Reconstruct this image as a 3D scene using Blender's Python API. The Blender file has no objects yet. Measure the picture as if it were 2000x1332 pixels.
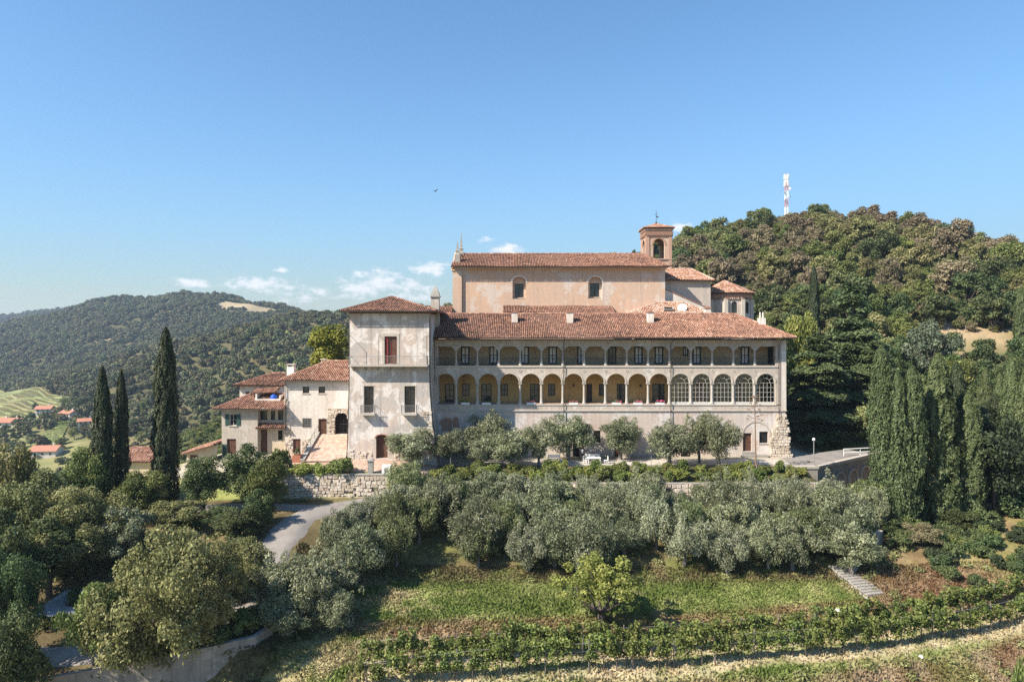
import bpy, math, random
import numpy as np
from mathutils import Vector, Matrix

# ------------------------------------------------------------------ camera, sky, sun
SC = bpy.context.scene
COL = SC.collection
F_PX, HORIZON, CAM_D, CAM_Z = 1333.0, 648.0, 92.0, 17.0     # photo pixels / metres
cam_data = bpy.data.cameras.new('camera')
cam = bpy.data.objects.new('camera', cam_data); COL.objects.link(cam)
cam.location = (0, -CAM_D, CAM_Z); cam.rotation_euler = (math.radians(90), 0, 0)
cam_data.sensor_width = 36.0; cam_data.lens = 36.0*F_PX/2000.0
cam_data.shift_y = -(666.0-HORIZON)/2000.0
cam_data.clip_start = 0.5; cam_data.clip_end = 20000
SC.camera = cam
SUN_TO = Vector((-1.0, -0.55, 1.0)).normalized()              # towards the sun
SUN_EL = math.asin(SUN_TO.z); SUN_AZ = math.atan2(SUN_TO.x, SUN_TO.y)
world = bpy.data.worlds.new('World'); SC.world = world; world.use_nodes = True
SKY_STRENGTH, SUN_STRENGTH, EXPOSURE = 0.10, 5.0, 1.0
SC.view_settings.view_transform = 'Standard'; SC.view_settings.look = 'None'
SC.view_settings.gamma = 1.0; SC.view_settings.use_curve_mapping = False
SC.view_settings.exposure = EXPOSURE
sun_data = bpy.data.lights.new('sun', 'SUN'); sun_data.energy = SUN_STRENGTH
sun_data.angle = math.radians(0.53); sun_data.color = (1.0, 0.90, 0.77)
sun = bpy.data.objects.new('sun', sun_data); COL.objects.link(sun)
sun.rotation_euler = (-SUN_TO).to_track_quat('-Z', 'Y').to_euler(); sun.location = (-60, -60, 80)
SC.cycles.max_bounces = 5; SC.cycles.diffuse_bounces = 3; SC.cycles.glossy_bounces = 2
SC.cycles.transmission_bounces = 3; SC.cycles.volume_bounces = 0; SC.cycles.transparent_max_bounces = 8
SC.cycles.use_denoising = False; SC.cycles.use_adaptive_sampling = False
try: SC.cycles.denoiser = 'OPENIMAGEDENOISE'
except Exception: pass

def pix_dir(px, py):
    return Vector(((px-1000)/F_PX, 1.0, -(py-HORIZON)/F_PX)).normalized()

def build_world():
    nt = world.node_tree; nt.nodes.clear(); N = nt.nodes.new; L = nt.links.new
    out = N('ShaderNodeOutputWorld'); bg = N('ShaderNodeBackground'); bg.inputs[1].default_value = SKY_STRENGTH
    sky = N('ShaderNodeTexSky'); sky.sky_type = 'NISHITA'; sky.sun_disc = False
    sky.sun_elevation = SUN_EL; sky.sun_rotation = SUN_AZ
    sky.altitude = 300; sky.air_density = 1.0; sky.dust_density = 0.2; sky.ozone_density = 2.6
    hsv = N('ShaderNodeHueSaturation'); hsv.inputs['Saturation'].default_value = 1.14; hsv.inputs['Hue'].default_value = .495; L(sky.outputs[0], hsv.inputs['Color'])
    tc = N('ShaderNodeTexCoord'); gen = tc.outputs['Generated']
    def m(op, a, b=None, c=None):
        n = N('ShaderNodeMath'); n.operation = op
        for i, v in enumerate((a, b, c)):
            if v is None: continue
            if isinstance(v, (int, float)): n.inputs[i].default_value = v
            else: L(v, n.inputs[i])
        return n.outputs[0]
    # cumulus low over the horizon: soft ellipses in the sky's own directions, broken up by noise
    clouds = [(840,525,32,11,1.0),(855,524,18,8,.6),(700,560,44,24,.62),(745,552,44,24,.75),(790,566,50,24,.6),(830,570,40,20,.5),
              (500,556,46,15,.7),(545,562,42,15,.6),(590,578,60,18,.45),(620,572,30,12,.45),(375,553,26,8,.75),(548,528,16,5,.75),
              (993,488,26,9,.95),(950,468,16,6,.6),(1335,445,22,10,.7),(700,535,12,5,.45),(445,556,20,9,.4)]
    # the whole sky's brightness rolled off softly (its glare towards the horizon would clip)
    bw = N('ShaderNodeRGBToBW'); L(hsv.outputs[0], bw.inputs[0]); q4 = m('POWER', m('DIVIDE', bw.outputs[0], 3.2), 4.0)
    gain = m('MULTIPLY', m('POWER', m('ADD', q4, 1.0), -.25), 1.08)
    roll = N('ShaderNodeVectorMath'); roll.operation = 'SCALE'; L(hsv.outputs[0], roll.inputs[0]); L(gain, roll.inputs['Scale'])
    total = None
    for (px, py, rx, ry, w) in clouds:
        d = pix_dir(px, py); az = math.atan2(d.x, d.y)
        right = Vector((math.cos(az), -math.sin(az), 0)); up = right.cross(d)
        dr = N('ShaderNodeVectorMath'); dr.operation = 'DOT_PRODUCT'; L(gen, dr.inputs[0]); dr.inputs[1].default_value = right
        du = N('ShaderNodeVectorMath'); du.operation = 'DOT_PRODUCT'; L(gen, du.inputs[0]); du.inputs[1].default_value = up
        df = N('ShaderNodeVectorMath'); df.operation = 'DOT_PRODUCT'; L(gen, df.inputs[0]); df.inputs[1].default_value = d
        a = m('MULTIPLY', dr.outputs['Value'], F_PX/rx); b = m('MULTIPLY', du.outputs['Value'], F_PX/ry)
        q = m('ADD', m('MULTIPLY', a, a), m('MULTIPLY', b, b))
        f = m('MULTIPLY', m('EXPONENT', m('MULTIPLY', q, -0.9)), w)
        f = m('MULTIPLY', f, m('GREATER_THAN', df.outputs['Value'], 0.0))
        total = f if total is None else m('MAXIMUM', total, f)
    nz = N('ShaderNodeTexNoise'); nz.inputs['Scale'].default_value = 58; nz.inputs['Detail'].default_value = 7; nz.inputs['Roughness'].default_value = .62
    mp = N('ShaderNodeMapping'); mp.inputs['Scale'].default_value = (1, 1, 1.9); L(gen, mp.inputs[0]); L(mp.outputs[0], nz.inputs['Vector'])
    v = m('ADD', total, m('MULTIPLY', m('SUBTRACT', nz.outputs['Fac'], .5), 2.3))
    mr = N('ShaderNodeMapRange'); mr.interpolation_type = 'SMOOTHSTEP'; L(v, mr.inputs[0])
    mr.inputs[1].default_value = .12; mr.inputs[2].default_value = .9
    fac = m('MULTIPLY', m('MULTIPLY', mr.outputs[0], m('MINIMUM', m('MULTIPLY', total, 3.2), 1.0)), .92)
    mix = N('ShaderNodeMixRGB'); L(fac, mix.inputs[0]); L(roll.outputs[0], mix.inputs[1]); mix.inputs[2].default_value = (5.2, 5.3, 5.5, 1)
    L(mix.outputs[0], bg.inputs[0]); L(bg.outputs[0], out.inputs[0])
build_world()

# ------------------------------------------------------------------ helpers
R = random.Random(7)
def P(px, py, Y):
    """the point at depth Y seen at photo pixel px, py"""
    D = Y+CAM_D
    return Vector(((px-1000)*D/F_PX, Y, CAM_Z-(py-HORIZON)*D/F_PX))

def thing(name, label, cat, loc=(0,0,0), group=None, rotz=0, scale=None):
    o = bpy.data.objects.new(name, None); COL.objects.link(o); o.empty_display_size = .3
    o.location = loc; o.rotation_euler = (0,0,rotz)
    if scale: o.scale = scale
    tag(o, label, cat, group); return o
def tag(o, label=None, cat=None, group=None, kind=None):
    if label: o['label'] = label
    if cat: o['category'] = cat
    if group: o['group'] = group
    if kind: o['kind'] = kind
    return o
def base_of(o):
    b = Vector((0,0,0))
    while o is not None:
        b += Vector(o.location); o = o.parent
    return b
def add_obj(name, me, mat=None, parent=None, loc=(0,0,0), rot=(0,0,0), scale=None):
    o = bpy.data.objects.new(name, me); COL.objects.link(o)
    if mat is not None:
        if len(me.materials) == 0: me.materials.append(mat)
        elif me.materials[0] is not mat:
            o.material_slots[0].link = 'OBJECT'; o.material_slots[0].material = mat
    o.parent = parent; o.location = loc; o.rotation_euler = rot
    if scale: o.scale = scale
    return o
def place(name, me, mat, parent, wloc, rot=(0,0,0), scale=None):
    """a part at a world position under an unrotated parent"""
    return add_obj(name, me, mat, parent, Vector(wloc)-base_of(parent), rot, scale)

class MB:
    def __init__(s): s.v = []; s.f = []; s.t = []
    def q(s, pts, tint=.5):
        i = len(s.v); s.v += [tuple(p) for p in pts]; s.f.append(tuple(range(i, i+len(pts)))); s.t.append(tint)
    def box(s, x0, x1, y0, y1, z0, z1, tint=.5):
        i = len(s.v)
        s.v += [(x0,y0,z0),(x1,y0,z0),(x1,y1,z0),(x0,y1,z0),(x0,y0,z1),(x1,y0,z1),(x1,y1,z1),(x0,y1,z1)]
        for f in ((0,3,2,1),(4,5,6,7),(0,1,5,4),(1,2,6,5),(2,3,7,6),(3,0,4,7)):
            s.f.append(tuple(i+k for k in f)); s.t.append(tint)
    def obox(s, c, u, v, w, hu, hv, hw, tint=.5):
        """box with centre c, unit axes u v w (right handed) and half sizes"""
        c, u, v, w = Vector(c), Vector(u)*hu, Vector(v)*hv, Vector(w)*hw; i = len(s.v)
        for a, b, d in ((-1,-1,-1),(1,-1,-1),(1,1,-1),(-1,1,-1),(-1,-1,1),(1,-1,1),(1,1,1),(-1,1,1)):
            s.v.append(tuple(c+u*a+v*b+w*d))
        for f in ((0,3,2,1),(4,5,6,7),(0,1,5,4),(1,2,6,5),(2,3,7,6),(3,0,4,7)):
            s.f.append(tuple(i+k for k in f)); s.t.append(tint)
    def prism(s, poly, d, tint=.5):
        """closed solid: polygon (ccw seen from outside) extruded along -d... poly is the front, poly+d the back"""
        n = len(poly); i = len(s.v); d = Vector(d)
        s.v += [tuple(p) for p in poly]+[tuple(Vector(p)+d) for p in poly]
        s.f.append(tuple(range(i, i+n))); s.f.append(tuple(range(i+2*n-1, i+n-1, -1))); s.t += [tint, tint]
        for k in range(n):
            k2 = (k+1) % n; s.f.append((i+k2, i+k, i+n+k, i+n+k2)); s.t.append(tint)
    def tube(s, pts, rad, n=6, cap=True, tint=.5):
        pts = [Vector(p) for p in pts]; i0 = len(s.v)
        for k, p in enumerate(pts):
            t = (pts[min(k+1, len(pts)-1)]-pts[max(k-1, 0)])
            t = t.normalized() if t.length > 1e-9 else Vector((0,0,1))
            a = t.cross(Vector((0,0,1)) if abs(t.z) < .9 else Vector((1,0,0))).normalized(); b = t.cross(a)
            r = rad[k] if isinstance(rad, (list, tuple)) else rad
            for j in range(n):
                an = 2*math.pi*j/n; s.v.append(tuple(p+a*(r*math.cos(an))+b*(r*math.sin(an))))
        for k in range(len(pts)-1):
            for j in range(n):
                j2 = (j+1) % n
                s.f.append((i0+k*n+j2, i0+k*n+j, i0+(k+1)*n+j, i0+(k+1)*n+j2)); s.t.append(tint)
        if cap:
            s.f.append(tuple(i0+j for j in range(n))); s.t.append(tint)
            e = i0+(len(pts)-1)*n; s.f.append(tuple(e+n-1-j for j in range(n))); s.t.append(tint)
    def lathe(s, c, prof, n=12, tint=.5, rot=0):
        """prof: (r, z) from bottom to top"""
        i0 = len(s.v)
        for r, z in prof:
            for j in range(n):
                an = 2*math.pi*j/n+rot; s.v.append((c[0]+r*math.cos(an), c[1]+r*math.sin(an), c[2]+z))
        for k in range(len(prof)-1):
            for j in range(n):
                j2 = (j+1) % n
                s.f.append((i0+k*n+j, i0+k*n+j2, i0+(k+1)*n+j2, i0+(k+1)*n+j)); s.t.append(tint)
        s.f.append(tuple(i0+n-1-j for j in range(n))); s.t.append(tint)
        e = i0+(len(prof)-1)*n; s.f.append(tuple(e+j for j in range(n))); s.t.append(tint)
    def mesh(s, name, off=(0,0,0), smooth=False):
        me = bpy.data.meshes.new(name)
        ox, oy, oz = off
        me.from_pydata([(x-ox, y-oy, z-oz) for x, y, z in s.v], [], s.f)
        at = me.attributes.new('tint', 'FLOAT', 'FACE'); at.data.foreach_set('value', s.t)
        if smooth: me.polygons.foreach_set('use_smooth', [True]*len(s.f))
        me.update(); return me
    def build(s, name, mat, parent=None, smooth=False):
        b = base_of(parent) if parent else Vector((0,0,0))
        return add_obj(name, s.mesh(name, b, smooth), mat, parent)

def fast_mesh(name, V, F, tint=None, smooth=False, col=None):
    V = np.asarray(V, dtype=np.float32); F = np.asarray(F, dtype=np.int32); k = F.shape[1]
    me = bpy.data.meshes.new(name)
    me.vertices.add(len(V)); me.vertices.foreach_set('co', V.ravel())
    me.loops.add(F.size); me.loops.foreach_set('vertex_index', F.ravel())
    me.polygons.add(len(F)); me.polygons.foreach_set('loop_start', np.arange(0, F.size, k, dtype=np.int32))
    if smooth: me.polygons.foreach_set('use_smooth', np.ones(len(F), dtype=bool))
    me.update(calc_edges=True)
    if tint is not None:
        at = me.attributes.new('tint', 'FLOAT', 'FACE'); at.data.foreach_set('value', np.asarray(tint, dtype=np.float32))
    if col is not None:
        at = me.attributes.new('col', 'FLOAT_COLOR', 'POINT')
        c4 = np.ones((len(V), 4), dtype=np.float32); c4[:, :3] = col; at.data.foreach_set('color', c4.ravel())
    return me

def vnoise(x, y, seed=0):
    """smooth value noise 0..1"""
    x = np.asarray(x, float); y = np.asarray(y, float)
    xi = np.floor(x).astype(np.int64); yi = np.floor(y).astype(np.int64)
    fx = x-xi; fy = y-yi; fx = fx*fx*(3-2*fx); fy = fy*fy*(3-2*fy)
    def hsh(a, b):
        h = (a*374761393+b*668265263+seed*1442695041) & 0x7fffffff
        h = ((h ^ (h >> 13))*1274126177) & 0x7fffffff
        h = h ^ (h >> 16)
        return (h % 100003)/100003.0
    return (hsh(xi,yi)*(1-fx)+hsh(xi+1,yi)*fx)*(1-fy)+(hsh(xi,yi+1)*(1-fx)+hsh(xi+1,yi+1)*fx)*fy
def fbm(x, y, seed=0, oct=4):
    s = 0; a = .5; t = 0
    for o in range(oct):
        s = s+a*vnoise(np.asarray(x)*2**o, np.asarray(y)*2**o, seed+o*17); t += a; a *= .5
    return s/t
def sstep(a, b, x):
    t = np.clip((np.asarray(x, float)-a)/(b-a), 0, 1); return t*t*(3-2*t)

# ------------------------------------------------------------------ materials
def new_mat(name):
    m = bpy.data.materials.new(name); m.use_nodes = True
    nt = m.node_tree; nt.nodes.clear()
    out = nt.nodes.new('ShaderNodeOutputMaterial')
    return m, nt, out
def ramp(nt, fac, stops):
    r = nt.nodes.new('ShaderNodeValToRGB'); e = r.color_ramp.elements
    while len(e) < len(stops): e.new(.5)
    for i, (p, c) in enumerate(stops):
        e[i].position = p; e[i].color = (c[0], c[1], c[2], 1) if isinstance(c, (tuple, list)) else (c, c, c, 1)
    nt.links.new(fac, r.inputs[0]); return r.outputs[0]
def noise(nt, vec, scale, detail=4, rough=.55, dist=0):
    n = nt.nodes.new('ShaderNodeTexNoise'); n.inputs['Scale'].default_value = scale
    n.inputs['Detail'].default_value = detail; n.inputs['Roughness'].default_value = rough; n.inputs['Distortion'].default_value = dist
    if vec is not None: nt.links.new(vec, n.inputs['Vector'])
    return n.outputs['Fac']
def mixc(nt, fac, a, b, mode='MIX'):
    n = nt.nodes.new('ShaderNodeMixRGB'); n.blend_type = mode
    for i, v in enumerate((fac, a, b)):
        if isinstance(v, (int, float)): n.inputs[i].default_value = v
        elif isinstance(v, (tuple, list)): n.inputs[i].default_value = (v[0], v[1], v[2], 1)
        else: nt.links.new(v, n.inputs[i])
    return n.outputs[0]
def coords(nt, kind='Object', scale=(1,1,1)):
    t = nt.nodes.new('ShaderNodeTexCoord'); o = t.outputs[kind]
    if scale != (1,1,1):
        mp = nt.nodes.new('ShaderNodeMapping'); mp.inputs['Scale'].default_value = scale
        nt.links.new(o, mp.inputs[0]); o = mp.outputs[0]
    return o
def attr(nt, name, out='Fac'):
    a = nt.nodes.new('ShaderNodeAttribute'); a.attribute_name = name; return a.outputs[out]
def bsdf(nt, out, col, rough=.85, spec=.25, bump=None, bstr=.3, bdist=.03, metal=0):
    b = nt.nodes.new('ShaderNodeBsdfPrincipled')
    if isinstance(col, (tuple, list)): b.inputs['Base Color'].default_value = (col[0], col[1], col[2], 1)
    else: nt.links.new(col, b.inputs['Base Color'])
    b.inputs['Roughness'].default_value = rough; b.inputs['Specular IOR Level'].default_value = spec; b.inputs['Metallic'].default_value = metal
    if bump is not None:
        n = nt.nodes.new('ShaderNodeBump'); n.inputs['Strength'].default_value = bstr; n.inputs['Distance'].default_value = bdist
        nt.links.new(bump, n.inputs['Height']); nt.links.new(n.outputs[0], b.inputs['Normal'])
    nt.links.new(b.outputs[0], out.inputs[0]); return b
def simple(name, c1, c2=None, scale=3, rough=.8, spec=.25, metal=0, bump=.25, bdist=.02, detail=5):
    m, nt, out = new_mat(name); co = coords(nt)
    if c2 is None: c2 = tuple(x*.75 for x in c1)
    n = noise(nt, co, scale, detail, .6)
    c = ramp(nt, n, [(.3, c1), (.7, c2)])
    bsdf(nt, out, c, rough, spec, noise(nt, co, scale*6, 3), bump, bdist, metal); return m
def tinted(name, stops, rough=.85, nscale=9, var=.25, spec=.2):
    """colour by the per-face 'tint' attribute plus fine noise"""
    m, nt, out = new_mat(name); co = coords(nt); n = noise(nt, co, nscale, 4, .6)
    ma = nt.nodes.new('ShaderNodeMath'); ma.operation = 'MULTIPLY_ADD'; nt.links.new(n, ma.inputs[0])
    ma.inputs[1].default_value = var*2; nt.links.new(attr(nt, 'tint'), ma.inputs[2])
    mb = nt.nodes.new('ShaderNodeMath'); mb.operation = 'SUBTRACT'; nt.links.new(ma.outputs[0], mb.inputs[0]); mb.inputs[1].default_value = var
    bsdf(nt, out, ramp(nt, mb.outputs[0], stops), rough, spec, n, .4, .02); return m
def plaster(name, main, second, patch, stain, patch_amt=.5, sc=.35, stain_amt=.55, seed=0.0):
    """old lime plaster: two base tones, lost patches with hard edges, vertical rain streaks, grime"""
    m, nt, out = new_mat(name)
    tc = nt.nodes.new('ShaderNodeTexCoord')
    mp = nt.nodes.new('ShaderNodeMapping'); mp.inputs['Location'].default_value = (seed, seed*.7, seed*.3); nt.links.new(tc.outputs['Object'], mp.inputs[0]); co = mp.outputs[0]
    ms = nt.nodes.new('ShaderNodeMapping'); ms.inputs['Scale'].default_value = (2.4, 2.4, .10); nt.links.new(co, ms.inputs[0])
    big = noise(nt, co, sc, 5, .55)
    c = ramp(nt, big, [(.36, main), (.62, second)])
    pm = noise(nt, co, sc*1.35, 7, .62, .25)
    pf = ramp(nt, pm, [(.62-.16*patch_amt, 0.0), (.65-.16*patch_amt, 1.0)])
    c = mixc(nt, mixc(nt, 1.0, pf, (.8, .8, .8), 'MULTIPLY'), c, patch)
    st = noise(nt, ms.outputs[0], 1.0, 5, .65)
    sf = ramp(nt, st, [(.48, 0.0), (.72, stain_amt)])
    c = mixc(nt, sf, c, stain)
    fine = noise(nt, co, 3.2, 6, .7)
    c = mixc(nt, .5, c, ramp(nt, fine, [(.28, (.62, .60, .58)), (.6, (1, 1, 1))]), 'MULTIPLY')
    bsdf(nt, out, c, .92, .15, noise(nt, co, 7, 5, .7), .35, .03); return m

M = {}
M['tower'] = plaster('tower_plaster', (.58,.475,.40), (.46,.425,.39), (.73,.685,.635), (.27,.255,.245), .66, .30, .62)
M['wing'] = plaster('wing_plaster', (.53,.45,.38), (.46,.41,.355), (.62,.57,.515), (.29,.265,.24), .45, .3, .5, 3.0)
M['wing_base'] = plaster('base_plaster', (.55,.445,.375), (.59,.53,.47), (.66,.62,.585), (.33,.295,.27), .55, .25, .5, 9.0)
M['church'] = plaster('church_plaster', (.58,.405,.29), (.55,.41,.315), (.59,.52,.455), (.36,.29,.245), .52, .2, .45, 5.0)
M['choir'] = plaster('choir_plaster', (.52,.44,.37), (.46,.41,.36), (.62,.56,.50), (.27,.24,.22), .5, .35, .45, 2.0)
M['white_plaster'] = plaster('white_plaster', (.68,.63,.56), (.61,.55,.48), (.72,.69,.64), (.38,.34,.30), .45, .3, .45, 6.0)
M['grey_plaster'] = plaster('grey_plaster', (.50,.44,.37), (.43,.385,.33), (.56,.51,.45), (.28,.25,.22), .4, .35, .45, 8.0)
M['cream_plaster'] = plaster('cream_plaster', (.60,.50,.36), (.55,.45,.32), (.64,.57,.46), (.36,.31,.26), .4, .35, .4, 1.0)
M['ochre'] = plaster('ochre_plaster', (.46,.30,.12), (.40,.265,.11), (.50,.36,.18), (.24,.16,.08), .35, .3, .35, 4.0)
M['ochre_up'] = plaster('loggia_plaster', (.44,.35,.24), (.39,.31,.21), (.50,.42,.32), (.22,.18,.13), .35, .3, .35, 4.0)
M['tile'] = tinted('terracotta_tile', [(0,(.055,.037,.032)), (.25,(.155,.088,.066)), (.5,(.285,.15,.105)), (.75,(.40,.225,.152)), (1,(.53,.41,.33))], .9, 5, .22)
M['slab'] = simple('roof_underside', (.16,.09,.06), (.10,.06,.045), 2)
M['column'] = simple('column_stone', (.46,.42,.37), (.36,.335,.30), 4)
M['trim'] = simple('trim_stone', (.50,.45,.38), (.40,.36,.31), 2.2)
M['greystone'] = simple('grey_stone', (.36,.34,.30), (.25,.235,.215), 3)
M['brick'] = tinted('red_brick', [(0,(.19,.105,.075)), (.5,(.38,.235,.17)), (1,(.52,.39,.31))], .9, 6, .3)
M['rubble'] = tinted('rubble_stone', [(0,(.30,.245,.19)), (.5,(.50,.42,.33)), (1,(.66,.60,.52))], .92, 5, .22)
M['mortar'] = simple('mortar', (.30,.255,.20), (.22,.19,.15), 3)
M['wood'] = simple('brown_wood', (.14,.07,.045), (.09,.045,.03), 5, .6)
M['darkwood'] = simple('dark_wood', (.05,.035,.028), (.03,.022,.018), 5, .6)
M['redwood'] = simple('red_shutter', (.25,.045,.04), (.19,.035,.03), 3, .6)
M['greenwood'] = simple('green_shutter', (.045,.10,.085), (.03,.07,.06), 3, .6)
M['frame'] = simple('dark_frame', (.035,.045,.045), (.02,.027,.027), 4, .5)
M['whiteframe'] = simple('white_frame', (.58,.56,.52), (.46,.44,.40), 4, .55)
M['iron'] = simple('wrought_iron', (.045,.042,.04), (.03,.028,.026), 6, .55)
M['paleiron'] = simple('pale_iron', (.30,.29,.28), (.22,.21,.2), 6, .5)
M['copper'] = simple('downpipe', (.075,.06,.05), (.05,.042,.038), 3, .5)
M['white'] = simple('white_paint', (.80,.79,.76), (.68,.67,.63), 5, .5)
M['concrete'] = plaster('concrete', (.33,.30,.265), (.26,.24,.215), (.40,.37,.33), (.14,.13,.115), .4, .4, .7, 2.5)  # base tones lowered to put tree shade on the road wall into the colour
M['shade_toned_asphalt'] = simple('shade_toned_road', (.29,.265,.24), (.19,.175,.16), .5, .95, detail=9)  # road tone lowered to carry the tree shade lying on it
M['gravel'] = simple('gravel', (.50,.455,.40), (.39,.355,.31), .7, .95, bump=.5, detail=8)
M['cobble'] = None
M['bark'] = simple('bark', (.13,.105,.085), (.07,.057,.047), 4, .95, bump=.8)
M['greybark'] = simple('grey_bark', (.24,.22,.195), (.13,.12,.105), 4, .95, bump=.8)
M['metalroof'] = simple('sheet_metal', (.42,.44,.46), (.33,.345,.36), 1.2, .45, .5)
M['blue'] = simple('blue_plastic', (.02,.10,.50), (.018,.08,.42), 3, .4)
M['terracotta'] = simple('terracotta_pot', (.42,.17,.10), (.33,.13,.08), 4)
M['flower'] = tinted('pink_flowers', [(0,(.05,.12,.03)), (.4,(.10,.17,.05)), (.5,(.55,.05,.14)), (1,(.72,.18,.32))], .8, 5, .02)
M['skin'] = simple('skin', (.52,.33,.24), (.48,.30,.22), 6, .6)
M['shirt'] = simple('white_shirt', (.74,.74,.76), (.66,.66,.69), 6)
M['trousers'] = simple('dark_trousers', (.03,.05,.055), (.025,.04,.045), 6)
M['hair'] = simple('brown_hair', (.06,.04,.028), (.04,.028,.02), 8)
M['bronze'] = simple('bell_bronze', (.12,.15,.12), (.07,.08,.065), 5, .4, .5, .7)
M['redpaint'] = simple('red_paint', (.48,.22,.19), (.4,.18,.15), 4, .5)
def glass(name, col, rough=.06, spec=.7):
    m, nt, out = new_mat(name); co = coords(nt); n = noise(nt, co, .9, 2)
    bsdf(nt, out, ramp(nt, n, [(.3, col), (.7, tuple(c*.7 for c in col))]), rough, spec, n, .05, .05); return m
M['glass'] = glass('window_glass', (.030,.034,.036))
M['pale_pane'] = glass('pale_pane_glass', (.62,.64,.66), .12, .6)  # panes with an even pale grey base colour
def clear_glass():
    m, nt, out = new_mat('pane_glass')
    t = nt.nodes.new('ShaderNodeBsdfTransparent'); t.inputs[0].default_value = (.82,.86,.86,1)
    g = nt.nodes.new('ShaderNodeBsdfGlossy'); g.inputs['Roughness'].default_value = .03
    f = nt.nodes.new('ShaderNodeFresnel'); f.inputs[0].default_value = 1.6
    x = nt.nodes.new('ShaderNodeMixShader'); nt.links.new(f.outputs[0], x.inputs[0]); nt.links.new(t.outputs[0], x.inputs[1]); nt.links.new(g.outputs[0], x.inputs[2])
    nt.links.new(x.outputs[0], out.inputs[0]); return m
M['pane'] = clear_glass()
def cobble_mat():
    m, nt, out = new_mat('cobble_paving'); co = coords(nt)
    v = nt.nodes.new('ShaderNodeTexVoronoi'); v.inputs['Scale'].default_value = 4.5; nt.links.new(co, v.inputs['Vector'])
    sep = nt.nodes.new('ShaderNodeSeparateColor'); nt.links.new(v.outputs['Color'], sep.inputs[0])
    c = ramp(nt, sep.outputs[0], [(0,(.36,.235,.18)), (.5,(.47,.33,.255)), (1,(.55,.43,.345))])
    c = mixc(nt, .55, c, ramp(nt, noise(nt, co, .5, 4), [(.3,(.72,.7,.68)), (.65,(1,1,1))]), 'MULTIPLY')
    bsdf(nt, out, c, .9, .2, v.outputs['Distance'], .5, .05); return m
M['cobble'] = cobble_mat()

def leaf_mat(name, dark, mid, light, trans=.25, hue_var=.06, val_var=.3, rough=.6, spec=.25):
    m, nt, out = new_mat(name)
    c = ramp(nt, attr(nt, 'tint'), [(0, dark), (.5, mid), (1, light)])
    oi = nt.nodes.new('ShaderNodeObjectInfo')
    hs = nt.nodes.new('ShaderNodeHueSaturation'); nt.links.new(c, hs.inputs['Color'])
    mh = nt.nodes.new('ShaderNodeMapRange'); nt.links.new(oi.outputs['Random'], mh.inputs[0]); mh.inputs[3].default_value = .5-hue_var/2; mh.inputs[4].default_value = .5+hue_var/2
    nt.links.new(mh.outputs[0], hs.inputs['Hue'])
    mu = nt.nodes.new('ShaderNodeMath'); mu.operation = 'MULTIPLY'; nt.links.new(oi.outputs['Random'], mu.inputs[0]); mu.inputs[1].default_value = 7.31
    fr = nt.nodes.new('ShaderNodeMath'); fr.operation = 'FRACT'; nt.links.new(mu.outputs[0], fr.inputs[0])
    mv = nt.nodes.new('ShaderNodeMapRange'); nt.links.new(fr.outputs[0], mv.inputs[0]); mv.inputs[3].default_value = 1-val_var/2; mv.inputs[4].default_value = 1+val_var/2
    nt.links.new(mv.outputs[0], hs.inputs['Value'])
    b = nt.nodes.new('ShaderNodeBsdfPrincipled'); nt.links.new(hs.outputs[0], b.inputs['Base Color'])
    b.inputs['Roughness'].default_value = rough; b.inputs['Specular IOR Level'].default_value = spec
    t = nt.nodes.new('ShaderNodeBsdfTranslucent'); nt.links.new(hs.outputs[0], t.inputs['Color'])
    x = nt.nodes.new('ShaderNodeMixShader'); x.inputs[0].default_value = trans
    nt.links.new(b.outputs[0], x.inputs[1]); nt.links.new(t.outputs[0], x.inputs[2]); nt.links.new(x.outputs[0], out.inputs[0]); return m
M['olive'] = leaf_mat('olive_leaves', (.070,.086,.042), (.185,.208,.112), (.40,.415,.265), .25, .03, .4, .5, .3)
M['olive_pale'] = leaf_mat('silver_olive_leaves', (.085,.100,.055), (.225,.245,.145), (.46,.47,.33), .25, .03, .3, .5, .3)
M['olive_green'] = leaf_mat('green_olive_leaves', (.058,.076,.030), (.150,.180,.075), (.32,.35,.17), .25, .03, .3, .5, .3)
M['broad'] = leaf_mat('broad_leaves', (.060,.085,.024), (.145,.178,.052), (.28,.30,.105), .3, .05, .3)
M['dusty'] = leaf_mat('dusty_leaves', (.082,.090,.032), (.205,.212,.080), (.37,.36,.165), .28, .05, .3)
M['brownleaf'] = leaf_mat('dry_leaves', (.11,.092,.052), (.215,.18,.105), (.35,.295,.185), .22, .03, .3)
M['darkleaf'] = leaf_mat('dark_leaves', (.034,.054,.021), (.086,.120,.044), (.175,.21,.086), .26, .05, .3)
M['yellowleaf'] = leaf_mat('yellow_green_leaves', (.085,.105,.015), (.20,.22,.03), (.36,.36,.06), .3, .03, .2)
M['limeleaf'] = leaf_mat('bright_leaves', (.10,.135,.028), (.215,.25,.06), (.37,.39,.12), .3, .03, .25)
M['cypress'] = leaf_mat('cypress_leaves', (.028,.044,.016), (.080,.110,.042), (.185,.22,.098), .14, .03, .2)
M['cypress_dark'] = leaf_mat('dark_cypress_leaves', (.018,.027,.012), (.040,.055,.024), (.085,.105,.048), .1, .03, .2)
M['cedar'] = leaf_mat('cedar_needles', (.035,.054,.020), (.085,.118,.046), (.17,.21,.09), .14, .03, .2)
M['bluecedar'] = leaf_mat('blue_cedar_needles', (.05,.072,.045), (.105,.138,.085), (.19,.225,.145), .14, .03, .2)
M['vine'] = leaf_mat('vine_leaves', (.048,.074,.018), (.128,.168,.042), (.27,.30,.09), .3, .04, .3)
M['grass'] = None
M['stalk'] = simple('dry_stalk', (.26,.17,.11), (.18,.12,.08), 5)
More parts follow.
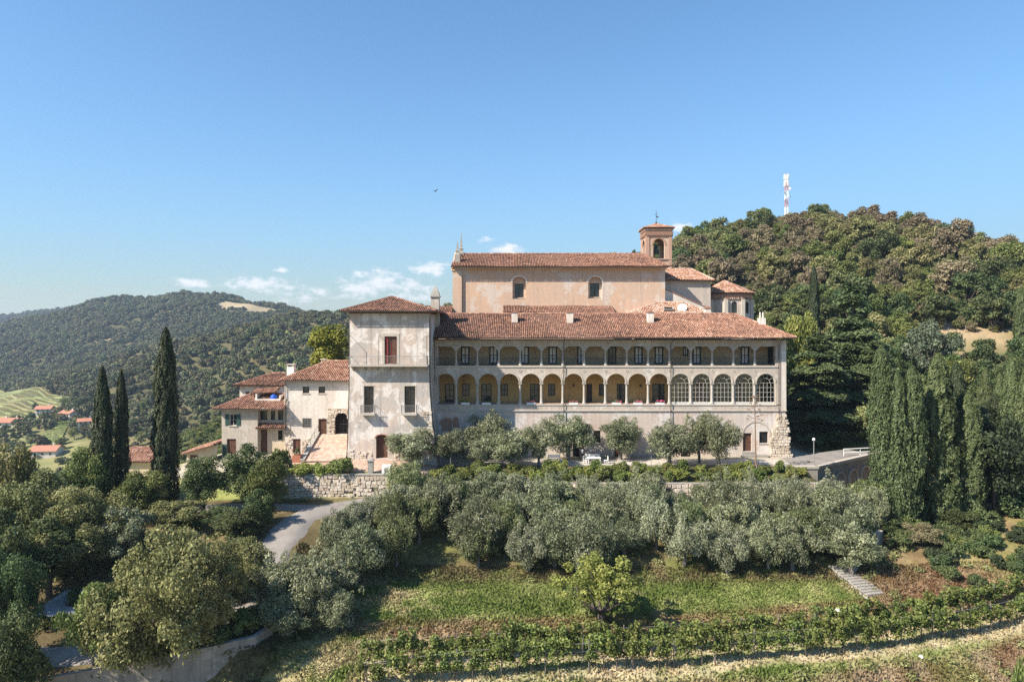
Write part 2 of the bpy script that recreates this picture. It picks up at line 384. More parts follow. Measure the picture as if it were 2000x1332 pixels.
# ------------------------------------------------------------------ terrain
TX = np.array([-3400,-300,-140,-90,-60,-46,-38,-27,-22,-16,-9,0,20,36,39,46,60,90,200,3400], float)
TT = [
(-400, [-90,-80,-70,-60,-55,-50,-48,-46,-45,-45,-45,-45,-45,-45,-45,-45,-44,-40,-30,-60]),
(-80,  [-60,-55,-45,-34,-26,-22,-20,-19,-19,-19,-19,-19,-19,-19,-19,-19,-18,-16,-6,-40]),
(-50,  [-60,-52,-40,-28,-18,-14,-13,-12.5,-12.5,-12.3,-12,-12,-12,-12,-12,-12,-11,-9,0,-30]),
(-45,  [-60,-52,-39,-26,-15,-12,-11.4,-11,-10.8,-10.6,-10.4,-10.3,-10.3,-10.3,-10.3,-10.2,-9.5,-7.5,0,-30]),
(-42.2,[-60,-52,-38,-25,-14,-11.5,-11,-10.8,-10.4,-9.4,-8.95,-8.8,-8.8,-8.8,-8.8,-8.8,-8.3,-6.5,0,-30]),
(-41.4,[-60,-52,-38,-25,-13.5,-9.6,-9.0,-8.2,-7.6,-8.9,-8.6,-8.6,-8.6,-8.6,-8.6,-8.6,-8,-6.2,0,-30]),
(-36,  [-60,-52,-37,-23,-12,-8.8,-8.5,-7.6,-7.2,-8.5,-8.4,-8.4,-8.4,-8.4,-8.4,-8.2,-7.4,-5.5,0,-30]),
(-34,  [-60,-52,-37,-23,-12,-8.5,-8.2,-7.0,-6.8,-8.1,-7.8,-7.7,-7.7,-7.6,-7.6,-7.4,-6.5,-4.5,0,-30]),
(-26,  [-60,-51,-36,-22,-10.5,-6.8,-5.8,-4.4,-4.2,-6.0,-7.0,-7.0,-7.0,-6.6,-6.5,-6.0,-5,-3,0,-30]),
(-20,  [-60,-51,-35,-21,-9.5,-5,-3.8,-3,-2.8,-3.6,-5.0,-5.2,-5.2,-5.2,-5.2,-4.8,-3.5,-1,0,-30]),
(-15,  [-60,-51,-35,-20,-8.5,-3.8,-2.8,-2.5,-2.4,-2.4,-3.2,-3.6,-3.8,-4,-5.0,-5.3,-3.6,0,1,-30]),
(-12.7,[-60,-51,-34,-20,-8,-3.2,-2.5,-2.3,-2.25,-2.2,-2.6,-3,-3,-3.2,-4.9,-5.1,-3.4,1,1,-30]),
(-12.3,[-60,-51,-34,-19,-7.8,-3,-2.2,.05,.05,.05,-.6,-1,-1,-1,-4.8,-5.0,-3.2,1.2,1,-30]),
(-8.5, [-60,-51,-33,-18,-7,-2,-.6,.7,.8,.8,.1,.1,.1,.1,-4.7,-4.9,-3.0,2,1,-30]),
(-4,   [-60,-51,-32,-18,-6,-1.5,.2,.95,1.1,1.1,.2,.2,.2,.2,-4.0,-4.8,-2.8,2.5,2,-30]),
(1,    [-60,-51,-32,-17,-6,-1.2,.4,.95,1.1,1.1,.2,.2,.2,.2,-.3,-3.6,-2.0,3,2,-30]),
(20,   [-60,-51,-34,-18,-8,-2.5,-.5,.8,.9,.9,.2,.2,.2,.2,.3,.5,2,6,3,-30]),
(50,   [-60,-52,-40,-24,-12,-6,-4,-1,0,0,0,0,0,1,1,2,5,10,3,-30]),
(100,  [-60,-54,-48,-36,-24,-16,-12,-8,-5,-3,0,0,2,4,4,6,10,16,3,-30]),
(200,  [-60,-57,-55,-50,-42,-35,-30,-22,-18,-14,-10,-6,0,4,5,6,10,14,0,-30]),
(400,  [-60,-58,-57,-55,-50,-46,-44,-40,-36,-34,-30,-28,-20,-16,-14,-12,-10,-8,-10,-40]),
(800,  [-58]*20), (3800, [-58]*20)]
TY = np.array([t[0] for t in TT], float); TZ = np.array([t[1] for t in TT], float)
CX = np.array([-140,-60,-38,-20,-12,0,20,31,45,60,90], float); CS = np.array([-2,-2,-.7,3.2,.5,0,2,4.5,9.5,13,18], float)
def wp(px, py, D, dz=0):
    return ((px-1000)*D/F_PX, D-CAM_D, CAM_Z-(py-HORIZON)*D/F_PX+dz)
RIDGES = [   # crest polylines (seen over the roofs) and how steeply they fall
 ([wp(-500,650,2300,-20),wp(-200,630,2300,-20),wp(0,614,2250,-20),wp(60,604,2200,-20),wp(130,597,2150,-20),wp(215,587,2100,-20),wp(270,598,2000,-20),wp(350,616,1900,-20)], .36, 120),
 ([wp(170,640,1350,-14),wp(225,604,1350,-14),wp(262,576,1330,-14),wp(300,577,1300,-14),wp(340,572,1270,-14),wp(385,567,1250,-14),wp(430,573,1220,-14),wp(470,586,1180,-14),wp(520,600,1120,-14),wp(590,616,1050,-14),wp(680,630,950,-14)], .38, 70),
 ([wp(400,572,1240,-16),wp(300,645,1120,-12),wp(180,695,1000,-12),wp(60,735,920,-10),wp(-120,765,850,-10)], .30, 80),
 ([wp(480,592,1150,-16),wp(450,645,980,-12),wp(400,695,820,-10),wp(330,750,700,-10)], .26, 60),
 ([wp(540,660,900,-12),wp(590,632,860,-12),wp(640,606,800,-11),wp(700,594,760,-11),wp(760,588,720,-10),wp(820,588,690,-10),wp(900,600,690,-10),wp(1050,605,690,-10),wp(1200,600,690,-10)], .30, 60),
 ([wp(1225,560,300,-8),wp(1265,512,290,-8),wp(1315,466,285,-8),wp(1400,450,280,-8),wp(1480,430,272,-8),wp(1535,416,268,-7),wp(1600,424,262,-8),wp(1700,452,255,-8),
   wp(1800,466,248,-8),wp(1900,486,240,-8),wp(2000,508,232,-8),wp(2250,545,225,-8),wp(2700,620,225,-8)], .47, 45),
]
def hterrain(x, y):
    x = np.asarray(x, float); y = np.asarray(y, float)
    sh = x.shape; x = x.ravel(); y = y.ravel()
    yy = y-np.interp(x, CX, CS)*sstep(-22, -32, y)
    i = np.clip(np.searchsorted(TX, x)-1, 0, len(TX)-2); j = np.clip(np.searchsorted(TY, yy)-1, 0, len(TY)-2)
    fx = np.clip((x-TX[i])/(TX[i+1]-TX[i]), 0, 1); fy = np.clip((yy-TY[j])/(TY[j+1]-TY[j]), 0, 1)
    z = (TZ[j,i]*(1-fx)+TZ[j,i+1]*fx)*(1-fy)+(TZ[j+1,i]*(1-fx)+TZ[j+1,i+1]*fx)*fy
    best = z.copy()
    for pts, slope, r in RIDGES:
        hr = np.full_like(z, -1e9)
        for a, b in zip(pts[:-1], pts[1:]):
            ax, ay, az = a; bx, by, bz = b; dx, dy = bx-ax, by-ay
            t = np.clip(((x-ax)*dx+(y-ay)*dy)/(dx*dx+dy*dy), 0, 1)
            d = np.hypot(x-(ax+dx*t), y-(ay+dy*t))
            hr = np.maximum(hr, az+(bz-az)*t-slope*(np.sqrt(d*d+r*r)-r))
        kk = 6.0
        m_ = np.maximum(best, hr); df = np.abs(best-hr)
        best = m_+kk*np.log1p(np.exp(-np.minimum(df/kk, 40)))*sstep(70, 110, y)
    D = np.hypot(x, y+CAM_D)
    best = best+(fbm(x/60, y/60, 3)-.5)*sstep(130, 400, D)*26*sstep(-55, -20, best)
    best = best+(fbm(x/3.1, y/3.1, 5)-.5)*.35*(1-sstep(-14, -11, y)*(1-sstep(8, 25, y))*(x > -46)*(x < 60))
    return best.reshape(sh)
def hz(x, y): return float(hterrain(np.array([x]), np.array([y]))[0])
def on_ground(px, py, d0=40, d1=2600):
    """where the line of sight through a photo pixel meets the ground"""
    D = np.concatenate([np.arange(d0, 200, .2), np.arange(200, d1, 2.0)])
    x = (px-1000)*D/F_PX; z = CAM_Z-(py-HORIZON)*D/F_PX
    h = hterrain(x, D-CAM_D); k = np.argmax(z <= h)
    return Vector((x[k], D[k]-CAM_D, h[k]))

# vine rows of the foreground: plan line found from where their feet stand
def row_line(z, pts):
    out = []
    for px, py in pts:
        D = (CAM_Z-z)*F_PX/(py-HORIZON); out.append(((px-1000)*D/F_PX, D-CAM_D))
    return out
ROW1 = row_line(-8.6, [(715,1334),(900,1325),(1100,1315),(1300,1305),(1500,1288),(1650,1275),(1750,1262),(1850,1245),(1930,1230),(2010,1211),(2100,1190)])
def offset_line(pts, d):
    o = []
    for k in range(len(pts)):
        a = Vector(pts[max(k-1,0)]); b = Vector(pts[min(k+1,len(pts)-1)]); t = (b-a).normalized()
        p = Vector(pts[k])+Vector((-t.y, t.x))*d; o.append((p.x, p.y))
    return o
ROW2 = offset_line(ROW1, 2.3)
def dist_line(x, y, pts):
    d = np.full(np.shape(x), 1e9)
    for a, b in zip(pts[:-1], pts[1:]):
        dx, dy = b[0]-a[0], b[1]-a[1]
        t = np.clip(((x-a[0])*dx+(y-a[1])*dy)/(dx*dx+dy*dy), 0, 1)
        d = np.minimum(d, np.hypot(x-(a[0]+dx*t), y-(a[1]+dy*t)))
    return d
ROAD = [(-10.5,-14.6),(-18.5,-15.2),(-22.3,-18.5),(-23.2,-24),(-23.4,-29),(-25,-34),(-29.5,-37.2),(-36,-38.6),(-48,-38.5),(-70,-36)]
ROAD_B = [(-21,-16.6),(-27,-15.6),(-33,-15.4),(-40,-16.5),(-50,-19)]

def lerp3(a, b, t): return a*(1-t[..., None])+b*t[..., None]
def ground_colour(x, y, z):
    c = lambda *v: np.array(v, float)
    n1 = fbm(x/7, y/7, 11); n2 = fbm(x/1.6, y/1.6, 21); n3 = fbm(x/22, y/22, 31); n4 = fbm(x/.7, y/.7, 41, 3)
    grass = lerp3(c(.14,.185,.050), c(.255,.285,.10), sstep(.3,.7,n2))
    straw = lerp3(c(.33,.27,.15), c(.48,.41,.25), sstep(.3,.7,n4))
    col = lerp3(grass, straw, np.clip(sstep(.44,.64,n1*.6+n2*.4), 0, 1)*.85)
    brown = lerp3(c(.17,.095,.055), c(.30,.20,.125), sstep(.3,.7,n4))
    yy = y-np.interp(x, CX, CS)*sstep(-22, -32, y)
    bank = sstep(-36.4,-35.4,yy)*(1-sstep(-34.2,-33.0,yy))*(x > -14)
    bank2 = (1-sstep(-43.2,-42.4,yy))*(y < -20)
    col = lerp3(col, brown, np.clip(bank*(.55+.9*(n2-.4)), 0, 1))
    col = lerp3(col, lerp3(brown, c(.31,.23,.16), sstep(.35,.65,n2)), np.clip(bank2*(.5+1.4*(n1-.35)), 0, .9))
    d1 = dist_line(x, y, ROW1); d2 = dist_line(x, y, ROW2)
    strip = np.maximum((1-sstep(.75,1.1,d1)), (1-sstep(.7,1.2,d2)))*(sstep(-43.2,-42.6,yy))
    col = lerp3(col, lerp3(c(.43,.35,.22), c(.54,.47,.32), sstep(.3,.7,n4)), np.clip(strip*(.45+1.3*(n2-.25)), 0, .92))
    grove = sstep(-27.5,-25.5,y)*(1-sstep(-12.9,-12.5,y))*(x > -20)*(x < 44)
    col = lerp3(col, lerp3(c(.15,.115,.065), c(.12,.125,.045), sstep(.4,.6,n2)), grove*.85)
    left = (1-sstep(-21,-15,x))*sstep(-50,-46,y)*(1-sstep(-13.5,-12.5,y))*(x > -90)     # shade under the left-hand trees put into a brown ground colour
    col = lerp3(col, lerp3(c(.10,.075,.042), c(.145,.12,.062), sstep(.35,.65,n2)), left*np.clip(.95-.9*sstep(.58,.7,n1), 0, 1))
    rs = sstep(30,36,x)*(1-sstep(90,110,x))*sstep(-31,-28,y)*(1-sstep(-2,6,y))     # burnt brown bank by the steps
    col = lerp3(col, brown, np.clip(rs*(.4+1.2*(n1-.3)), 0, .95))
    terr = sstep(-8.4,-7.6,y)*(1-sstep(24,30,y))*(x > -45)*(x < 47)
    col = lerp3(col, lerp3(c(.33,.30,.24), c(.42,.38,.32), sstep(.3,.7,n2)), terr*.9)
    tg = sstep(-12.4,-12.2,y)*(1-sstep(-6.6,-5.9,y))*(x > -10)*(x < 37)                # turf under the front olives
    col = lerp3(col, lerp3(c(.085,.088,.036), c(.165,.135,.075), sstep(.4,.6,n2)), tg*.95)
    D = np.hypot(x, y+CAM_D)
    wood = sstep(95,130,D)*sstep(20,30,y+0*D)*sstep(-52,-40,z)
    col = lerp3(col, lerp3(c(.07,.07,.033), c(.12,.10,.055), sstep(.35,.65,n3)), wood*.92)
    dry = sstep(62,75,x)*(1-sstep(150,160,x))*sstep(42,50,y)*(1-sstep(72,82,y))      # dry field on the hill's foot
    col = lerp3(col, lerp3(c(.38,.29,.185), c(.23,.20,.10), sstep(.45,.65,n1)), dry*.9)
    val = (1-sstep(-52,-44,z))*sstep(200,300,D)
    col = lerp3(col, lerp3(c(.15,.17,.06), c(.27,.25,.12), sstep(.35,.65,n3)), val*.9)
    bare = np.zeros_like(x)
    for (px, py, Dd, rx, ry) in ((482,608,1160,62,20),(300,580,1300,28,12),(218,668,1010,10,9)):
        cx, cy, _ = wp(px, py, Dd); bare = np.maximum(bare, np.exp(-(((x-cx)/rx)**2+((y-cy)/(ry*2.2))**2))*(.5+fbm(x/16,y/16,91)))
    col = lerp3(col, c(.42,.34,.22)*np.ones_like(col), sstep(.3,.55,bare)*.9)
    return col

def build_ground():
    xs = np.unique(np.concatenate([np.linspace(-3400,-1500,12), np.linspace(-1500,-500,36), np.linspace(-500,-160,36), np.linspace(-160,-66,32), np.arange(-66,64,.75),
          np.linspace(64,170,44), np.linspace(170,500,30), np.linspace(500,3400,14)]))
    ys = np.unique(np.concatenate([np.linspace(-400,-80,8), np.linspace(-80,-54,10), np.arange(-54,-12.8,.62), [-12.7,-12.3], np.arange(-12.0,4,.7), np.linspace(4,60,28), np.linspace(60,330,90),
          np.linspace(330,1500,110), np.linspace(1500,2600,50), np.linspace(2600,3800,6)]))
    X, Y = np.meshgrid(xs, ys); Z = hterrain(X, Y)
    ny, nx = X.shape
    V = np.stack([X, Y, Z], -1).reshape(-1, 3)
    idx = np.arange(nx*ny).reshape(ny, nx)
    F = np.stack([idx[:-1,:-1], idx[:-1,1:], idx[1:,1:], idx[1:,:-1]], -1).reshape(-1, 4)
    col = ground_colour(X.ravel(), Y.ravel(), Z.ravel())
    m, nt, out = new_mat('ground'); co = coords(nt)
    a = nt.nodes.new('ShaderNodeAttribute'); a.attribute_name = 'col'
    fine = noise(nt, co, 2.6, 6, .7); clump = noise(nt, co, .45, 5, .6)
    c = mixc(nt, .8, a.outputs['Color'], ramp(nt, fine, [(.25,(.55,.55,.52)), (.5,(1,1,1)), (.75,(1.35,1.3,1.2))]), 'MULTIPLY')
    c = mixc(nt, .5, c, ramp(nt, clump, [(.3,(.7,.72,.68)), (.65,(1.15,1.12,1.05))]), 'MULTIPLY')
    bsdf(nt, out, c, .95, .1, fine, .8, .12)
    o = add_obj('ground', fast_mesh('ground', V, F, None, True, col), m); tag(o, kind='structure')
build_ground()

def strip(name, pts, half, mat, lift=.05, step=.7, kind='structure', label=None):
    """a road laid on the ground along a plan line"""
    line = [Vector(p) for p in pts]; dense = []
    for a, b in zip(line[:-1], line[1:]):
        n = max(1, int((b-a).length/step))
        dense += [a.lerp(b, k/n) for k in range(n)]
    dense.append(line[-1])
    for _ in range(6):
        dense = [dense[0]]+[(dense[k-1]+dense[k]*2+dense[k+1])/4 for k in range(1, len(dense)-1)]+[dense[-1]]
    offs = np.linspace(-1, 1, 7); V = []; F = []
    for k, p in enumerate(dense):
        t = (dense[min(k+1,len(dense)-1)]-dense[max(k-1,0)]).normalized(); n = Vector((-t.y, t.x))
        w = half*(1+.08*math.sin(k*.9)+.05*math.sin(k*2.3))
        for s in offs:
            q = p+n*(w*s); V.append((q.x, q.y, hz(q.x, q.y)+lift*(1 if abs(s) < .99 else -1.5)))
    for k in range(len(dense)-1):
        for j in range(6):
            a = k*7+j; F.append((a+1, a, a+7, a+8))
    o = add_obj(name, fast_mesh(name, V, F, None, True), mat); tag(o, kind=kind); return o
strip('road', ROAD, 2.2, M['shade_toned_asphalt'], .12)
strip('lane', ROAD_B, 1.3, M['shade_toned_asphalt'], .10)
def sheet(name, poly, mat, lift=.03, step=.8):
    """paving laid over the terrace"""
    xs = [p[0] for p in poly]; ys = [p[1] for p in poly]
    gx = np.arange(min(xs), max(xs)+step, step); gy = np.arange(min(ys), max(ys)+step, step)
    X, Y = np.meshgrid(gx, gy)
    lo = np.interp(X, [p[0] for p in poly[:len(poly)//2]], [p[1] for p in poly[:len(poly)//2]])
    up_ = poly[len(poly)//2:][::-1]
    hi = np.interp(X, [p[0] for p in up_], [p[1] for p in up_])
    Y = np.clip(Y, lo, hi); Z = hterrain(X, Y)+lift
    ny, nx = X.shape; idx = np.arange(nx*ny).reshape(ny, nx)
    F = np.stack([idx[:-1,:-1], idx[:-1,1:], idx[1:,1:], idx[1:,:-1]], -1).reshape(-1, 4)
    Fy = Y.ravel()[F]; keep = (Fy.max(1)-Fy.min(1)) > .05
    o = add_obj(name, fast_mesh(name, np.stack([X,Y,Z],-1).reshape(-1,3), F[keep], None, True), mat); tag(o, kind='structure'); return o
sheet('terrace_path', [(-9.5,-6.2),(10,-6.0),(37.5,-5.6),(37.5,-2.2),(10,-2.4),(-9.5,-2.6)], M['gravel'], .04)
sheet('cobbled_forecourt', [(-30,-8.6),(-22,-10.8),(-12,-11),(-9.8,-10.5),(-9.8,-.2),(-20,-.2),(-22,-.2),(-30,-.2)], M['cobble'], .05)

# ------------------------------------------------------------------ building tools
def panel(mb, o, u, L, z0, z1, holes=(), thick=.5, ub=(), zb=()):
    """upright wall from o along unit u; outward normal is to the right of u... (u.y,-u.x); holes (u0,u1,z0,z1)"""
    u = Vector((u[0], u[1], 0)); n = Vector((u.y, -u.x, 0)); o = Vector((o[0], o[1], 0))
    us = sorted(set([0, L]+[h[k] for h in holes for k in (0,1)]+list(ub))); zs = sorted(set([z0, z1]+[h[k] for h in holes for k in (2,3)]+list(zb)))
    us = [a for a in us if -1e-6 <= a <= L+1e-6]; zs = [a for a in zs if z0-1e-6 <= a <= z1+1e-6]
    nu, nz = len(us)-1, len(zs)-1
    def solid(i, j):
        if i < 0 or j < 0 or i >= nu or j >= nz: return False
        cu, cz = (us[i]+us[i+1])/2, (zs[j]+zs[j+1])/2
        return not any(h[0] < cu < h[1] and h[2] < cz < h[3] for h in holes)
    vid = {}
    def V(i, j, b):
        k = (i, j, b)
        if k not in vid:
            p = o+u*us[i]-n*(thick if b else 0); vid[k] = len(mb.v); mb.v.append((p.x, p.y, zs[j]))
        return vid[k]
    def add(*k): mb.f.append(tuple(V(*q) for q in k)); mb.t.append(.5)
    for i in range(nu):
        for j in range(nz):
            if not solid(i, j): continue
            add((i,j,0),(i+1,j,0),(i+1,j+1,0),(i,j+1,0)); add((i,j,1),(i,j+1,1),(i+1,j+1,1),(i+1,j,1))
            if not solid(i-1,j): add((i,j,1),(i,j,0),(i,j+1,0),(i,j+1,1))
            if not solid(i+1,j): add((i+1,j,0),(i+1,j,1),(i+1,j+1,1),(i+1,j+1,0))
            if not solid(i,j-1): add((i,j,1),(i+1,j,1),(i+1,j,0),(i,j,0))
            if not solid(i,j+1): add((i,j+1,0),(i+1,j+1,0),(i+1,j+1,1),(i,j+1,1))
def walls(mb, x0, x1, y0, y1, z0, z1, t, holes=(), zb=()):
    """four butted walls round a box footprint, openings in the front (-y) one"""
    panel(mb, (x0,y0), (1,0), x1-x0, z0, z1, holes, t, zb=zb); panel(mb, (x1,y0+t), (0,1), y1-y0-2*t, z0, z1, [], t, zb=zb)
    panel(mb, (x1,y1), (-1,0), x1-x0, z0, z1, [], t, zb=zb); panel(mb, (x0,y1-t), (0,-1), y1-y0-2*t, z0, z1, [], t, zb=zb)
def arch_fill(mb, o, u, uc, hw, zs, rise, thick, n=12, ztop=None):
    """fills the corners between a rectangular hole and an arched head (springing zs, rise)"""
    u = Vector((u[0], u[1], 0)); nn = Vector((u.y, -u.x, 0)); o = Vector((o[0], o[1], 0)); zt = ztop if ztop else zs+rise
    A = [(uc+hw*math.cos(math.pi-math.pi*k/n), zs+rise*math.sin(math.pi*k/n)) for k in range(n+1)]
    def pt(a, z, b): p = o+u*a-nn*(thick if b else 0); return (p.x, p.y, z)
    for k in range(n):
        (a0, z0), (a1, z1) = A[k], A[k+1]
        mb.q([pt(a0,z0,0), pt(a1,z1,0), pt(a1,zt,0), pt(a0,zt,0)]); mb.q([pt(a0,zt,1), pt(a1,zt,1), pt(a1,z1,1), pt(a0,z0,1)])
        mb.q([pt(a0,z0,1), pt(a1,z1,1), pt(a1,z1,0), pt(a0,z0,0)])
def ring(mb, o, u, uc, zs, r0, r1, proud, back, n=16, a0=0, a1=180, rise=1.0):
    """an arch band of r0..r1 standing proud of the wall face"""
    u = Vector((u[0], u[1], 0)); nn = Vector((u.y, -u.x, 0)); o = Vector((o[0], o[1], 0))
    def pt(r, a, d): p = o+u*(uc+r*math.cos(a))+nn*d; return (p.x, p.y, zs+r*math.sin(a)*rise)
    for k in range(n):
        a, b = [math.radians(a1+(a0-a1)*t/n) for t in (k, k+1)]
        mb.q([pt(r0,a,proud), pt(r0,b,proud), pt(r1,b,proud), pt(r1,a,proud)]); mb.q([pt(r1,a,proud), pt(r1,b,proud), pt(r1,b,-back), pt(r1,a,-back)])
        mb.q([pt(r0,a,-back), pt(r0,b,-back), pt(r0,b,proud), pt(r0,a,proud)])
        if k == 0: mb.q([pt(r0,a,-back), pt(r0,a,proud), pt(r1,a,proud), pt(r1,a,-back)])
        if k == n-1: mb.q([pt(r0,b,proud), pt(r0,b,-back), pt(r1,b,-back), pt(r1,b,proud)])
def window(parent, name, o, u, u0, u1, z0, z1, inset=.2, cols=2, rows=2, fmat='frame', gmat='glass', bar=.05, edge=.08, sill=None, lintel=None):
    """frame with bars (part) and its glazing (sub-part), set back in an opening; faces to the right of u"""
    u = Vector((u[0], u[1], 0)); n = Vector((u.y, -u.x, 0)); o = Vector((o[0], o[1], 0))
    mb = MB(); z = Vector((0,0,1))
    def bx(a0, a1, b0, b1, d0, d1, m_=None):
        c = o+u*((a0+a1)/2)+n*((d0+d1)/2)+z*((b0+b1)/2); (m_ or mb).obox(c, u, -n, z, abs(a1-a0)/2, abs(d1-d0)/2, abs(b1-b0)/2)
    d0, d1 = -inset-.03, -inset+.04
    bx(u0,u0+edge,z0,z1,d0,d1); bx(u1-edge,u1,z0,z1,d0,d1); bx(u0+edge,u1-edge,z1-edge,z1,d0,d1); bx(u0+edge,u1-edge,z0,z0+edge,d0,d1)
    for k in range(1, cols):
        c = u0+(u1-u0)*k/cols; bx(c-bar/2,c+bar/2,z0+edge,z1-edge,d0+.01,d1-.005)
    for k in range(1, rows):
        c = z0+(z1-z0)*k/rows
        for j in range(cols):
            a = u0+edge if j == 0 else u0+(u1-u0)*j/cols+bar/2; b = u1-edge if j == cols-1 else u0+(u1-u0)*(j+1)/cols-bar/2
            bx(a,b,c-bar/2,c+bar/2,d0+.012,d1-.01)
    w = mb.build(name, M[fmat], parent)
    g = MB(); bx(u0+edge*.5,u1-edge*.5,z0+edge*.5,z1-edge*.5,d0-.03,d0+.005,g)
    p = g.build('pane', M[gmat], w)
    if sill:
        s = MB(); bx(u0-.12,u1+.12,z0-.13,z0-.002,-inset+.05,sill,s); s.build('sill', M['trim'], w)
    if lintel:
        s = MB(); t = lintel
        bx(u0-t,u0-.002,z0,z1,-.1,.035,s); bx(u1+.002,u1+t,z0,z1,-.1,.035,s); bx(u0-t,u1+t,z1+.002,z1+t,-.1,.04,s); s.build('surround', M['trim'], w)
    return w
def door(parent, o, u, u0, u1, z0, z1, inset=.25, mat='wood', planks=4, name='door', arch=0):
    u = Vector((u[0], u[1], 0)); n = Vector((u.y, -u.x, 0)); o = Vector((o[0], o[1], 0)); z = Vector((0,0,1)); mb = MB()
    w = (u1-u0)/planks
    for k in range(planks):
        a0, a1 = u0+w*k+.012, u0+w*(k+1)-.012
        c = o+u*((a0+a1)/2)-n*(inset-.012*(k % 2))+z*((z0+z1)/2); mb.obox(c, u, -n, z, (a1-a0)/2, .035, (z1-z0)/2)
    c = o+u*((u0+u1)/2)-n*(inset+.06)+z*((z0+z1)/2); mb.obox(c, u, -n, z, (u1-u0)/2, .02, (z1-z0)/2)
    d = mb.build(name, M[mat], parent)
    h = MB(); c = o+u*(u1-w*.6)-n*(inset-.07)+z*((z0+z1)/2); h.obox(c, u, -n, z, .03, .03, .09); h.build('handle', M['iron'], d)
    return d

TW, TS, TL, TR = .19, .25, .44, .36      # tile width, column spacing, length, row spacing
def tile_template():
    P_ = []
    for e, (y, lift, w) in enumerate(((0, .055, 1.0), (TL, 0.0, .84))):
        for a in (0, 55, 125, 180):
            P_.append((-math.cos(math.radians(a))*TW/2*w, y, lift+math.sin(math.radians(a))*TW*.5*w))
    Fc = [(0,1,5,4),(1,2,6,5),(2,3,7,6),(3,2,1,0)]
    return np.array(P_), np.array(Fc)
TV, TF = tile_template()
def in_poly(px, py, poly):
    ok = np.ones(px.shape, bool); n = len(poly)
    for k in range(n):
        (ax, ay), (bx, by) = poly[k], poly[(k+1) % n]
        ok &= ((bx-ax)*(py-ay)-(by-ay)*(px-ax)) >= -.02
    return ok
def tile_field(poly, rng, tone, tonefun=None):
    """barrel tiles over a plane polygon: first edge is the eave, counter-clockwise seen from above"""
    p = [Vector(q) for q in poly]; u = (p[1]-p[0]).normalized(); nrm = (p[1]-p[0]).cross(p[-1]-p[0]).normalized(); v = nrm.cross(u)
    loc = [((q-p[0]).dot(u), (q-p[0]).dot(v)) for q in p]
    umin, umax = min(a for a, b in loc), max(a for a, b in loc); vmax = max(b for a, b in loc)
    a, b = np.meshgrid(np.arange(umin+TS/2, umax, TS), np.arange(-.06, vmax, TR))
    a = a.ravel(); b = b.ravel()
    ok = in_poly(a, b+TR*.5, loc); a = a[ok]; b = b[ok]; n = len(a)
    if n == 0: return np.zeros((0,3)), np.zeros((0,4), int), np.zeros(0)
    a = a+rng.normal(0,.010,n); b = b+rng.normal(0,.018,n); lift = np.abs(rng.normal(0,.010,n)); yaw = rng.normal(0,.035,n)
    # a sagging old roof
    lift = lift+.045*np.sin(a*.55+b*.4)+.03*np.sin(a*.21+1.3)-.03
    lx = TV[None,:,0]-yaw[:,None]*TV[None,:,1]; ly = TV[None,:,1]+yaw[:,None]*TV[None,:,0]; lz = np.repeat(TV[None,:,2], n, 0)+lift[:,None]+.02
    U = a[:,None]+lx; W = b[:,None]+ly
    o = np.array(p[0]); V = o+U[...,None]*np.array(u)+W[...,None]*np.array(v)+lz[...,None]*np.array(nrm)
    F = (np.arange(n)*8)[:,None,None]+TF[None]
    wx = o[0]+a*u[0]+b*v[0]; wy = o[1]+a*u[1]+b*v[1]
    t = tone+rng.normal(0,.15,n)+(fbm(wx/2.3+7, wy/1.1+b/1.4, 9)-.5)*.42
    if tonefun is not None: t = t+tonefun(wx, wy, b)
    return V.reshape(-1,3), F.reshape(-1,4), np.repeat(np.clip(t,0,1), 4)
def ridge_tiles(a, b, rng, tone):
    a, b = Vector(a), Vector(b); L = (b-a).length; u = (b-a)/L; n = int(L/.38); V = []; F = []; T = []
    s = u.cross(Vector((0,0,1))).normalized(); w = s.cross(u)
    if w.z < 0: w = -w
    for k in range(n):
        c = a+u*(k*L/n); i = len(V); j = rng.normal(0,.015)
        for d, lf, sc in ((-.03,.05,1.0),(.46,.02,.86)):
            for an in (0,50,90,130,180):
                r = .15*sc; V.append(tuple(c+u*d+s*(math.cos(math.radians(an))*r+j)+w*(math.sin(math.radians(an))*r+lf-.02)))
        for q in range(4): F.append((i+q, i+q+1, i+q+6, i+q+5))
        t = min(1,max(0,tone+rng.normal(.06,.16))); T += [t]*4
    return np.array(V), np.array(F), np.array(T)
def make_roof(parent, planes, tone=.5, ridges=(), seed=1, thick=.16, tonefun=None, name='roof', plain=()):
    """roof slab (part) carrying its barrel tiles (sub-part). planes are tiled, plain ones are slab only"""
    rng = np.random.default_rng(seed); mb = MB()
    for poly in list(planes)+list(plain):
        p = [Vector(q) for q in poly]; nrm = (p[1]-p[0]).cross(p[-1]-p[0]).normalized(); mb.prism(p, -nrm*thick)
    r = mb.build(name, M['slab'], parent); b = np.array(base_of(parent))
    Vs, Fs, Ts, off = [], [], [], 0
    for poly in planes:
        V, F, T = tile_field(poly, rng, tone, tonefun); Vs.append(V); Fs.append(F+off); Ts.append(T); off += len(V)
    for a, c in ridges:
        V, F, T = ridge_tiles(a, c, rng, tone+.08); Vs.append(V); Fs.append(F+off); Ts.append(T); off += len(V)
    o = add_obj('roof_tiles', fast_mesh('roof_tiles', np.concatenate(Vs)-b, np.concatenate(Fs), np.concatenate(Ts)), M['tile'], r); tag(o, kind='stuff')
    return r
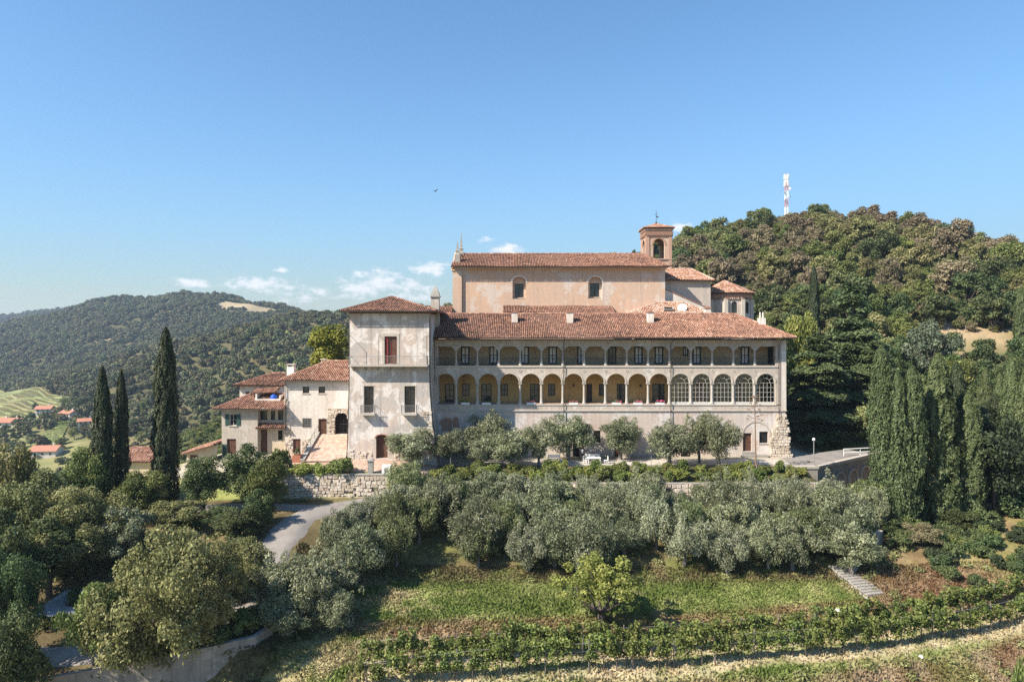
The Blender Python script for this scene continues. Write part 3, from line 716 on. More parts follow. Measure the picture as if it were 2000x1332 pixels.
def gable(parent, x0, x1, y0, y1, ze, rise, tone, seed, over=.6, hipL=False, hipR=False, tonefun=None, plain_back=True):
    """ridge along x over a box footprint, hipped or gabled at each end; front is -y"""
    X0, X1, Y0, Y1 = x0-over, x1+over, y0-over, y1+over; ym = (Y0+Y1)/2; zr = ze+rise; hd = ym-Y0
    L = Vector((X0+(hd if hipL else 0), ym, zr)); Rr = Vector((X1-(hd if hipR else 0), ym, zr))
    if L.x > Rr.x: L.x = Rr.x = (L.x+Rr.x)/2
    a, b, c, d = Vector((X0,Y0,ze)), Vector((X1,Y0,ze)), Vector((X1,Y1,ze)), Vector((X0,Y1,ze))
    front = [a,b,Rr,L] if (Rr-L).length > .01 else [a,b,L]
    back = [c,d,L,Rr] if (Rr-L).length > .01 else [c,d,L]
    pl = [front]; pn = [back] if plain_back else []
    if not plain_back: pl.append(back)
    rd = [(L, Rr)] if (Rr-L).length > .4 else []
    if hipL: pl.append([d,a,L]); rd += [(a,L),(d,L)]
    if hipR: pl.append([b,c,Rr]); rd += [(b,Rr),(c,Rr)]
    return make_roof(parent, pl, tone, rd, seed, tonefun=tonefun, plain=pn)
def gable_wall(mb, x, y0, y1, ze, rise, thick=.4, sgn=1):
    ym = (y0+y1)/2; p = [(x,y0,ze),(x,y1,ze),(x,ym,ze+rise)]
    if sgn < 0: p = [p[0],p[2],p[1]]
    mb.prism(p, (-thick*sgn,0,0))
def chimney(parent, x, y, z0, z1, w, mat='white_plaster', cap='tile', d=None, name='chimney'):
    d = d or w; mb = MB(); mb.box(x-w/2,x+w/2,y-d/2,y+d/2,z0,z1); c = mb.build(name, M[mat], parent)
    k = MB()
    if cap == 'tile':
        k.box(x-w/2-.08,x+w/2+.08,y-d/2-.08,y+d/2+.08,z1+.002,z1+.09)
        k.prism([(x-w/2,y-d/2,z1+.092),(x+w/2,y-d/2,z1+.092),(x,y-d/2,z1+.34)], (0,d,0)); k.build('chimney_cap', M['tile'], c)
    elif cap == 'pyramid':
        k.box(x-w/2-.16,x+w/2+.16,y-d/2-.16,y+d/2+.16,z1+.002,z1+.12)
        k.lathe((x,y,z1+.122), [(w*.78,0),(w*.62,.55),(w*.42,.9),(.05,1.45)], 4, rot=math.pi/4); k.build('chimney_cap', M['greystone'], c)
    elif cap == 'flat':
        for sx in (-1,1): k.box(x+sx*(w/2-.1)-.07,x+sx*(w/2-.1)+.07,y-d/2,y+d/2,z1,z1+.28)
        k.box(x-w/2-.08,x+w/2+.08,y-d/2-.08,y+d/2+.08,z1+.282,z1+.36); k.build('chimney_cap', M['white_plaster'], c)
    return c
def gutter(parent, pts, r=.07): mb = MB(); mb.tube(pts, r, 6); return mb.build('gutter', M['copper'], parent)
def pipe(parent, pts, r=.055): mb = MB(); mb.tube(pts, r, 6); return mb.build('downpipe', M['copper'], parent)
def stone_mesh(seed, sx=1, sy=1, sz=1, chips=.16):
    """one rough block, unit sized"""
    rr = random.Random(seed); mb = MB(); v = []
    for zz in (-.5,.5):
        for (x, y) in ((-.5,-.36),(-.36,-.5),(.36,-.5),(.5,-.36),(.5,.5),(-.5,.5)):
            v.append((x*sx+rr.uniform(-chips,chips)*.5, y*sy+rr.uniform(-chips,chips)*.4, zz*sz*(1-rr.uniform(0,chips))))
    mb.v = v; n = 6
    mb.f = [tuple(range(n-1,-1,-1)), tuple(range(n,2*n))]+[(k,(k+1)%n,n+(k+1)%n,n+k) for k in range(n)]
    mb.t = [rr.uniform(.15,.9)]*len(mb.f); return mb.mesh('stone')
STONES = [stone_mesh(50+k) for k in range(14)]
def rubble(parent, fun, u0, u1, z0, z1, size=.45, prob=1.0, depth=.16, seed=1, mat='rubble', name='stone', test=None, jit=1.0):
    """separate stones over a wall face. fun(u, z) -> (point on the face, along, outward)"""
    rr = random.Random(seed); z = z0; n = 0
    while z < z1-.08:
        hh = min(size*rr.uniform(.45,.85), z1-z); uu = u0+rr.uniform(-.2,0)*size
        while uu < u1:
            ww = size*rr.uniform(.55,1.45)
            if uu+ww*.5 < u1 and rr.random() < prob and (test is None or test(uu+ww/2, z+hh/2)):
                p, al, out = fun(uu+ww/2, z+hh/2); me = STONES[rr.randrange(len(STONES))]
                o = place(name, me, M[mat], parent, Vector(p)+Vector(out)*rr.uniform(-.05,.05)+Vector((0,0,rr.uniform(-.12,.12)*hh*jit)), (0, rr.uniform(-.2,.2)*jit, math.atan2(al[1], al[0])), (ww*rr.uniform(.86,1.02), depth*2, hh*rr.uniform(.8,1.12))); n += 1
            uu += ww
        z += hh
    return n
# ------------------------------------------------------------------ the long loggia wing
UX = (1,0)
MOD = 2.88; CX0 = -10.42
colx = [CX0+MOD*k for k in range(17)]
def pxX(px, Y=0): return (px-1000)*(Y+CAM_D)/F_PX
def pyZ(py, Y=0): return CAM_Z-(py-HORIZON)*(Y+CAM_D)/F_PX
wing = thing('convent_wing', 'long convent wing with two storeys of arcaded loggias and tiled roof', 'building', (13,0,.2))
WX0, WX1 = -10.5, 36.9
def build_wing():
    Z1, ZF, ZS, Z2, Z3, ZT = 6.3, 7.2, 10.1, 12.2, 12.45, 15.9
    # ground storey
    o = (WX0, 0); rel = lambda x: x-WX0
    holes = []
    dr = (pxX(1451), pxX(1468), .9, 3.35); w1 = (pxX(1483), pxX(1500), 2.0, 3.55)
    dk = (pxX(1119), pxX(1141), .2, 2.6); w2 = (pxX(1159), pxX(1173), 2.05, 3.7)
    pd = (pxX(1200), pxX(1212), .2, 2.4)
    n1 = (pxX(862), pxX(882), 3.6, 5.2); n2 = (pxX(884), pxX(896), 4.0, 5.5)
    n3 = (pxX(1330), pxX(1350), .2, 2.7)
    wins = [dr, w1, dk, w2, pd, n1, n2, n3]
    mb = MB()
    panel(mb, o, UX, WX1-WX0, -.6, Z1, [(rel(a), rel(b), c, d) for a, b, c, d in wins], .6)
    panel(mb, (WX1,.6), (0,1), 10.1, -.6, ZT, [], .5); panel(mb, (WX0,10.7), (0,-1), 10.1, -.6, ZT, [], .5)
    panel(mb, (WX1,11.2), (-1,0), WX1-WX0, -.6, ZT, [], .5)
    for c, r in ((n1, .7), (n2, .45), (n3, .68)):
        arch_fill(mb, o, UX, rel((c[0]+c[1])/2), (c[1]-c[0])/2, c[3]-r, r, .3)
    mb.build('base_wall', M['wing_base'], wing)
    # blind backs of the niches
    mb = MB()
    for c in (n1, n2): mb.box(c[0]-.1, c[1]+.1, .25, .35, c[2]-.1, c[3]+.1)
    mb.build('niche_back', M['brick'], wing)
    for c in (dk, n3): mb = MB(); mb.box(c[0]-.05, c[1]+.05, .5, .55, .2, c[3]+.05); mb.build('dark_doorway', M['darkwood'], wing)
    door(wing, o, UX, rel(dr[0]), rel(dr[1]), dr[2], dr[3], .28, 'wood', 5)
    door(wing, o, UX, rel(pd[0]), rel(pd[1]), pd[2], pd[3], .1, 'wood', 4)
    for c in (w1, w2):
        window(wing, 'window', o, UX, rel(c[0]), rel(c[1]), c[2], c[3], .22, 4, 4, 'iron', 'glass', .035, .06, sill=.08)
    mb = MB(); mb.box(dr[0]-.6, dr[1]+1.9, -.9, -.02, .2, .55); mb.box(dr[0]-.3, dr[1]+.3, -.55, -.02, .552, .9); mb.build('door_step', M['greystone'], wing)
    mb = MB(); ring(mb, o, UX, rel(pxX(1477)), 3.0, 1.78, 1.98, .05, .05, 20); mb.build('blind_arch', M['trim'], wing)
    mb = MB(); ring(mb, o, UX, rel((n1[0]+n1[1])/2), n1[3]-.7, .72, 1.0, .03, .05, 12); mb.build('brick_arch', M['brick'], wing)
    mb = MB(); ring(mb, o, UX, rel((n3[0]+n3[1])/2), n3[3]-.68, .7, .98, .03, .05, 12); mb.build('brick_arch', M['brick'], wing)
    # string course and parapet of the lower loggia
    mb = MB(); mb.box(WX0, WX1+.12, -.14, .3, Z1+.002, Z1+.14); mb.build('string_course', M['trim'], wing)
    mb = MB(); mb.box(WX0, WX1, .01, .52, Z1+.142, ZF-.12); mb.build('parapet_wall', M['wing'], wing)
    mb = MB(); mb.box(WX0, colx[16], -.06, .6, ZF-.118, ZF); mb.build('parapet_coping', M['trim'], wing)
    mb = MB(); mb.box(WX0+.5, WX1-.5, .602, 3.3, ZF-.35, ZF-.03); mb.build('lower_floor', M['cobble'], wing)
    # arcade wall with its arches
    mb = MB(); r = (MOD-.36)/2; n = 18; T = .46
    for k in range(16):
        xc = (colx[k]+colx[k+1])/2
        A = [(xc+r*math.cos(math.pi-math.pi*q/n), ZS+r*math.sin(math.pi*q/n)) for q in range(n+1)]
        for q in range(n):
            (a0,z0),(a1,z1) = A[q], A[q+1]
            mb.q([(a0,0,z0),(a1,0,z1),(a1,0,Z2),(a0,0,Z2)]); mb.q([(a0,T,Z2),(a1,T,Z2),(a1,T,z1),(a0,T,z0)]); mb.q([(a0,T,z0),(a1,T,z1),(a1,0,z1),(a0,0,z0)])
    for k in range(17):
        a, b = colx[k]-.18, colx[k]+.18
        if k == 0: a = WX0
        mb.q([(a,0,ZS),(b,0,ZS),(b,0,Z2),(a,0,Z2)]); mb.q([(a,T,Z2),(b,T,Z2),(b,T,ZS),(a,T,ZS)]); mb.q([(a,T,ZS),(b,T,ZS),(b,0,ZS),(a,0,ZS)])
    mb.q([(WX0,0,Z2),(colx[16]+.18,0,Z2),(colx[16]+.18,T,Z2),(WX0,T,Z2)])
    mb.build('arcade_wall', M['wing'], wing)
    mb = MB(); mb.box(WX0, colx[0]+.2, .02, .5, ZF, ZS-.002); mb.build('end_pier', M['wing'], wing)
    mb = MB(); mb.box(colx[16]-.14, WX1-.52, .0, .5, ZF, ZS-.002); mb.box(colx[16]+.181, WX1-.52, .0, .5, ZS-.0, ZT); mb.box(colx[16]-.14, colx[16]+.179, .0, .5, Z3+.002, ZT)
    mb.build('corner_pier', M['wing'], wing)
    mb = MB(); mb.box(colx[16]+.62, WX1+.04, -.08, .0-.002, Z1+.142, ZT); mb.build('corner_pilaster', M['white_plaster'], wing)
    am = MB(); ring(am, (0,0), UX, 0, 0, r-.005, r+.14, .06, .02, 18, 4, 176); am = am.mesh('arch_moulding')
    tm = MB(); ring(tm, (0,0), UX, 0, 0, .12, .19, .04, .02, 12, 0, 360); tm = tm.mesh('roundel')
    for k in range(16):
        place('arch_moulding', am, M['trim'], wing, ((colx[k]+colx[k+1])/2, 0, ZS))
        if k: place('roundel', tm, M['trim'], wing, (colx[k], 0, 11.72))
    mb = MB(); mb.box(WX0, colx[16]+.2, -.09, .5, Z2+.002, Z3); mb.build('floor_band', M['trim'], wing)
    mb = MB(); mb.box(WX0+.5, WX1-.52, .502, 3.3, 11.95, Z3-.03); mb.build('loggia_ceiling', M['ochre'], wing)
    # columns
    lo = MB(); lo.box(-.25,.25,-.25,.25,0,.14); lo.lathe((0,0,.14), [(.24,0),(.24,.08),(.20,.16),(.19,.3),(.165,.6),(.155,1.2),(.145,2.35),(.17,2.38),(.17,2.43),(.15,2.46),(.16,2.52),(.23,2.62)], 14); lo.box(-.25,.25,-.25,.25,2.762,2.9)
    lo = lo.mesh('column')
    up = MB(); up.box(-.21,.21,-.19,.21,0,.1); up.lathe((0,0,.1), [(.20,0),(.19,.1),(.15,.42),(.125,.8),(.12,1.75),(.15,1.78),(.15,1.83),(.13,1.86)], 12); up.box(-.17,.17,-.16,.16,1.962,2.06)
    up.prism([(-.17,-.17,2.062),(.17,-.17,2.062),(.62,-.17,2.5),(.62,-.17,2.56),(-.62,-.17,2.56),(-.62,-.17,2.5)], (0,.36,0))
    up = up.mesh('upper_column')
    for k in range(1, 16):
        place('column', lo, M['column'], wing, (colx[k], .24, ZF)); place('upper_column', up, M['column'], wing, (colx[k], .2, Z3))
    mb = MB(); mb.box(WX0, colx[0]+.15, .03, .4, Z3+.002, 15.01); mb.build('upper_end_pier', M['wing'], wing)
    mb = MB(); mb.box(WX0, WX1, 0.01, .42, 15.02, ZT); mb.build('eave_beam', M['wing'], wing)
    mb = MB(); mb.box(WX0, WX1+.25, -.6, .2, ZT-.02, ZT+.12); mb.build('eave_board', M['slab'], wing)
    mb = MB(); mb.box(WX0+.5, WX1-.52, .43, 3.3, ZT-.28, ZT-.1); mb.build('upper_ceiling', M['slab'], wing)
    # back walls of the loggias with doors and windows
    YB = 3.2
    sx = lambda px: pxX(px, YB); upw = [(908.6,17),(964,17),(1025,17),(1079.5,17),(1135,16),(1196,16),(1247,17),(1287,17),(1339,11),(1361,17),(1455,17),(1507,15)]
    ob = (WX0+.5, YB); rl = lambda x: x-ob[0]
    holes = []
    for px, w in upw:
        small = w == 11
        holes.append((rl(sx(px-w/2)), rl(sx(px+w/2)), 13.6 if small else Z3+.02, 14.95))
    mb = MB(); panel(mb, ob, UX, WX1-WX0-1.0, Z3-.02, ZT-.3, holes, .4); mb.build('upper_back_wall', M['ochre_up'], wing)
    for k, h in enumerate(holes):
        w = window(wing, 'window' if k == 8 else 'french_window', ob, UX, h[0], h[1], h[2], h[3], .06, 2, 1 if k == 8 else 2, 'frame', 'glass' if k in (5, 11) else 'pale_pane', .10, .2)
    low = [(878,18,0),(910,14,1),(950,20,0),(985,14,1),(1044,18,0),(1077.5,14,1),(1151,11,2),(1176,13,1),(1213.6,18,0),(1286,24,0)]
    holes = []
    for px, w, kd in low: holes.append((rl(sx(px-w/2)), rl(sx(px+w/2)), 8.05 if kd == 1 else ZF-.02, 9.75))
    mb = MB(); panel(mb, ob, UX, WX1-WX0-1.0, ZF-.3, 11.95, holes, .4); mb.build('lower_back_wall', M['ochre'], wing)
    for (px, w, kd), h in zip(low, holes):
        if kd == 2: door(wing, ob, UX, h[0], h[1], h[2], h[3], .1, 'darkwood', 3)
        else: window(wing, 'window' if kd == 1 else 'french_window', ob, UX, h[0], h[1], h[2], h[3], .1, 2, 2 if kd == 1 else 3, 'frame', 'glass', .08, .12)
    mb = MB()
    for k in range(5, 16): mb.tube([(colx[k],.3,ZS-.02),(colx[k],YB,ZS-.02)], .028, 5)
    # each tie bar is its own part
    tb = MB(); tb.tube([(0,.3,0),(0,YB,0)], .028, 5); tb = tb.mesh('tie_bar')
    for k in range(5, 16): place('tie_bar', tb, M['paleiron'], wing, (colx[k],0,ZS-.02))
    # balustrades of the upper loggia
    rm = MB(); w = MOD-.4
    rm.tube([(-w/2,0,.98),(w/2,0,.98)], .03, 5); rm.tube([(-w/2,0,.12),(w/2,0,.12)], .022, 5)
    for q in range(17): rm.tube([(-w/2+w*q/16,0,.02),(-w/2+w*q/16,0,.97)], .012, 4, False)
    rm = rm.mesh('railing')
    for k in range(16): tag(place('railing', rm, M['iron'], wing, ((colx[k]+colx[k+1])/2, .2, Z3)), kind='stuff')
    # lanterns on the back wall
    for px in (1120, 1251):
        mb = MB(); x = sx(px); mb.tube([(x,YB,9.75),(x,YB-.3,9.8),(x,YB-.3,9.7)], .025, 5); mb.lathe((x,YB-.3,9.3), [(.05,0),(.1,.05),(.14,.3),(.16,.32),(.03,.42)], 6); mb.build('wall_lantern', M['iron'], wing)
    # glazed arches
    fr = MB(); y = .24
    hw = r-.01; cols, rows = 5, 4; z0, zs_ = .0, ZS-ZF
    bx = lambda a,b,c,d,t=.03: fr.box(a,b,y-t,y+t,c,d)
    bx(-hw,-hw+.06,z0,zs_); bx(hw-.06,hw,z0,zs_); bx(-hw+.06,hw-.06,0,.35)
    for q in range(1, cols): a = -hw+2*hw*q/cols; bx(a-.017,a+.017,.35,zs_)
    for q in range(1, rows+1): c = .35+(zs_-.35)*q/rows; bx(-hw+.06,hw-.06,c-.017,c+.017,.034)
    ring(fr, (0,y), UX, 0, zs_, hw-.07, hw, .03, .03, 18); ring(fr, (0,y), UX, 0, zs_, hw*.5-.017, hw*.5+.017, .025, .025, 14)
    for an in (36,72,108,144):
        a = math.radians(an); c0, c1 = hw*.5, hw-.05
        fr.obox(((c0+c1)/2*math.cos(a), y, zs_+(c0+c1)/2*math.sin(a)), (math.cos(a),0,math.sin(a)), (0,1,0), (-math.sin(a),0,math.cos(a)), (c1-c0)/2, .02, .017)
    fr = fr.mesh('glazed_screen')
    pw, ph = 2*hw/cols, (zs_-.35)/rows
    pm = MB(); pm.box(-pw/2+.02,pw/2-.02,-.006,.006,-ph/2+.02,ph/2-.02); pm = pm.mesh('pane')
    fans = []
    for q in range(5):
        f = MB(); a0, a1 = math.radians(36*q+1), math.radians(36*q+35)
        pts = [(hw*.5*math.cos(a0),0,hw*.5*math.sin(a0))]+[((hw-.04)*math.cos(a0+(a1-a0)*t/3),0,(hw-.04)*math.sin(a0+(a1-a0)*t/3)) for t in range(4)]+[(hw*.5*math.cos(a1),0,hw*.5*math.sin(a1))]
        f.prism(pts, (0,.012,0)); fans.append(f.mesh('pane'))
    f = MB(); f.prism([(hw*.47*math.cos(math.pi*t/8),0,hw*.47*math.sin(math.pi*t/8)) for t in range(9)], (0,.012,0)); fans.append(f.mesh('pane'))
    for k in range(11, 16):
        xc = (colx[k]+colx[k+1])/2; s = place('glazed_screen', fr, M['whiteframe'], wing, (xc,0,ZF))
        for a in range(cols):
            for b in range(rows):
                if (k == 12 and a in (1,2) ) or (k == 14 and a == 1): continue
                place('pane', pm, M['pane'], s, (xc-hw+pw*(a+.5), y, ZF+.35+ph*(b+.5)))
        for f in fans: place('pane', f, M['pane'], s, (xc, y-.006, ZS))
    for k in (12, 14):
        xc = (colx[k]+colx[k+1])/2; dx = -.25 if k == 12 else -.5
        mb = MB(); mb.box(xc+dx-.35, xc+dx+(.55 if k == 12 else .12), .28, .33, ZF+.36, ZF+2.4); mb.build('open_leaf', M['darkwood'], wing)
    # roof
    ye, ze, yr, zr = -1.7, 16.25, 5.6, 19.56; xe = WX1+.75; hr = 5.9
    a, b = Vector((WX0+.1,ye,ze)), Vector((xe,ye,ze)); c, d = Vector((xe,yr+6.8,ze)), Vector((WX0+.1,yr+6.8,ze)); L, Rr = Vector((WX0+.1,yr,zr)), Vector((xe-hr,yr,zr))
    tf = lambda wx, wy, v: np.interp(wx, [-10,5,17,24,37], [-.13,-.09,-.04,.05,.07])+(v < .3)*.05
    make_roof(wing, [[a,b,Rr,L],[b,c,Rr]], .45, [(L,Rr),(b,Rr)], 11, .16, tf, plain=[[c,d,L,Rr]])
    gutter(wing, [(WX0+.2,ye-.08,ze-.1),(xe,ye-.08,ze-.1)])
    for px, z0 in ((849,2.4),(1101,.3),(1310,.3),(1521,.3)):
        x = pxX(px, -.1); pipe(wing, [(x,ye-.02,ze-.12),(x,ye+.1,ze-.3),(x,-.2,15.3),(x,-.2,z0)])
    for px in (1005, 1113, 1270):
        y = 3.0; x = pxX(px, y); zz = ze+(y-ye)/(yr-ye)*(zr-ze); chimney(wing, x, y, zz-.5, zz+1.25, .85, 'white_plaster', 'tile')
    x = pxX(1382, 6.5); chimney(wing, x, 6.6, zr-1.2, zr+.75, .8, 'white_plaster', 'tile')
    x = pxX(1487, 2.5); c = chimney(wing, x, 2.4, 16.2, 18.9, .85, 'white_plaster', 'none')
    mb = MB()
    for s in (-.2,.2): mb.tube([(x+s,2.4,18.9),(x+s,2.4,19.7)], .12, 8)
    mb.build('flue_pipe', M['whiteframe'], c)
    # rusticated stone foot of the corner
    mb = MB(); mb.prism([(34.4,-.12,-.5),(37.7,-.12,-.5),(37.0,-.12,5.9),(36.0,-.12,5.9)], (0,.11,0)); ft = mb.build('corner_foot', M['mortar'], wing)
    def fun(u, z): return ((u, -.18-.035*(6-z), z), (1,0), (0,-1,0))
    rubble(ft, fun, 34.3, 37.9, .05, 5.9, .52, 1.0, .16, 3, test=lambda u, z: u > 34.55+max(0,(z-2.6))*.42 and u < 37.6-.12*z, jit=.15)
build_wing()

# ------------------------------------------------------------------ tower house
TX0, TX1, TY0, TY1, TZT = -20.45, -10.45, -6.0, 5.0, 19.55
tower = thing('tower_house', 'tall square plastered tower house with hipped roof and long iron balcony', 'tower', ((TX0+TX1)/2, TY0, .9))
def build_tower():
    o = (TX0, TY0); rel = lambda px: pxX(px, TY0)-TX0; Z = lambda py: pyZ(py, TY0)
    top = (rel(751), rel(775), Z(711), Z(657)); wl = (rel(711), rel(730), Z(806), Z(754)); wr = (rel(790), rel(811), Z(806), Z(754)); dd = (rel(735), rel(758), 1.1, Z(848))
    mb = MB(); zb = [0,1.5,3,4.5,6,7.5,9,10.5,12]
    walls(mb, TX0, TX1, TY0, TY1, -.5, TZT, .6, [top, wl, wr, dd], zb)
    arch_fill(mb, o, UX, (dd[0]+dd[1])/2, (dd[1]-dd[0])/2, dd[3]-.38, .38, .6)
    # battered foot: the right corner spreads towards the ground
    def bat(p):
        x, y, z = p; s = max(0, (11.5-z)/11.5)**1.6
        t = (x-TX0)/(TX1-TX0); return (x+1.15*s*max(0,(t-.86)/.14) if t > .86 else x-.28*s*max(0,(.1-t)/.1), y-(.35*s if y < TY0+.7 else 0), z)
    mb.v = [bat(p) for p in mb.v]
    mb.build('wall', M['tower'], tower)
    # top door: one red leaf folded open, dark room
    w = window(tower, 'balcony_door', o, UX, top[0], top[1], top[2], top[3], .3, 2, 3, 'redwood', 'glass', .08, .12, lintel=.32)
    mb = MB(); x0 = TX0+top[0]; mb.box(x0+.14, x0+.44, TY0+.12, TY0+.19, top[2]+.05, top[3]-.05); mb.build('shutter', M['redwood'], tower)
    mb = MB(); x1 = TX0+top[1]; mb.box(x1-.62, x1-.14, TY0+.2, TY0+.24, top[2]+.05, top[3]-.05); mb.build('shutter', M['wood'], tower)
    mb = MB(); mb.prism([(x0-.45,TY0-.03,top[3]+.33),(x1+.45,TY0-.03,top[3]+.33),(x1+.2,TY0-.03,top[3]+.62),((x0+x1)/2,TY0-.03,top[3]+.78),(x0-.2,TY0-.03,top[3]+.62)], (0,.06,0)); mb.build('door_head', M['white_plaster'], tower)
    for c in (wl, wr):
        window(tower, 'window', o, UX, c[0], c[1], c[2], c[3], .26, 2, 4, 'darkwood', 'glass', .06, .09, lintel=.12)
        a, b = TX0+c[0]-.3, TX0+c[1]+.3
        mb = MB(); mb.box(a, b, TY0-1.0, TY0-.02, c[2]-.22, c[2]-.04); sl = mb.build('window_balcony', M['trim'], tower)
        mb = MB(); ya = TY0-.93
        mb.tube([(a+.05,TY0-.02,c[2]+1.0),(a+.05,ya,c[2]+1.0),(b-.05,ya,c[2]+1.0),(b-.05,TY0-.02,c[2]+1.0)], .025, 5)
        for q in range(15): mb.tube([(a+.05+(b-a-.1)*q/14,ya,c[2]-.04),(a+.05+(b-a-.1)*q/14,ya,c[2]+1.0)], .013, 4, False)
        for q in range(1, 7):
            for xx in (a+.05, b-.05): mb.tube([(xx,ya+.9*q/7,c[2]-.04),(xx,ya+.9*q/7,c[2]+1.0)], .013, 4, False)
        tag(mb.build('balcony_railing', M['paleiron'], sl), kind='stuff')
    dm = MB(); mb = dm; door(tower, o, UX, dd[0], dd[1], 1.1, dd[3], .32, 'wood', 6)
    mb = MB(); ring(mb, o, UX, (dd[0]+dd[1])/2, dd[3]-.38, (dd[1]-dd[0])/2, (dd[1]-dd[0])/2+.2, .32, .0, 12, rise=.5); mb.build('brick_arch', M['brick'], tower)
    # long balcony
    zb_ = Z(712); ya = TY0-1.15
    mb = MB(); mb.box(TX0+.05, TX1-.05, ya, TY0-.02, zb_-.2, zb_-.02); bal = mb.build('balcony', M['trim'], tower)
    bm = MB(); bm.prism([(-.12,0,0),(-.12,-.85,0),(-.12,-.85,-.14),(-.12,-.3,-.3),(-.12,0,-.55)], (.24,0,0)); bm = bm.mesh('bracket')
    for q in range(7): place('bracket', bm, M['greystone'], bal, (TX0+.5+1.53*q, TY0-.02, zb_-.205))
    mb = MB(); a, b = TX0+.12, TX1-.12; h = 1.1
    mb.tube([(a,TY0,zb_+h),(a,ya+.06,zb_+h),(b,ya+.06,zb_+h),(b,TY0,zb_+h)], .026, 5); mb.tube([(a,ya+.06,zb_+.06),(b,ya+.06,zb_+.06)], .02, 5)
    for q in range(81): mb.tube([(a+(b-a)*q/80,ya+.06,zb_-.02),(a+(b-a)*q/80,ya+.06,zb_+h)], .011, 4, False)
    for q in range(1, 9):
        for xx in (a, b): mb.tube([(xx,ya+.06+1.05*q/9,zb_-.02),(xx,ya+.06+1.05*q/9,zb_+h)], .011, 4, False)
    tag(mb.build('balcony_railing', M['paleiron'], bal), kind='stuff')
    for xx in (a+.02, pxX(743, TY0), b-.02):
        mb = MB(); mb.tube([(xx,ya+.06,zb_),(xx,ya+.06,zb_+3.55)], .03, 5); mb.tube([(xx,ya+.06,zb_+3.52),(xx,TY0,zb_+3.6)], .025, 5); mb.build('stay_rod', M['iron'], bal)  # iron stays tying the balcony front back to the wall
    # cornice and roof
    mb = MB(); mb.box(TX0-.08, TX1+.08, TY0-.1, TY1+.08, TZT-.25, TZT+.05); mb.build('cornice', M['slab'], tower)
    e = 1.0; ze = 19.62
    a, b, c, d = [Vector(p) for p in ((TX0-e,TY0-e,ze),(TX1+e,TY0-e,ze),(TX1+e,TY1+e,ze),(TX0-e,TY1+e,ze))]; ap = Vector((pxX(766,.8), .8, 21.75))
    make_roof(tower, [[a,b,ap],[b,c,ap],[d,a,ap]], .33, [(a,ap),(b,ap)], 12, plain=[[c,d,ap]])
    gutter(tower, [(TX0-e,TY0-e-.07,ze-.1),(TX1+e,TY0-e-.07,ze-.1)], .06)
    for xx, s in ((TX0-.07,-1),(TX1+.1,1)):
        pts = [(xx+s*.55,TY0-.6,ze-.15),(xx,TY0+.12,ze-.9),(xx,TY0+.12,11.5)]
        for z in (9,7,5,3.2,1.2): pts.append((bat((TX1 if s > 0 else TX0,TY0+.5,z))[0]+s*.1, TY0+.12-.35*max(0,(11.5-z)/11.5)**1.6, z))
        pipe(tower, pts, .06)
    chimney(tower, pxX(851,2.0), 1.6, 17.5, pyZ(581,2.0), 1.1, 'grey_plaster', 'pyramid')
    # stones showing at the foot and up the right corner
    def fun(u, z):
        p = bat((TX0+u, TY0, z)); return ((p[0], p[1]+.02, z), (1,0), (0,-1,0))
    rr = random.Random(4)
    rubble(tower, fun, .2, 10.1, .9, 2.2, .42, .5, .1, 8, test=lambda u, z: not (dd[0]-.3 < u < dd[1]+.3) and rr.random() < 1.2-(z-.9)*.55)
    def fun2(u, z):
        p = bat((TX1, TY0, z)); return ((p[0]-u, p[1]-.0, z), (1,0), (0,-1,0))
    rubble(tower, fun2, 0.0, .95, .8, 7.0, .5, .72, .1, 9)
build_tower()

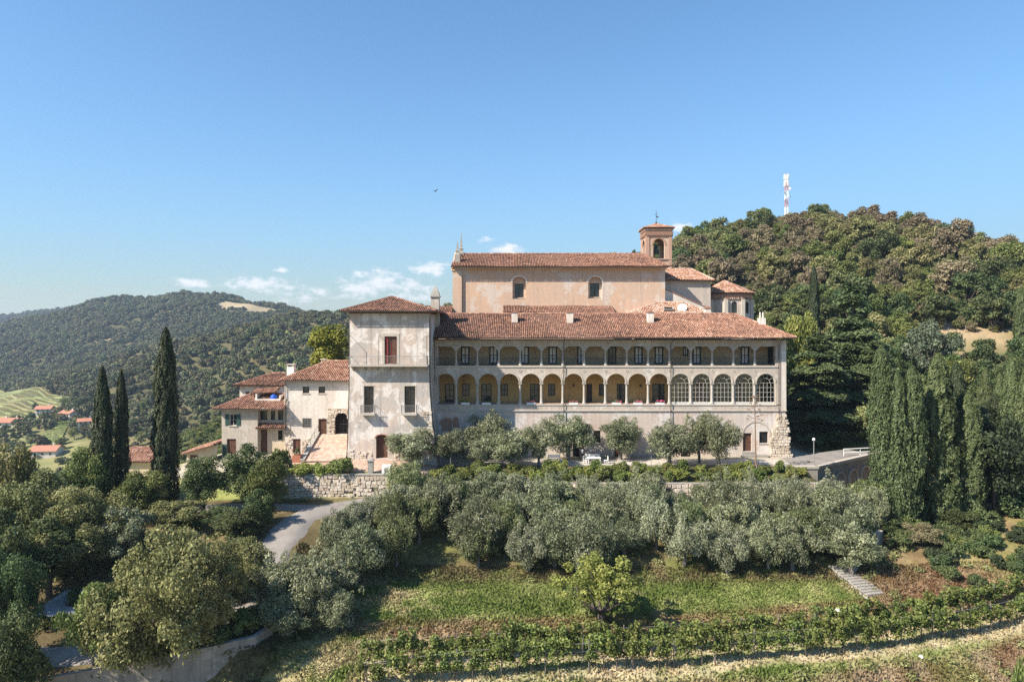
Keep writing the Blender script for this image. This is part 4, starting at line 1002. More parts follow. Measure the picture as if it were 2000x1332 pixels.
# ------------------------------------------------------------------ left houses
house = thing('white_house', 'white plastered house with stone archway and brown door against the tower', 'house', (-25.6,-1,.9))
def build_house():
    Y = -1.0; x0, x1 = pxX(556,Y), TX0-.02; o = (x0,Y); rel = lambda px: pxX(px,Y)-x0; Z = lambda py: pyZ(py,Y)
    ws = [(rel(591),rel(604),Z(768),Z(755)),(rel(622),rel(635),Z(768),Z(755))]; gr = (rel(591),rel(607),Z(834),Z(817)); dd = (rel(622),rel(638),Z(848),Z(818)); ar = (rel(653),rel(681),Z(848),Z(806)); ld = (rel(572),rel(587),.9,Z(857))
    mb = MB(); ze = Z(744)
    walls(mb, x0, x1, Y, 8.5, -.5, ze, .55, ws+[gr,dd,ar,ld])
    arch_fill(mb, o, UX, (ar[0]+ar[1])/2, (ar[1]-ar[0])/2, ar[3]-1.0, 1.0, .55)
    mb.build('wall', M['white_plaster'], house)
    for w in ws: window(house, 'window', o, UX, *w, .2, 1, 1, 'darkwood', 'glass', .05, .1, sill=.07)
    g = window(house, 'grated_window', o, UX, *gr, .25, 1, 1, 'darkwood', 'glass')
    mb = MB(); zz = Vector((0,0,1))
    for q in range(6): xx = x0+gr[0]+(gr[1]-gr[0])*q/5; mb.tube([(xx,Y-.04,gr[2]-.06),(xx,Y-.04,gr[3]+.06)], .022, 5)
    for q in range(6): z = gr[2]+(gr[3]-gr[2])*q/5; mb.tube([(x0+gr[0]-.06,Y-.04,z),(x0+gr[1]+.06,Y-.04,z)], .022, 5)
    mb.build('grating', M['paleiron'], g)
    door(house, o, UX, *dd, .2, 'wood', 4); door(house, o, UX, *ld, .2, 'wood', 3)
    mb = MB(); s = .09
    for a, b, c, d in ((dd[0]-s,dd[0]-.002,dd[2],dd[3]+s),(dd[1]+.002,dd[1]+s,dd[2],dd[3]+s),(dd[0],dd[1],dd[3]+.002,dd[3]+s)): mb.box(x0+a,x0+b,Y-.03,Y+.1,c,d)
    mb.build('door_surround', M['trim'], house)
    # iron gate in the archway and dark passage behind it
    mb = MB()
    for q in range(11): xx = x0+ar[0]+(ar[1]-ar[0])*q/10; mb.tube([(xx,Y+.3,ar[2]),(xx,Y+.3,ar[3]-.05-1.0*(abs(q-5)/5)**2)], .025, 5)
    for z in (ar[2]+.15, ar[2]+1.3): mb.tube([(x0+ar[0],Y+.3,z),(x0+ar[1],Y+.3,z)], .03, 5)
    mb.build('iron_gate', M['iron'], house)
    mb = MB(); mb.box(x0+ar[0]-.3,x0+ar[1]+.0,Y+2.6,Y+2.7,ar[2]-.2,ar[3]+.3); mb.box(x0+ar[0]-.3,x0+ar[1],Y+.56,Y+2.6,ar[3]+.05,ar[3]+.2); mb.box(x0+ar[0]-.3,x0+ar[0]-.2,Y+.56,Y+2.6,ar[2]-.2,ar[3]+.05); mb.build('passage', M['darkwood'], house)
    # arch stones
    cx, hw, zs_ = (ar[0]+ar[1])/2, (ar[1]-ar[0])/2, ar[3]-1.0
    def fun(u, z): return ((x0+u, Y-.01, z), (1,0), (0,-1,0))
    def ok(u, z):
        if z < zs_: ins = abs(u-cx) < hw+.04
        else: ins = ((u-cx)/(hw+.04))**2+((z-zs_)/1.05)**2 < 1
        return not ins and u > ar[0]-.9
    rubble(house, fun, ar[0]-.85, x1-x0, ar[2], ar[3]+.6, .36, .95, .09, 5, test=ok)
    rubble(house, fun, 0.0, .95, .9, 8.0, .42, .85, .1, 6, test=lambda u, z: u < .95-.06*z or z > 2 and u < .6)
    # roof hipped at the free end
    e = .6; a, b = Vector((x0-e,Y-e,ze+.12)), Vector((x1+.0,Y-e,ze+.12)); rL, rR = Vector((pxX(640,4),3.6,Z(744)+2.45)), Vector((x1,3.6,Z(744)+2.45)); c, d = Vector((x1,8.8,ze+.12)), Vector((x0-e,8.8,ze+.12))
    make_roof(house, [[a,b,rR,rL],[d,a,rL]], .56, [(a,rL),(rL,rR)], 13, plain=[[c,d,rL,rR]])
    gutter(house, [(x0-e,Y-e-.06,ze+.02),(x1,Y-e-.06,ze+.02)], .06)
    pipe(house, [(x0+.2,Y-.5,ze),(x0+.2,Y-.12,ze-.5),(x0+.2,Y-.12,3.2)], .05)
    x = pxX(570,1.2); chimney(house, x, 1.0, ze-.2, pyZ(716,1.2), .95, 'white', 'flat'); chimney(house, pxX(633,4.4), 4.2, ze+1.2, pyZ(706,4.4), .6, 'brick', 'flat')
    # wall lamp
    for px in (573, 632):
        mb = MB(); xx = pxX(px,Y); mb.tube([(xx,Y,5.5),(xx,Y-.35,5.6)], .02, 5); mb.lathe((xx,Y-.38,5.42), [(.1,0),(.12,.08),(.03,.2)], 8); mb.build('wall_lamp', M['paleiron'], house)
build_house()

# cobbled ramp up to the archway, with its flank wall
ramp_t = thing('entrance_ramp', 'cobbled ramp with rubble flank wall rising to the stone archway', 'ramp', (-23.5,-4,.9))
def build_ramp():
    z1 = pyZ(848,-1); xl, xr = pxX(624,-1), TX0-.35; yb = -7.6; xb = pxX(592,yb)+.1
    mb = MB(); n = 9
    for k in range(n):
        t0, t1 = k/n, (k+1)/n
        L = lambda t: (xl+(xb-xl)*t, -1.02+(yb+1.02)*t, z1+(1.0-z1)*t); Rr = lambda t: (xr, -1.02+(yb+1.02)*t, z1+(1.0-z1)*t)
        a, b, c, d = L(t1), Rr(t1), Rr(t0), L(t0); st = .02
        mb.q([(a[0],a[1],a[2]+st),(b[0],b[1],b[2]+st),c,d]); mb.q([(a[0],a[1],a[2]),(b[0],b[1],b[2]),(b[0],b[1],b[2]+st),(a[0],a[1],a[2]+st)])
    mb.build('ramp_surface', M['cobble'], ramp_t)
    mb = MB(); mb.prism([(xl-.02,-1.02,0),(xl-.02,-1.02,z1+.25),(xb-.02,yb,1.12),(xb-.02,yb,0)][::-1], (-.4,0,0)); mb.build('flank_wall', M['mortar'], ramp_t)
    mb = MB(); mb.prism([(xl+.06,-1.02,z1+.252),(xl+.06,-1.02,z1+.34),(xb+.06,yb,1.21),(xb+.06,yb,1.122)][::-1], (-.56,0,0)); mb.build('flank_coping', M['greystone'], ramp_t)
    # gable front of the flank toward the forecourt, stones
    x0 = pxX(585,-1)
    mb = MB(); mb.prism([(x0+.3,-1.05,.6),(xl-.45,-1.05,.6),(xl-.45,-1.05,z1-.2),(x0+.3,-1.05,z1-1.0)], (0,.03,0)); w = mb.build('front_wall', M['mortar'], ramp_t)
    rubble(w, lambda u, z: ((u,-1.12,z),(1,0),(0,-1,0)), x0+.3, xl-.4, .8, z1-.1, .36, .95, .09, 15, test=lambda u, z: z < z1-1.0+(u-x0)*.35)
    d = Vector((xb-xl, yb+1.02, .86-z1)); L = d.length; d.normalize(); h = Vector((d.x,d.y,0)).normalized()
    mb = MB()
    for q in range(5):
        t = q/4; p = Vector((xl-.15,-1.1,z1+.3)).lerp(Vector((xb-.2,yb,1.15)), t); mb.tube([p, p+Vector((0,0,.9))], .02, 5)
    mb.tube([(xl-.15,-1.1,z1+1.2),(xb-.2,yb,2.05)], .025, 5); mb.build('handrail', M['iron'], ramp_t)
build_ramp()

farm = thing('lower_house', 'grey-beige two-storey house with green shutters and small tiled awning', 'house', (-34.5,-1.5,.5))
def build_farm():
    Y = -1.5; x0, xm, x1 = pxX(433,Y), pxX(503,Y), pxX(556,Y)-.02; Z = lambda py: pyZ(py,Y); ze = Z(799); o = (x0,Y); rel = lambda px: pxX(px,Y)-x0
    wa = (rel(448),rel(462),Z(831),Z(809)); da = (rel(443),rel(461),.5,Z(857))
    mb = MB(); panel(mb, o, UX, xm-x0, -1.5, ze, [wa,da], .45); panel(mb, (x0,5.55), (0,-1), 6.6, -1.5, ze, [], .45); panel(mb, (x1,6), (-1,0), x1-x0, -1.5, ze, [], .45)
    mb.box(xm-.45, xm, Y+.452, Y+1.2, -1.5, ze); mb.build('wall', M['grey_plaster'], farm)
    w = window(farm, 'window', o, UX, *wa, .2, 2, 2, 'whiteframe', 'glass', .04, .06, sill=.1)
    sm = MB(); sm.box(-.26,.26,-.05,0,0,wa[3]-wa[2]); [sm.box(-.22,.22,-.065,-.051,.12+.14*q,.2+.14*q) for q in range(int((wa[3]-wa[2]-.2)/.14))]; sm = sm.mesh('shutter')
    for a in (wa[0]-.27, wa[1]+.27): place('shutter', sm, M['greenwood'], farm, (x0+a, Y-.01, wa[2]))
    door(farm, o, UX, *da, .2, 'wood', 4)
    for a in (da[0]-.27, ): place('shutter', sm, M['greenwood'], farm, (x0+a, Y-.01, .6))
    # recessed right part
    Yr = Y+.9; o2 = (xm-.44,Yr); r2 = lambda px: pxX(px,Yr)-o2[0]; Zr = lambda py: pyZ(py,Yr)
    hs = [(r2(508),r2(522),Zr(820),Zr(802)),(r2(529),r2(537),Zr(820),Zr(802)),(r2(543),r2(553),Zr(820),Zr(802))]; d2 = (r2(509),r2(522),.4,Zr(838)); w2 = (r2(543),r2(552),Zr(859),Zr(840))
    mb = MB(); panel(mb, o2, UX, x1-o2[0], -1.5, ze, hs+[d2,w2], .4); mb.build('porch_wall', M['cream_plaster'], farm)
    for h in hs: window(farm, 'window', o2, UX, *h, .12, 2 if h[1]-h[0] > .7 else 1, 1, 'darkwood', 'glass', .05, .07, sill=.06)
    door(farm, o2, UX, *d2, .15, 'wood', 3); window(farm, 'window', o2, UX, *w2, .12, 1, 2, 'wood', 'glass', .05, .06)
    za = Zr(834); aw = [(xm-.3,Yr-1.0,za),(x1,Yr-1.0,za),(x1,Yr-.02,za+.5),(xm-.3,Yr-.02,za+.5)]
    make_roof(farm, [aw], .42, [], 21, .08, name='awning')
    e = .7; a, b = Vector((x0-e-.2,Y-e,ze+.1)), Vector((x1+.1,Y-e,ze+.1)); L, Rr = Vector((x0+2.6,2.2,ze+1.75)), Vector((x1+.1,2.2,ze+1.75)); c, d = Vector((x1+.1,6.5,ze+.1)), Vector((x0-e-.2,6.5,ze+.1))
    make_roof(farm, [[a,b,Rr,L],[d,a,L]], .45, [(a,L),(L,Rr)], 22, plain=[[c,d,L,Rr]])
    gutter(farm, [(x0-e-.2,Y-e-.05,ze),(x1,Y-e-.05,ze)], .05)
    # roof terrace: low white parapets, canopy
    xa, xb, ya = pxX(503,1), pxX(552,1), 0.0; zt = ze+.75
    mb = MB(); mb.box(xa,xb,ya,ya+.2,ze+.4,zt+.45); mb.box(xa,xa+.2,ya+.202,ya+2.6,ze+.5,zt+1.1); mb.box(xb-.2,xb,ya+.202,ya+2.6,ze+.5,zt+.9); mb.box(xa+.2,xb-.2,ya+.202,ya+2.6,ze+.6,zt); mb.build('roof_terrace', M['white_plaster'], farm)
    make_roof(farm, [[(xa-.9,ya+.6,zt+1.05),(xb-.9,ya+.6,zt+1.25),(xb-.9,ya+2.8,zt+1.75),(xa-.9,ya+2.8,zt+1.55)]], .4, [], 23, .08, name='terrace_canopy')
    return (xb-1.1, ya+.75, zt)
tank_at = build_farm()
mb = MB(); x, y, z = tank_at; mb.lathe((x,y,z), [(.42,0),(.46,.08),(.46,.3),(.48,.33),(.46,.36),(.46,.75),(.40,.88),(.18,.95),(.18,1.02)], 16); t = mb.build('water_tank', M['blue'], None, True); tag(t, 'round blue plastic water tank on the roof terrace of the lower house', 'tank')

back_house = thing('rear_house', 'pale rendered house with three small windows behind the lower house', 'house', (-36.5,9,0))
def build_rear():
    Y = 8.0; x0, x1 = pxX(468,Y), pxX(556,Y); ze = pyZ(753,Y); o = (x0,Y); rel = lambda px: pxX(px,Y)-x0; Z = lambda py: pyZ(py,Y)
    hs = [(rel(a),rel(b),Z(775),Z(765)) for a, b in ((480,487),(490,498),(501,507))]
    mb = MB(); walls(mb, x0, x1, Y, 15, -1.5, ze, .4, hs); mb.build('wall', M['white_plaster'], back_house)
    for h in hs: window(back_house, 'window', o, UX, *h, .12, 1, 1, 'darkwood', 'glass', .04, .06)
    gable(back_house, x0, x1+.6, Y, 15, ze+.1, 1.5, .36, 24, .7, True, False); pipe(back_house, [(pxX(509,Y),Y-.4,ze),(pxX(509,Y),Y-.1,ze-.4),(pxX(509,Y),Y-.1,4)], .05)
build_rear()
shed = thing('tiled_outbuilding', 'low outbuilding with single-pitch tiled roof left of the lower house', 'shed', (-41.5,0,-1))
def build_shed():
    x0, x1 = pxX(362,-3), pxX(432,-1); mb = MB(); panel(mb, (x0,-2.6), UX, x1-x0, -3, 1.1, [(x1-x0-3.4,x1-x0-2.4,-.8,.9)], .35); panel(mb, (x0,4), (0,-1), 6.2, -3, 1.1, [], .35)
    mb.prism([(x0,-2.602,1.1),(x1,-2.602,1.1),(x1,-2.602,2.1)], (0,.35,0)); mb.build('wall', M['cream_plaster'], shed)
    door(shed, (x0,-2.6), UX, x1-x0-3.4, x1-x0-2.4, -.8, .9, .15, 'wood', 3)
    make_roof(shed, [[(x0-.4,4.3,1.15),(x0-.4,-3.2,1.15),(x1,-3.2,2.35),(x1,4.3,2.35)]], .45, [((x1,-3.2,2.35),(x1,4.3,2.35))], 25)
build_shed()

# ------------------------------------------------------------------ church
church = thing('church', 'salmon plastered church nave with tiled roof, choir and polygonal apse', 'church', (8,16,.5))
def build_church():
    Y = 16.0; x0, x1 = pxX(886,Y), pxX(1299,Y); ze = pyZ(524,Y); o = (x0,Y); rel = lambda px: pxX(px,Y)-x0; Z = lambda py: pyZ(py,Y)
    ws = [(rel(1001),rel(1027),Z(584),Z(541)),(rel(1149),rel(1176),Z(583),Z(541))]
    mb = MB(); walls(mb, x0, x1, Y, 28, 0, ze, .9, ws)
    for w in ws: arch_fill(mb, o, UX, (w[0]+w[1])/2, (w[1]-w[0])/2, w[3]-.85, .85, .6)
    mb.build('nave_wall', M['church'], church)
    for w in ws:
        c = (w[0]+w[1])/2; mb = MB(); inner = (c-.72,c+.72,w[2]+.25,w[2]+2.45)
        panel(mb, (x0+w[0],Y+.62), UX, w[1]-w[0], w[2], w[3], [(inner[0]-w[0],inner[1]-w[0],inner[2],inner[3])], .25); mb.build('window_recess', M['church'], church)
        window(church, 'window', (x0,Y+.62), UX, *inner, .12, 2, 3, 'iron', 'glass', .06, .09, sill=.12)
        mb = MB(); ring(mb, o, UX, c, w[3]-.85, .9+.15, 1.32, .05, .02, 14, rise=.85); mb.build('window_arch', M['white_plaster'], church)
    mb = MB(); mb.box(x0-.15, pxX(902,Y), Y-.35, Y-.002, 0, ze-.3); mb.build('corner_buttress', M['church'], church)
    mb = MB(); mb.box(x0-.3,x1+.1,Y-.25,Y-.003,ze-.25,ze); mb.box(x0-.4,x1+.15,Y-.45,Y-.1,ze+.002,ze+.14); mb.build('cornice', M['church'], church)
    e = 1.15; zE, zR, yr = ze+.22, pyZ(496,22), 22.0
    a, b = Vector((x0-.35,Y-e,zE)), Vector((x1+.55,Y-e,zE)); L, Rr = Vector((x0+.2,yr,zR)), Vector((pxX(1254,yr),yr,zR)); c, d = Vector((x1+.55,28+e,zE)), Vector((x0-.35,28+e,zE))
    make_roof(church, [[a,b,Rr,L],[b,c,Rr]], .40, [(L,Rr),(b,Rr)], 31, plain=[[c,d,L,Rr]])
    gutter(church, [(x0-.3,Y-e-.06,zE-.1),(x1+.5,Y-e-.06,zE-.1)], .06)
    # pinnacles of the west front
    mb = MB(); mb.prism([(x0-.35,Y-.5,ze-.4),(x0-.35,28.5,ze-.4),(x0-.35,yr,zR+.25)], (.55,0,0)); fr = mb.build('front_gable', M['church'], church)
    for px, py0, py1, yy, w in ((893.5,500,470,17.0,.42),(901,496,455,22.0,.5)):
        x = pxX(px, yy); z0, z1 = pyZ(py0, yy), pyZ(py1, yy); mb = MB()
        mb.box(x-w,x+w,yy-w,yy+w,z0-1.6,z0+.1); mb.lathe((x,yy,z0+.1), [(w*1.25,0),(w*1.25,.15),(w*.7,.3),(w*.8,.6),(w*.95,.75),(w*.5,.9),(.05,z1-z0-.1)], 4, rot=math.pi/4); mb.build('pinnacle', M['greystone'], church)
    # tiled pent roof of the side chapels
    xa, xb = pxX(982,14), pxX(1199,14); za = pyZ(611,12.6)
    mb = MB(); mb.box(xa+.2,xb-.2,13.0,Y-.003,8,za+.1); mb.build('chapel_wall', M['church'], church)
    make_roof(church, [[(xa,12.4,za),(xb,12.4,za),(xb,Y-.02,za+1.15),(xa,Y-.02,za+1.15)]], .38, [], 32, name='pent_roof')
    # choir
    Yc = 18.0; cx0, cx1 = x1-.0, pxX(1388,Yc); zc = pyZ(549,Yc)
    mb = MB(); panel(mb, (cx0+.002,Yc), UX, cx1-cx0, 6, zc, [], .5); panel(mb, (cx1,Yc+.5), (0,1), 8.5, 6, zc, [], .5); mb.build('choir_wall', M['choir'], church)
    mb = MB(); mb.box(cx0+.003,cx1+.2,Yc-.22,Yc-.003,zc-.22,zc); mb.build('choir_cornice', M['trim'], church)
    a, b, c, d = Vector((cx0+.003,Yc-.6,zc+.1)), Vector((cx1+.5,Yc-.6,zc+.1)), Vector((cx1+.5,Yc+9.6,zc+.1)), Vector((cx0+.003,Yc+9.6,zc+.1)); L, Rr = Vector((cx0+.003,Yc+4.5,zc+2.35)), Vector((cx1-1.9,Yc+4.5,zc+2.35))
    make_roof(church, [[a,b,Rr,L],[b,c,Rr]], .68, [(L,Rr),(b,Rr)], 33, plain=[[c,d,L,Rr]], name='choir_roof')
    # sloping buttress wall in front of the choir
    Yw = 16.8; p = lambda px, py: tuple(P(px,py,Yw)); mb = MB(); z_ = 8
    q = [P(1297,565,Yw), P(1380,601,Yw), Vector((P(1380,601,Yw).x,Yw,z_)), Vector((P(1297,565,Yw).x,Yw,z_))]
    mb.prism([q[3],q[2],q[1],q[0]], (0,1.1,0)); mb.build('sloping_wall', M['white_plaster'], church)
    mb = MB(); u = (q[1]-q[0]).normalized(); mb.obox((q[0]+q[1])/2+Vector((0,.55,.08)), u, (0,1,0), u.cross(Vector((0,1,0))), (q[1]-q[0]).length/2, .65, .06); mb.build('sloping_coping', M['tile'], church)
    # polygonal apse
    Ya = 19.5; ax0, ax1 = pxX(1384,Ya), pxX(1480,Ya); zA = pyZ(574,Ya); cxm = (ax0+ax1)/2; hw = (ax1-ax0)/2; yc = Ya+hw*.75
    ang = [math.radians(t) for t in (180, 215, 250, 290, 325, 360, 45, 135)]
    pts = [Vector((cxm+hw*math.cos(t), yc+hw*math.sin(t)*.95, 0)) for t in ang]
    mb = MB(); bb = MB()
    for k in range(len(pts)):
        a_, b_ = pts[k], pts[(k+1) % len(pts)]; u = (b_-a_).normalized(); L_ = (b_-a_).length; holes = []
        if k in (2, 3): holes = [(L_*.5-.5,L_*.5+.5,pyZ(612,Ya),pyZ(589,Ya))]
        panel(mb, a_, u, L_, 8, zA, holes, .4)
        for h in holes:
            arch_fill(mb, a_, u, L_*.5, .5, h[3]-.5, .5, .4); window(church, 'apse_window', a_, u, *h, .25, 1, 2, 'iron', 'glass', .05, .05)
        if k < 5:
            nrm = Vector((u.y,-u.x,0)); c = (a_+b_)/2+nrm*.06
            bb.obox(c+Vector((0,0,zA-.45)), u, -nrm, (0,0,1), L_/2, .06, .45)
            for s in range(int(L_/.3)): bb.obox(a_+u*(.15+.3*s)+nrm*.15+Vector((0,0,zA-.75)), u, -nrm, (0,0,1), .08, .06, .14, R.random())
    mb.build('apse_wall', M['choir'], church); bb.build('brick_frieze', M['brick'], church)
    mb = MB()
    for k in range(6): mb.box(pts[k].x-.28, pts[k].x+.28, pts[k].y-.3, pts[k].y+.28, 8, zA-.92)
    mb.build('apse_pilasters', M['trim'], church)
    ap = Vector((pxX(1415,yc),yc,zA+2.35)); ov = 1.14; E = [Vector((cxm+(p_.x-cxm)*ov, yc+(p_.y-yc)*ov, zA+.12)) for p_ in pts]
    make_roof(church, [[E[k],E[k+1],ap] for k in range(5)], .70, [(E[k],ap) for k in range(6)], 34, name='apse_roof', plain=[[E[5],E[6],ap],[E[6],E[7],ap],[E[7],E[0],ap]])
build_church()

# bell tower
belfry = thing('bell_tower', 'square brick bell tower with arched openings and low tiled roof', 'tower', (26,28.5,1))
def build_bell():
    Y = 26.0; x0, x1 = pxX(1262,Y), pxX(1312,Y); w = x1-x0; ztop = pyZ(446,Y); zA0, zA1 = pyZ(505,Y), pyZ(466,Y)
    hole = (w*.5-1.0,w*.5+1.0,zA0,zA1); mb = MB(); br = MB()
    for o, u in (((x0,Y),(1,0)),((x1,Y),(0,1)),((x1,Y+w),(-1,0)),((x0,Y+w),(0,-1))):
        if u[1] == 0: panel(mb, o, u, w, 2, ztop, [hole], .55)
        else: panel(mb, (o[0],o[1]+.55*u[1]), u, w-1.1, 2, ztop, [(hole[0]-.55,hole[1]-.55,zA0,zA1)], .55)
        arch_fill(mb, o, u, w*.5, 1.0, zA1-1.15, 1.15, .55)
        U = Vector((u[0],u[1],0)); N_ = Vector((U.y,-U.x,0)); O = Vector((o[0],o[1],0))
        ring(br, o, u, w*.5, zA1-1.15, 1.02, 1.3, .05, .02, 14, rise=1.12)
        for a, b in ((0,.55),(w-.55,w)): br.obox(O+U*((a+b)/2)+N_*.05+Vector((0,0,(zA0-1.2+ztop)/2)), U, -N_, (0,0,1), (b-a)/2, .06, (ztop-zA0+1.2)/2, .6)
        br.obox(O+U*w/2+N_*.1+Vector((0,0,ztop-.9)), U, -N_, (0,0,1), w/2+.1, .1, .3, .2); br.obox(O+U*w/2+N_*.12+Vector((0,0,ztop-.2)), U, -N_, (0,0,1), w/2+.14, .12, .16, .8)
        for s in range(14): br.obox(O+U*(w*(s+.5)/14)+N_*.16+Vector((0,0,ztop-1.25)), U, -N_, (0,0,1), .09, .08, .1, .15)
        br.obox(O+U*w/2+N_*.06+Vector((0,0,zA0-.12)), U, -N_, (0,0,1), w/2+.08, .1, .1, .7)
    mb.t = [R.uniform(.35,.75) for _ in mb.f]
    mb.build('shaft', M['brick_wall'], belfry); br.build('brick_bands', M['brick'], belfry)
    e = .42; a, b, c, d = [Vector(p) for p in ((x0-e,Y-e,ztop+.05),(x1+e,Y-e,ztop+.05),(x1+e,Y+w+e,ztop+.05),(x0-e,Y+w+e,ztop+.05))]; ap = Vector(((x0+x1)/2,Y+w/2,ztop+1.05))
    make_roof(belfry, [[a,b,ap],[b,c,ap],[d,a,ap],[c,d,ap]], .62, [(a,ap),(b,ap),(c,ap),(d,ap)], 41)
    mb = MB(); x, y, z = ap; mb.lathe((x,y,z-.1), [(.2,0),(.2,.35),(.1,.45)], 6); mb.tube([(x,y,z+.3),(x,y,z+2.3)], .04, 5); mb.tube([(x-.28,y,z+1.7),(x+.28,y,z+1.7)], .035, 5); mb.box(x+.02,x+.4,y-.02,y+.02,z+1.15,z+1.35); mb.build('cross_finial', M['iron'], belfry)
    mb = MB(); x, y = (x0+x1)/2-.1, Y+w/2; mb.tube([(x0+.3,y,zA1-.9),(x1-.3,y,zA1-.9)], .12, 6)
    mb.lathe((x,y,zA1-2.4), [(.75,0),(.7,.1),(.52,.5),(.42,1.0),(.3,1.25),(.1,1.4)], 14); mb.build('bell', M['bronze'], belfry)
    mb = MB(); mb.box(x0+.56,x1-.56,Y+.56,Y+w-.56,zA0-.5,zA0-.3); mb.build('belfry_floor', M['darkwood'], belfry)
M['brick_wall'] = None
def brick_wall_mat():
    m, nt, out = new_mat('belfry_brick'); co = coords(nt)
    mp = nt.nodes.new('ShaderNodeMapping'); mp.inputs['Rotation'].default_value = (math.radians(90),0,0); nt.links.new(co, mp.inputs[0])
    n = noise(nt, co, .6, 5, .6); st = nt.nodes.new('ShaderNodeMapping'); st.inputs['Scale'].default_value = (.6,.6,7); nt.links.new(co, st.inputs[0]); cr = noise(nt, st.outputs[0], 2.0, 3, .6)
    c = ramp(nt, n, [(.3,(.46,.31,.225)), (.55,(.52,.40,.31)), (.75,(.56,.47,.39))]); c = mixc(nt, .6, c, ramp(nt, cr, [(.35,(.68,.58,.52)), (.6,(1,1,1))]), 'MULTIPLY')
    bsdf(nt, out, c, .92, .15, cr, .4, .03); return m
M['brick_wall'] = brick_wall_mat()
build_bell()

# tiled cloister range between wing and church, right of the nave
cloister = thing('cloister_range', 'low cloister range with bright orange tiled roof behind the wing', 'building', (24,12.5,8))
def build_cloister():
    Y0, Y1 = 11.9, 15.4; p = lambda px, py, Y: P(px,py,Y)
    mb = MB(); mb.box(pxX(1240,12),pxX(1400,12),Y0,Y1,6,18.6); mb.build('wall', M['choir'], cloister)
    a, b = p(1212,617,Y0-.5), p(1402,617,Y0-.5); L, Rr = p(1288,590,Y1+.4), p(1336,591,Y1+.4)
    c, d = Vector((b.x,Y1+1.2,b.z)), Vector((a.x,Y1+1.2,a.z))
    make_roof(cloister, [[a,b,Rr,L],[b,c,Rr],[d,a,L]], .82, [(a,L),(L,Rr),(b,Rr)], 51)
    q = P(1332,602,13.2); mb = MB()
    n = 16; r = .72; ax = Vector((-.25,-1,.45)).normalized(); s = ax.cross(Vector((0,0,1))).normalized(); t = s.cross(ax)
    prof = [(0,.0),(.35,.03),(.6,.1),(.72,.16)]; i0 = len(mb.v)
    for rr_, dd_ in prof:
        for k in range(n): an = 2*math.pi*k/n; mb.v.append(tuple(q+ax*dd_+s*(rr_*math.cos(an))+t*(rr_*math.sin(an))))
    for j in range(3):
        for k in range(n): k2 = (k+1)%n; mb.f.append((i0+j*n+k,i0+j*n+k2,i0+(j+1)*n+k2,i0+(j+1)*n+k)); mb.t.append(.5)
    dish = thing('satellite_dish', 'white satellite dish on the orange cloister roof', 'dish', (q.x,q.y,q.z-.9))
    mb.build('reflector', M['white'], dish)
    mb = MB(); mb.tube([q-Vector((0,0,1.2)),q-Vector((0,0,.2)),q], .05, 6); mb.tube([q-t*.5+ax*.1,q+ax*.75], .025, 5); mb.obox(q+ax*.78, s, t, ax, .07,.07,.1); mb.build('mount', M['paleiron'], dish)
    z = P(1305,603,13)
    sk = MB(); sk.obox(z, (1,0,0), Vector((0,.93,.36)), Vector((0,-.36,.93)), .75, .5, .08); sk2 = sk.build('skylight', M['greystone'], cloister)
    sk = MB(); sk.obox(z+Vector((0,-.036,.093)), (1,0,0), Vector((0,.93,.36)), Vector((0,-.36,.93)), .6, .38, .03); sk.build('pane', M['glass'], sk2)
build_cloister()
mb = MB(); 
hidden = thing('sacristy_roof', 'small tiled roof just visible between tower chimney and church front', 'building', (-9,13.5,8))
mb.box(-13,-9.6,12.2,15.5,6,19.4); mb.build('wall', M['church'], hidden)
a = P(852,612,11.9); make_roof(hidden, [[(a.x-2,11.9,19.4),(-9.3,11.9,19.4),(-9.3,16.5,21.0),(a.x-2,16.5,21.0)]], .4, [], 52)
# ------------------------------------------------------------------ retaining walls, bastion, roads' edges
def wall_along(name, label, pts, ztop, zbot, th, mat, coping=True, stones=None, cat='wall', seed=1, capmat='greystone'):
    """pts: plan points with the seen face to the right-hand (outer) side; ztop, zbot lists"""
    p0 = Vector((pts[0][0],pts[0][1],0)); t = thing(name, label, cat, (p0.x,p0.y,zbot[0])); mb = MB(); cp = MB(); w = None
    segs = []
    for k in range(len(pts)-1):
        a, b = Vector((*pts[k],0)), Vector((*pts[k+1],0)); u = (b-a).normalized(); n = Vector((u.y,-u.x,0))
        segs.append((a,b,u,n,ztop[k],ztop[k+1],zbot[k],zbot[k+1]))
        q = [a+Vector((0,0,zbot[k])), b+Vector((0,0,zbot[k+1])), b+Vector((0,0,ztop[k+1])), a+Vector((0,0,ztop[k]))]; mb.prism(q, -n*th)
        if coping:
            q = [a+n*.06+Vector((0,0,ztop[k]+.002)), b+n*.06+Vector((0,0,ztop[k+1]+.002)), b+n*.06+Vector((0,0,ztop[k+1]+.12)), a+n*.06+Vector((0,0,ztop[k]+.12))]; cp.prism(q, -n*(th+.12))
    w = mb.build('wall_core', M[mat], t)
    if coping: cp.build('coping', M[capmat], t)
    if stones:
        for j, (a,b,u,n,t0,t1,b0,b1) in enumerate(segs):
            L = (b-a).length
            def fun(s, z): return (a+u*s+n*.03+Vector((0,0,z)), u, n)
            rubble(w, fun, 0, L, min(b0,b1), max(t0,t1)-.02, stones, .98, .16, seed+j, test=lambda s, z: b0+(b1-b0)*s/L-.1 < z < t0+(t1-t0)*s/L-.12)
    return t
wall_along('stone_wall', 'pale rubble stone retaining wall below the cobbled forecourt', [(-27.2,-12.62),(-18,-12.62),(-9.6,-12.62)], [.32,.32,.30], [-2.45,-2.35,-2.75], .5, 'mortar', True, .62, seed=60)
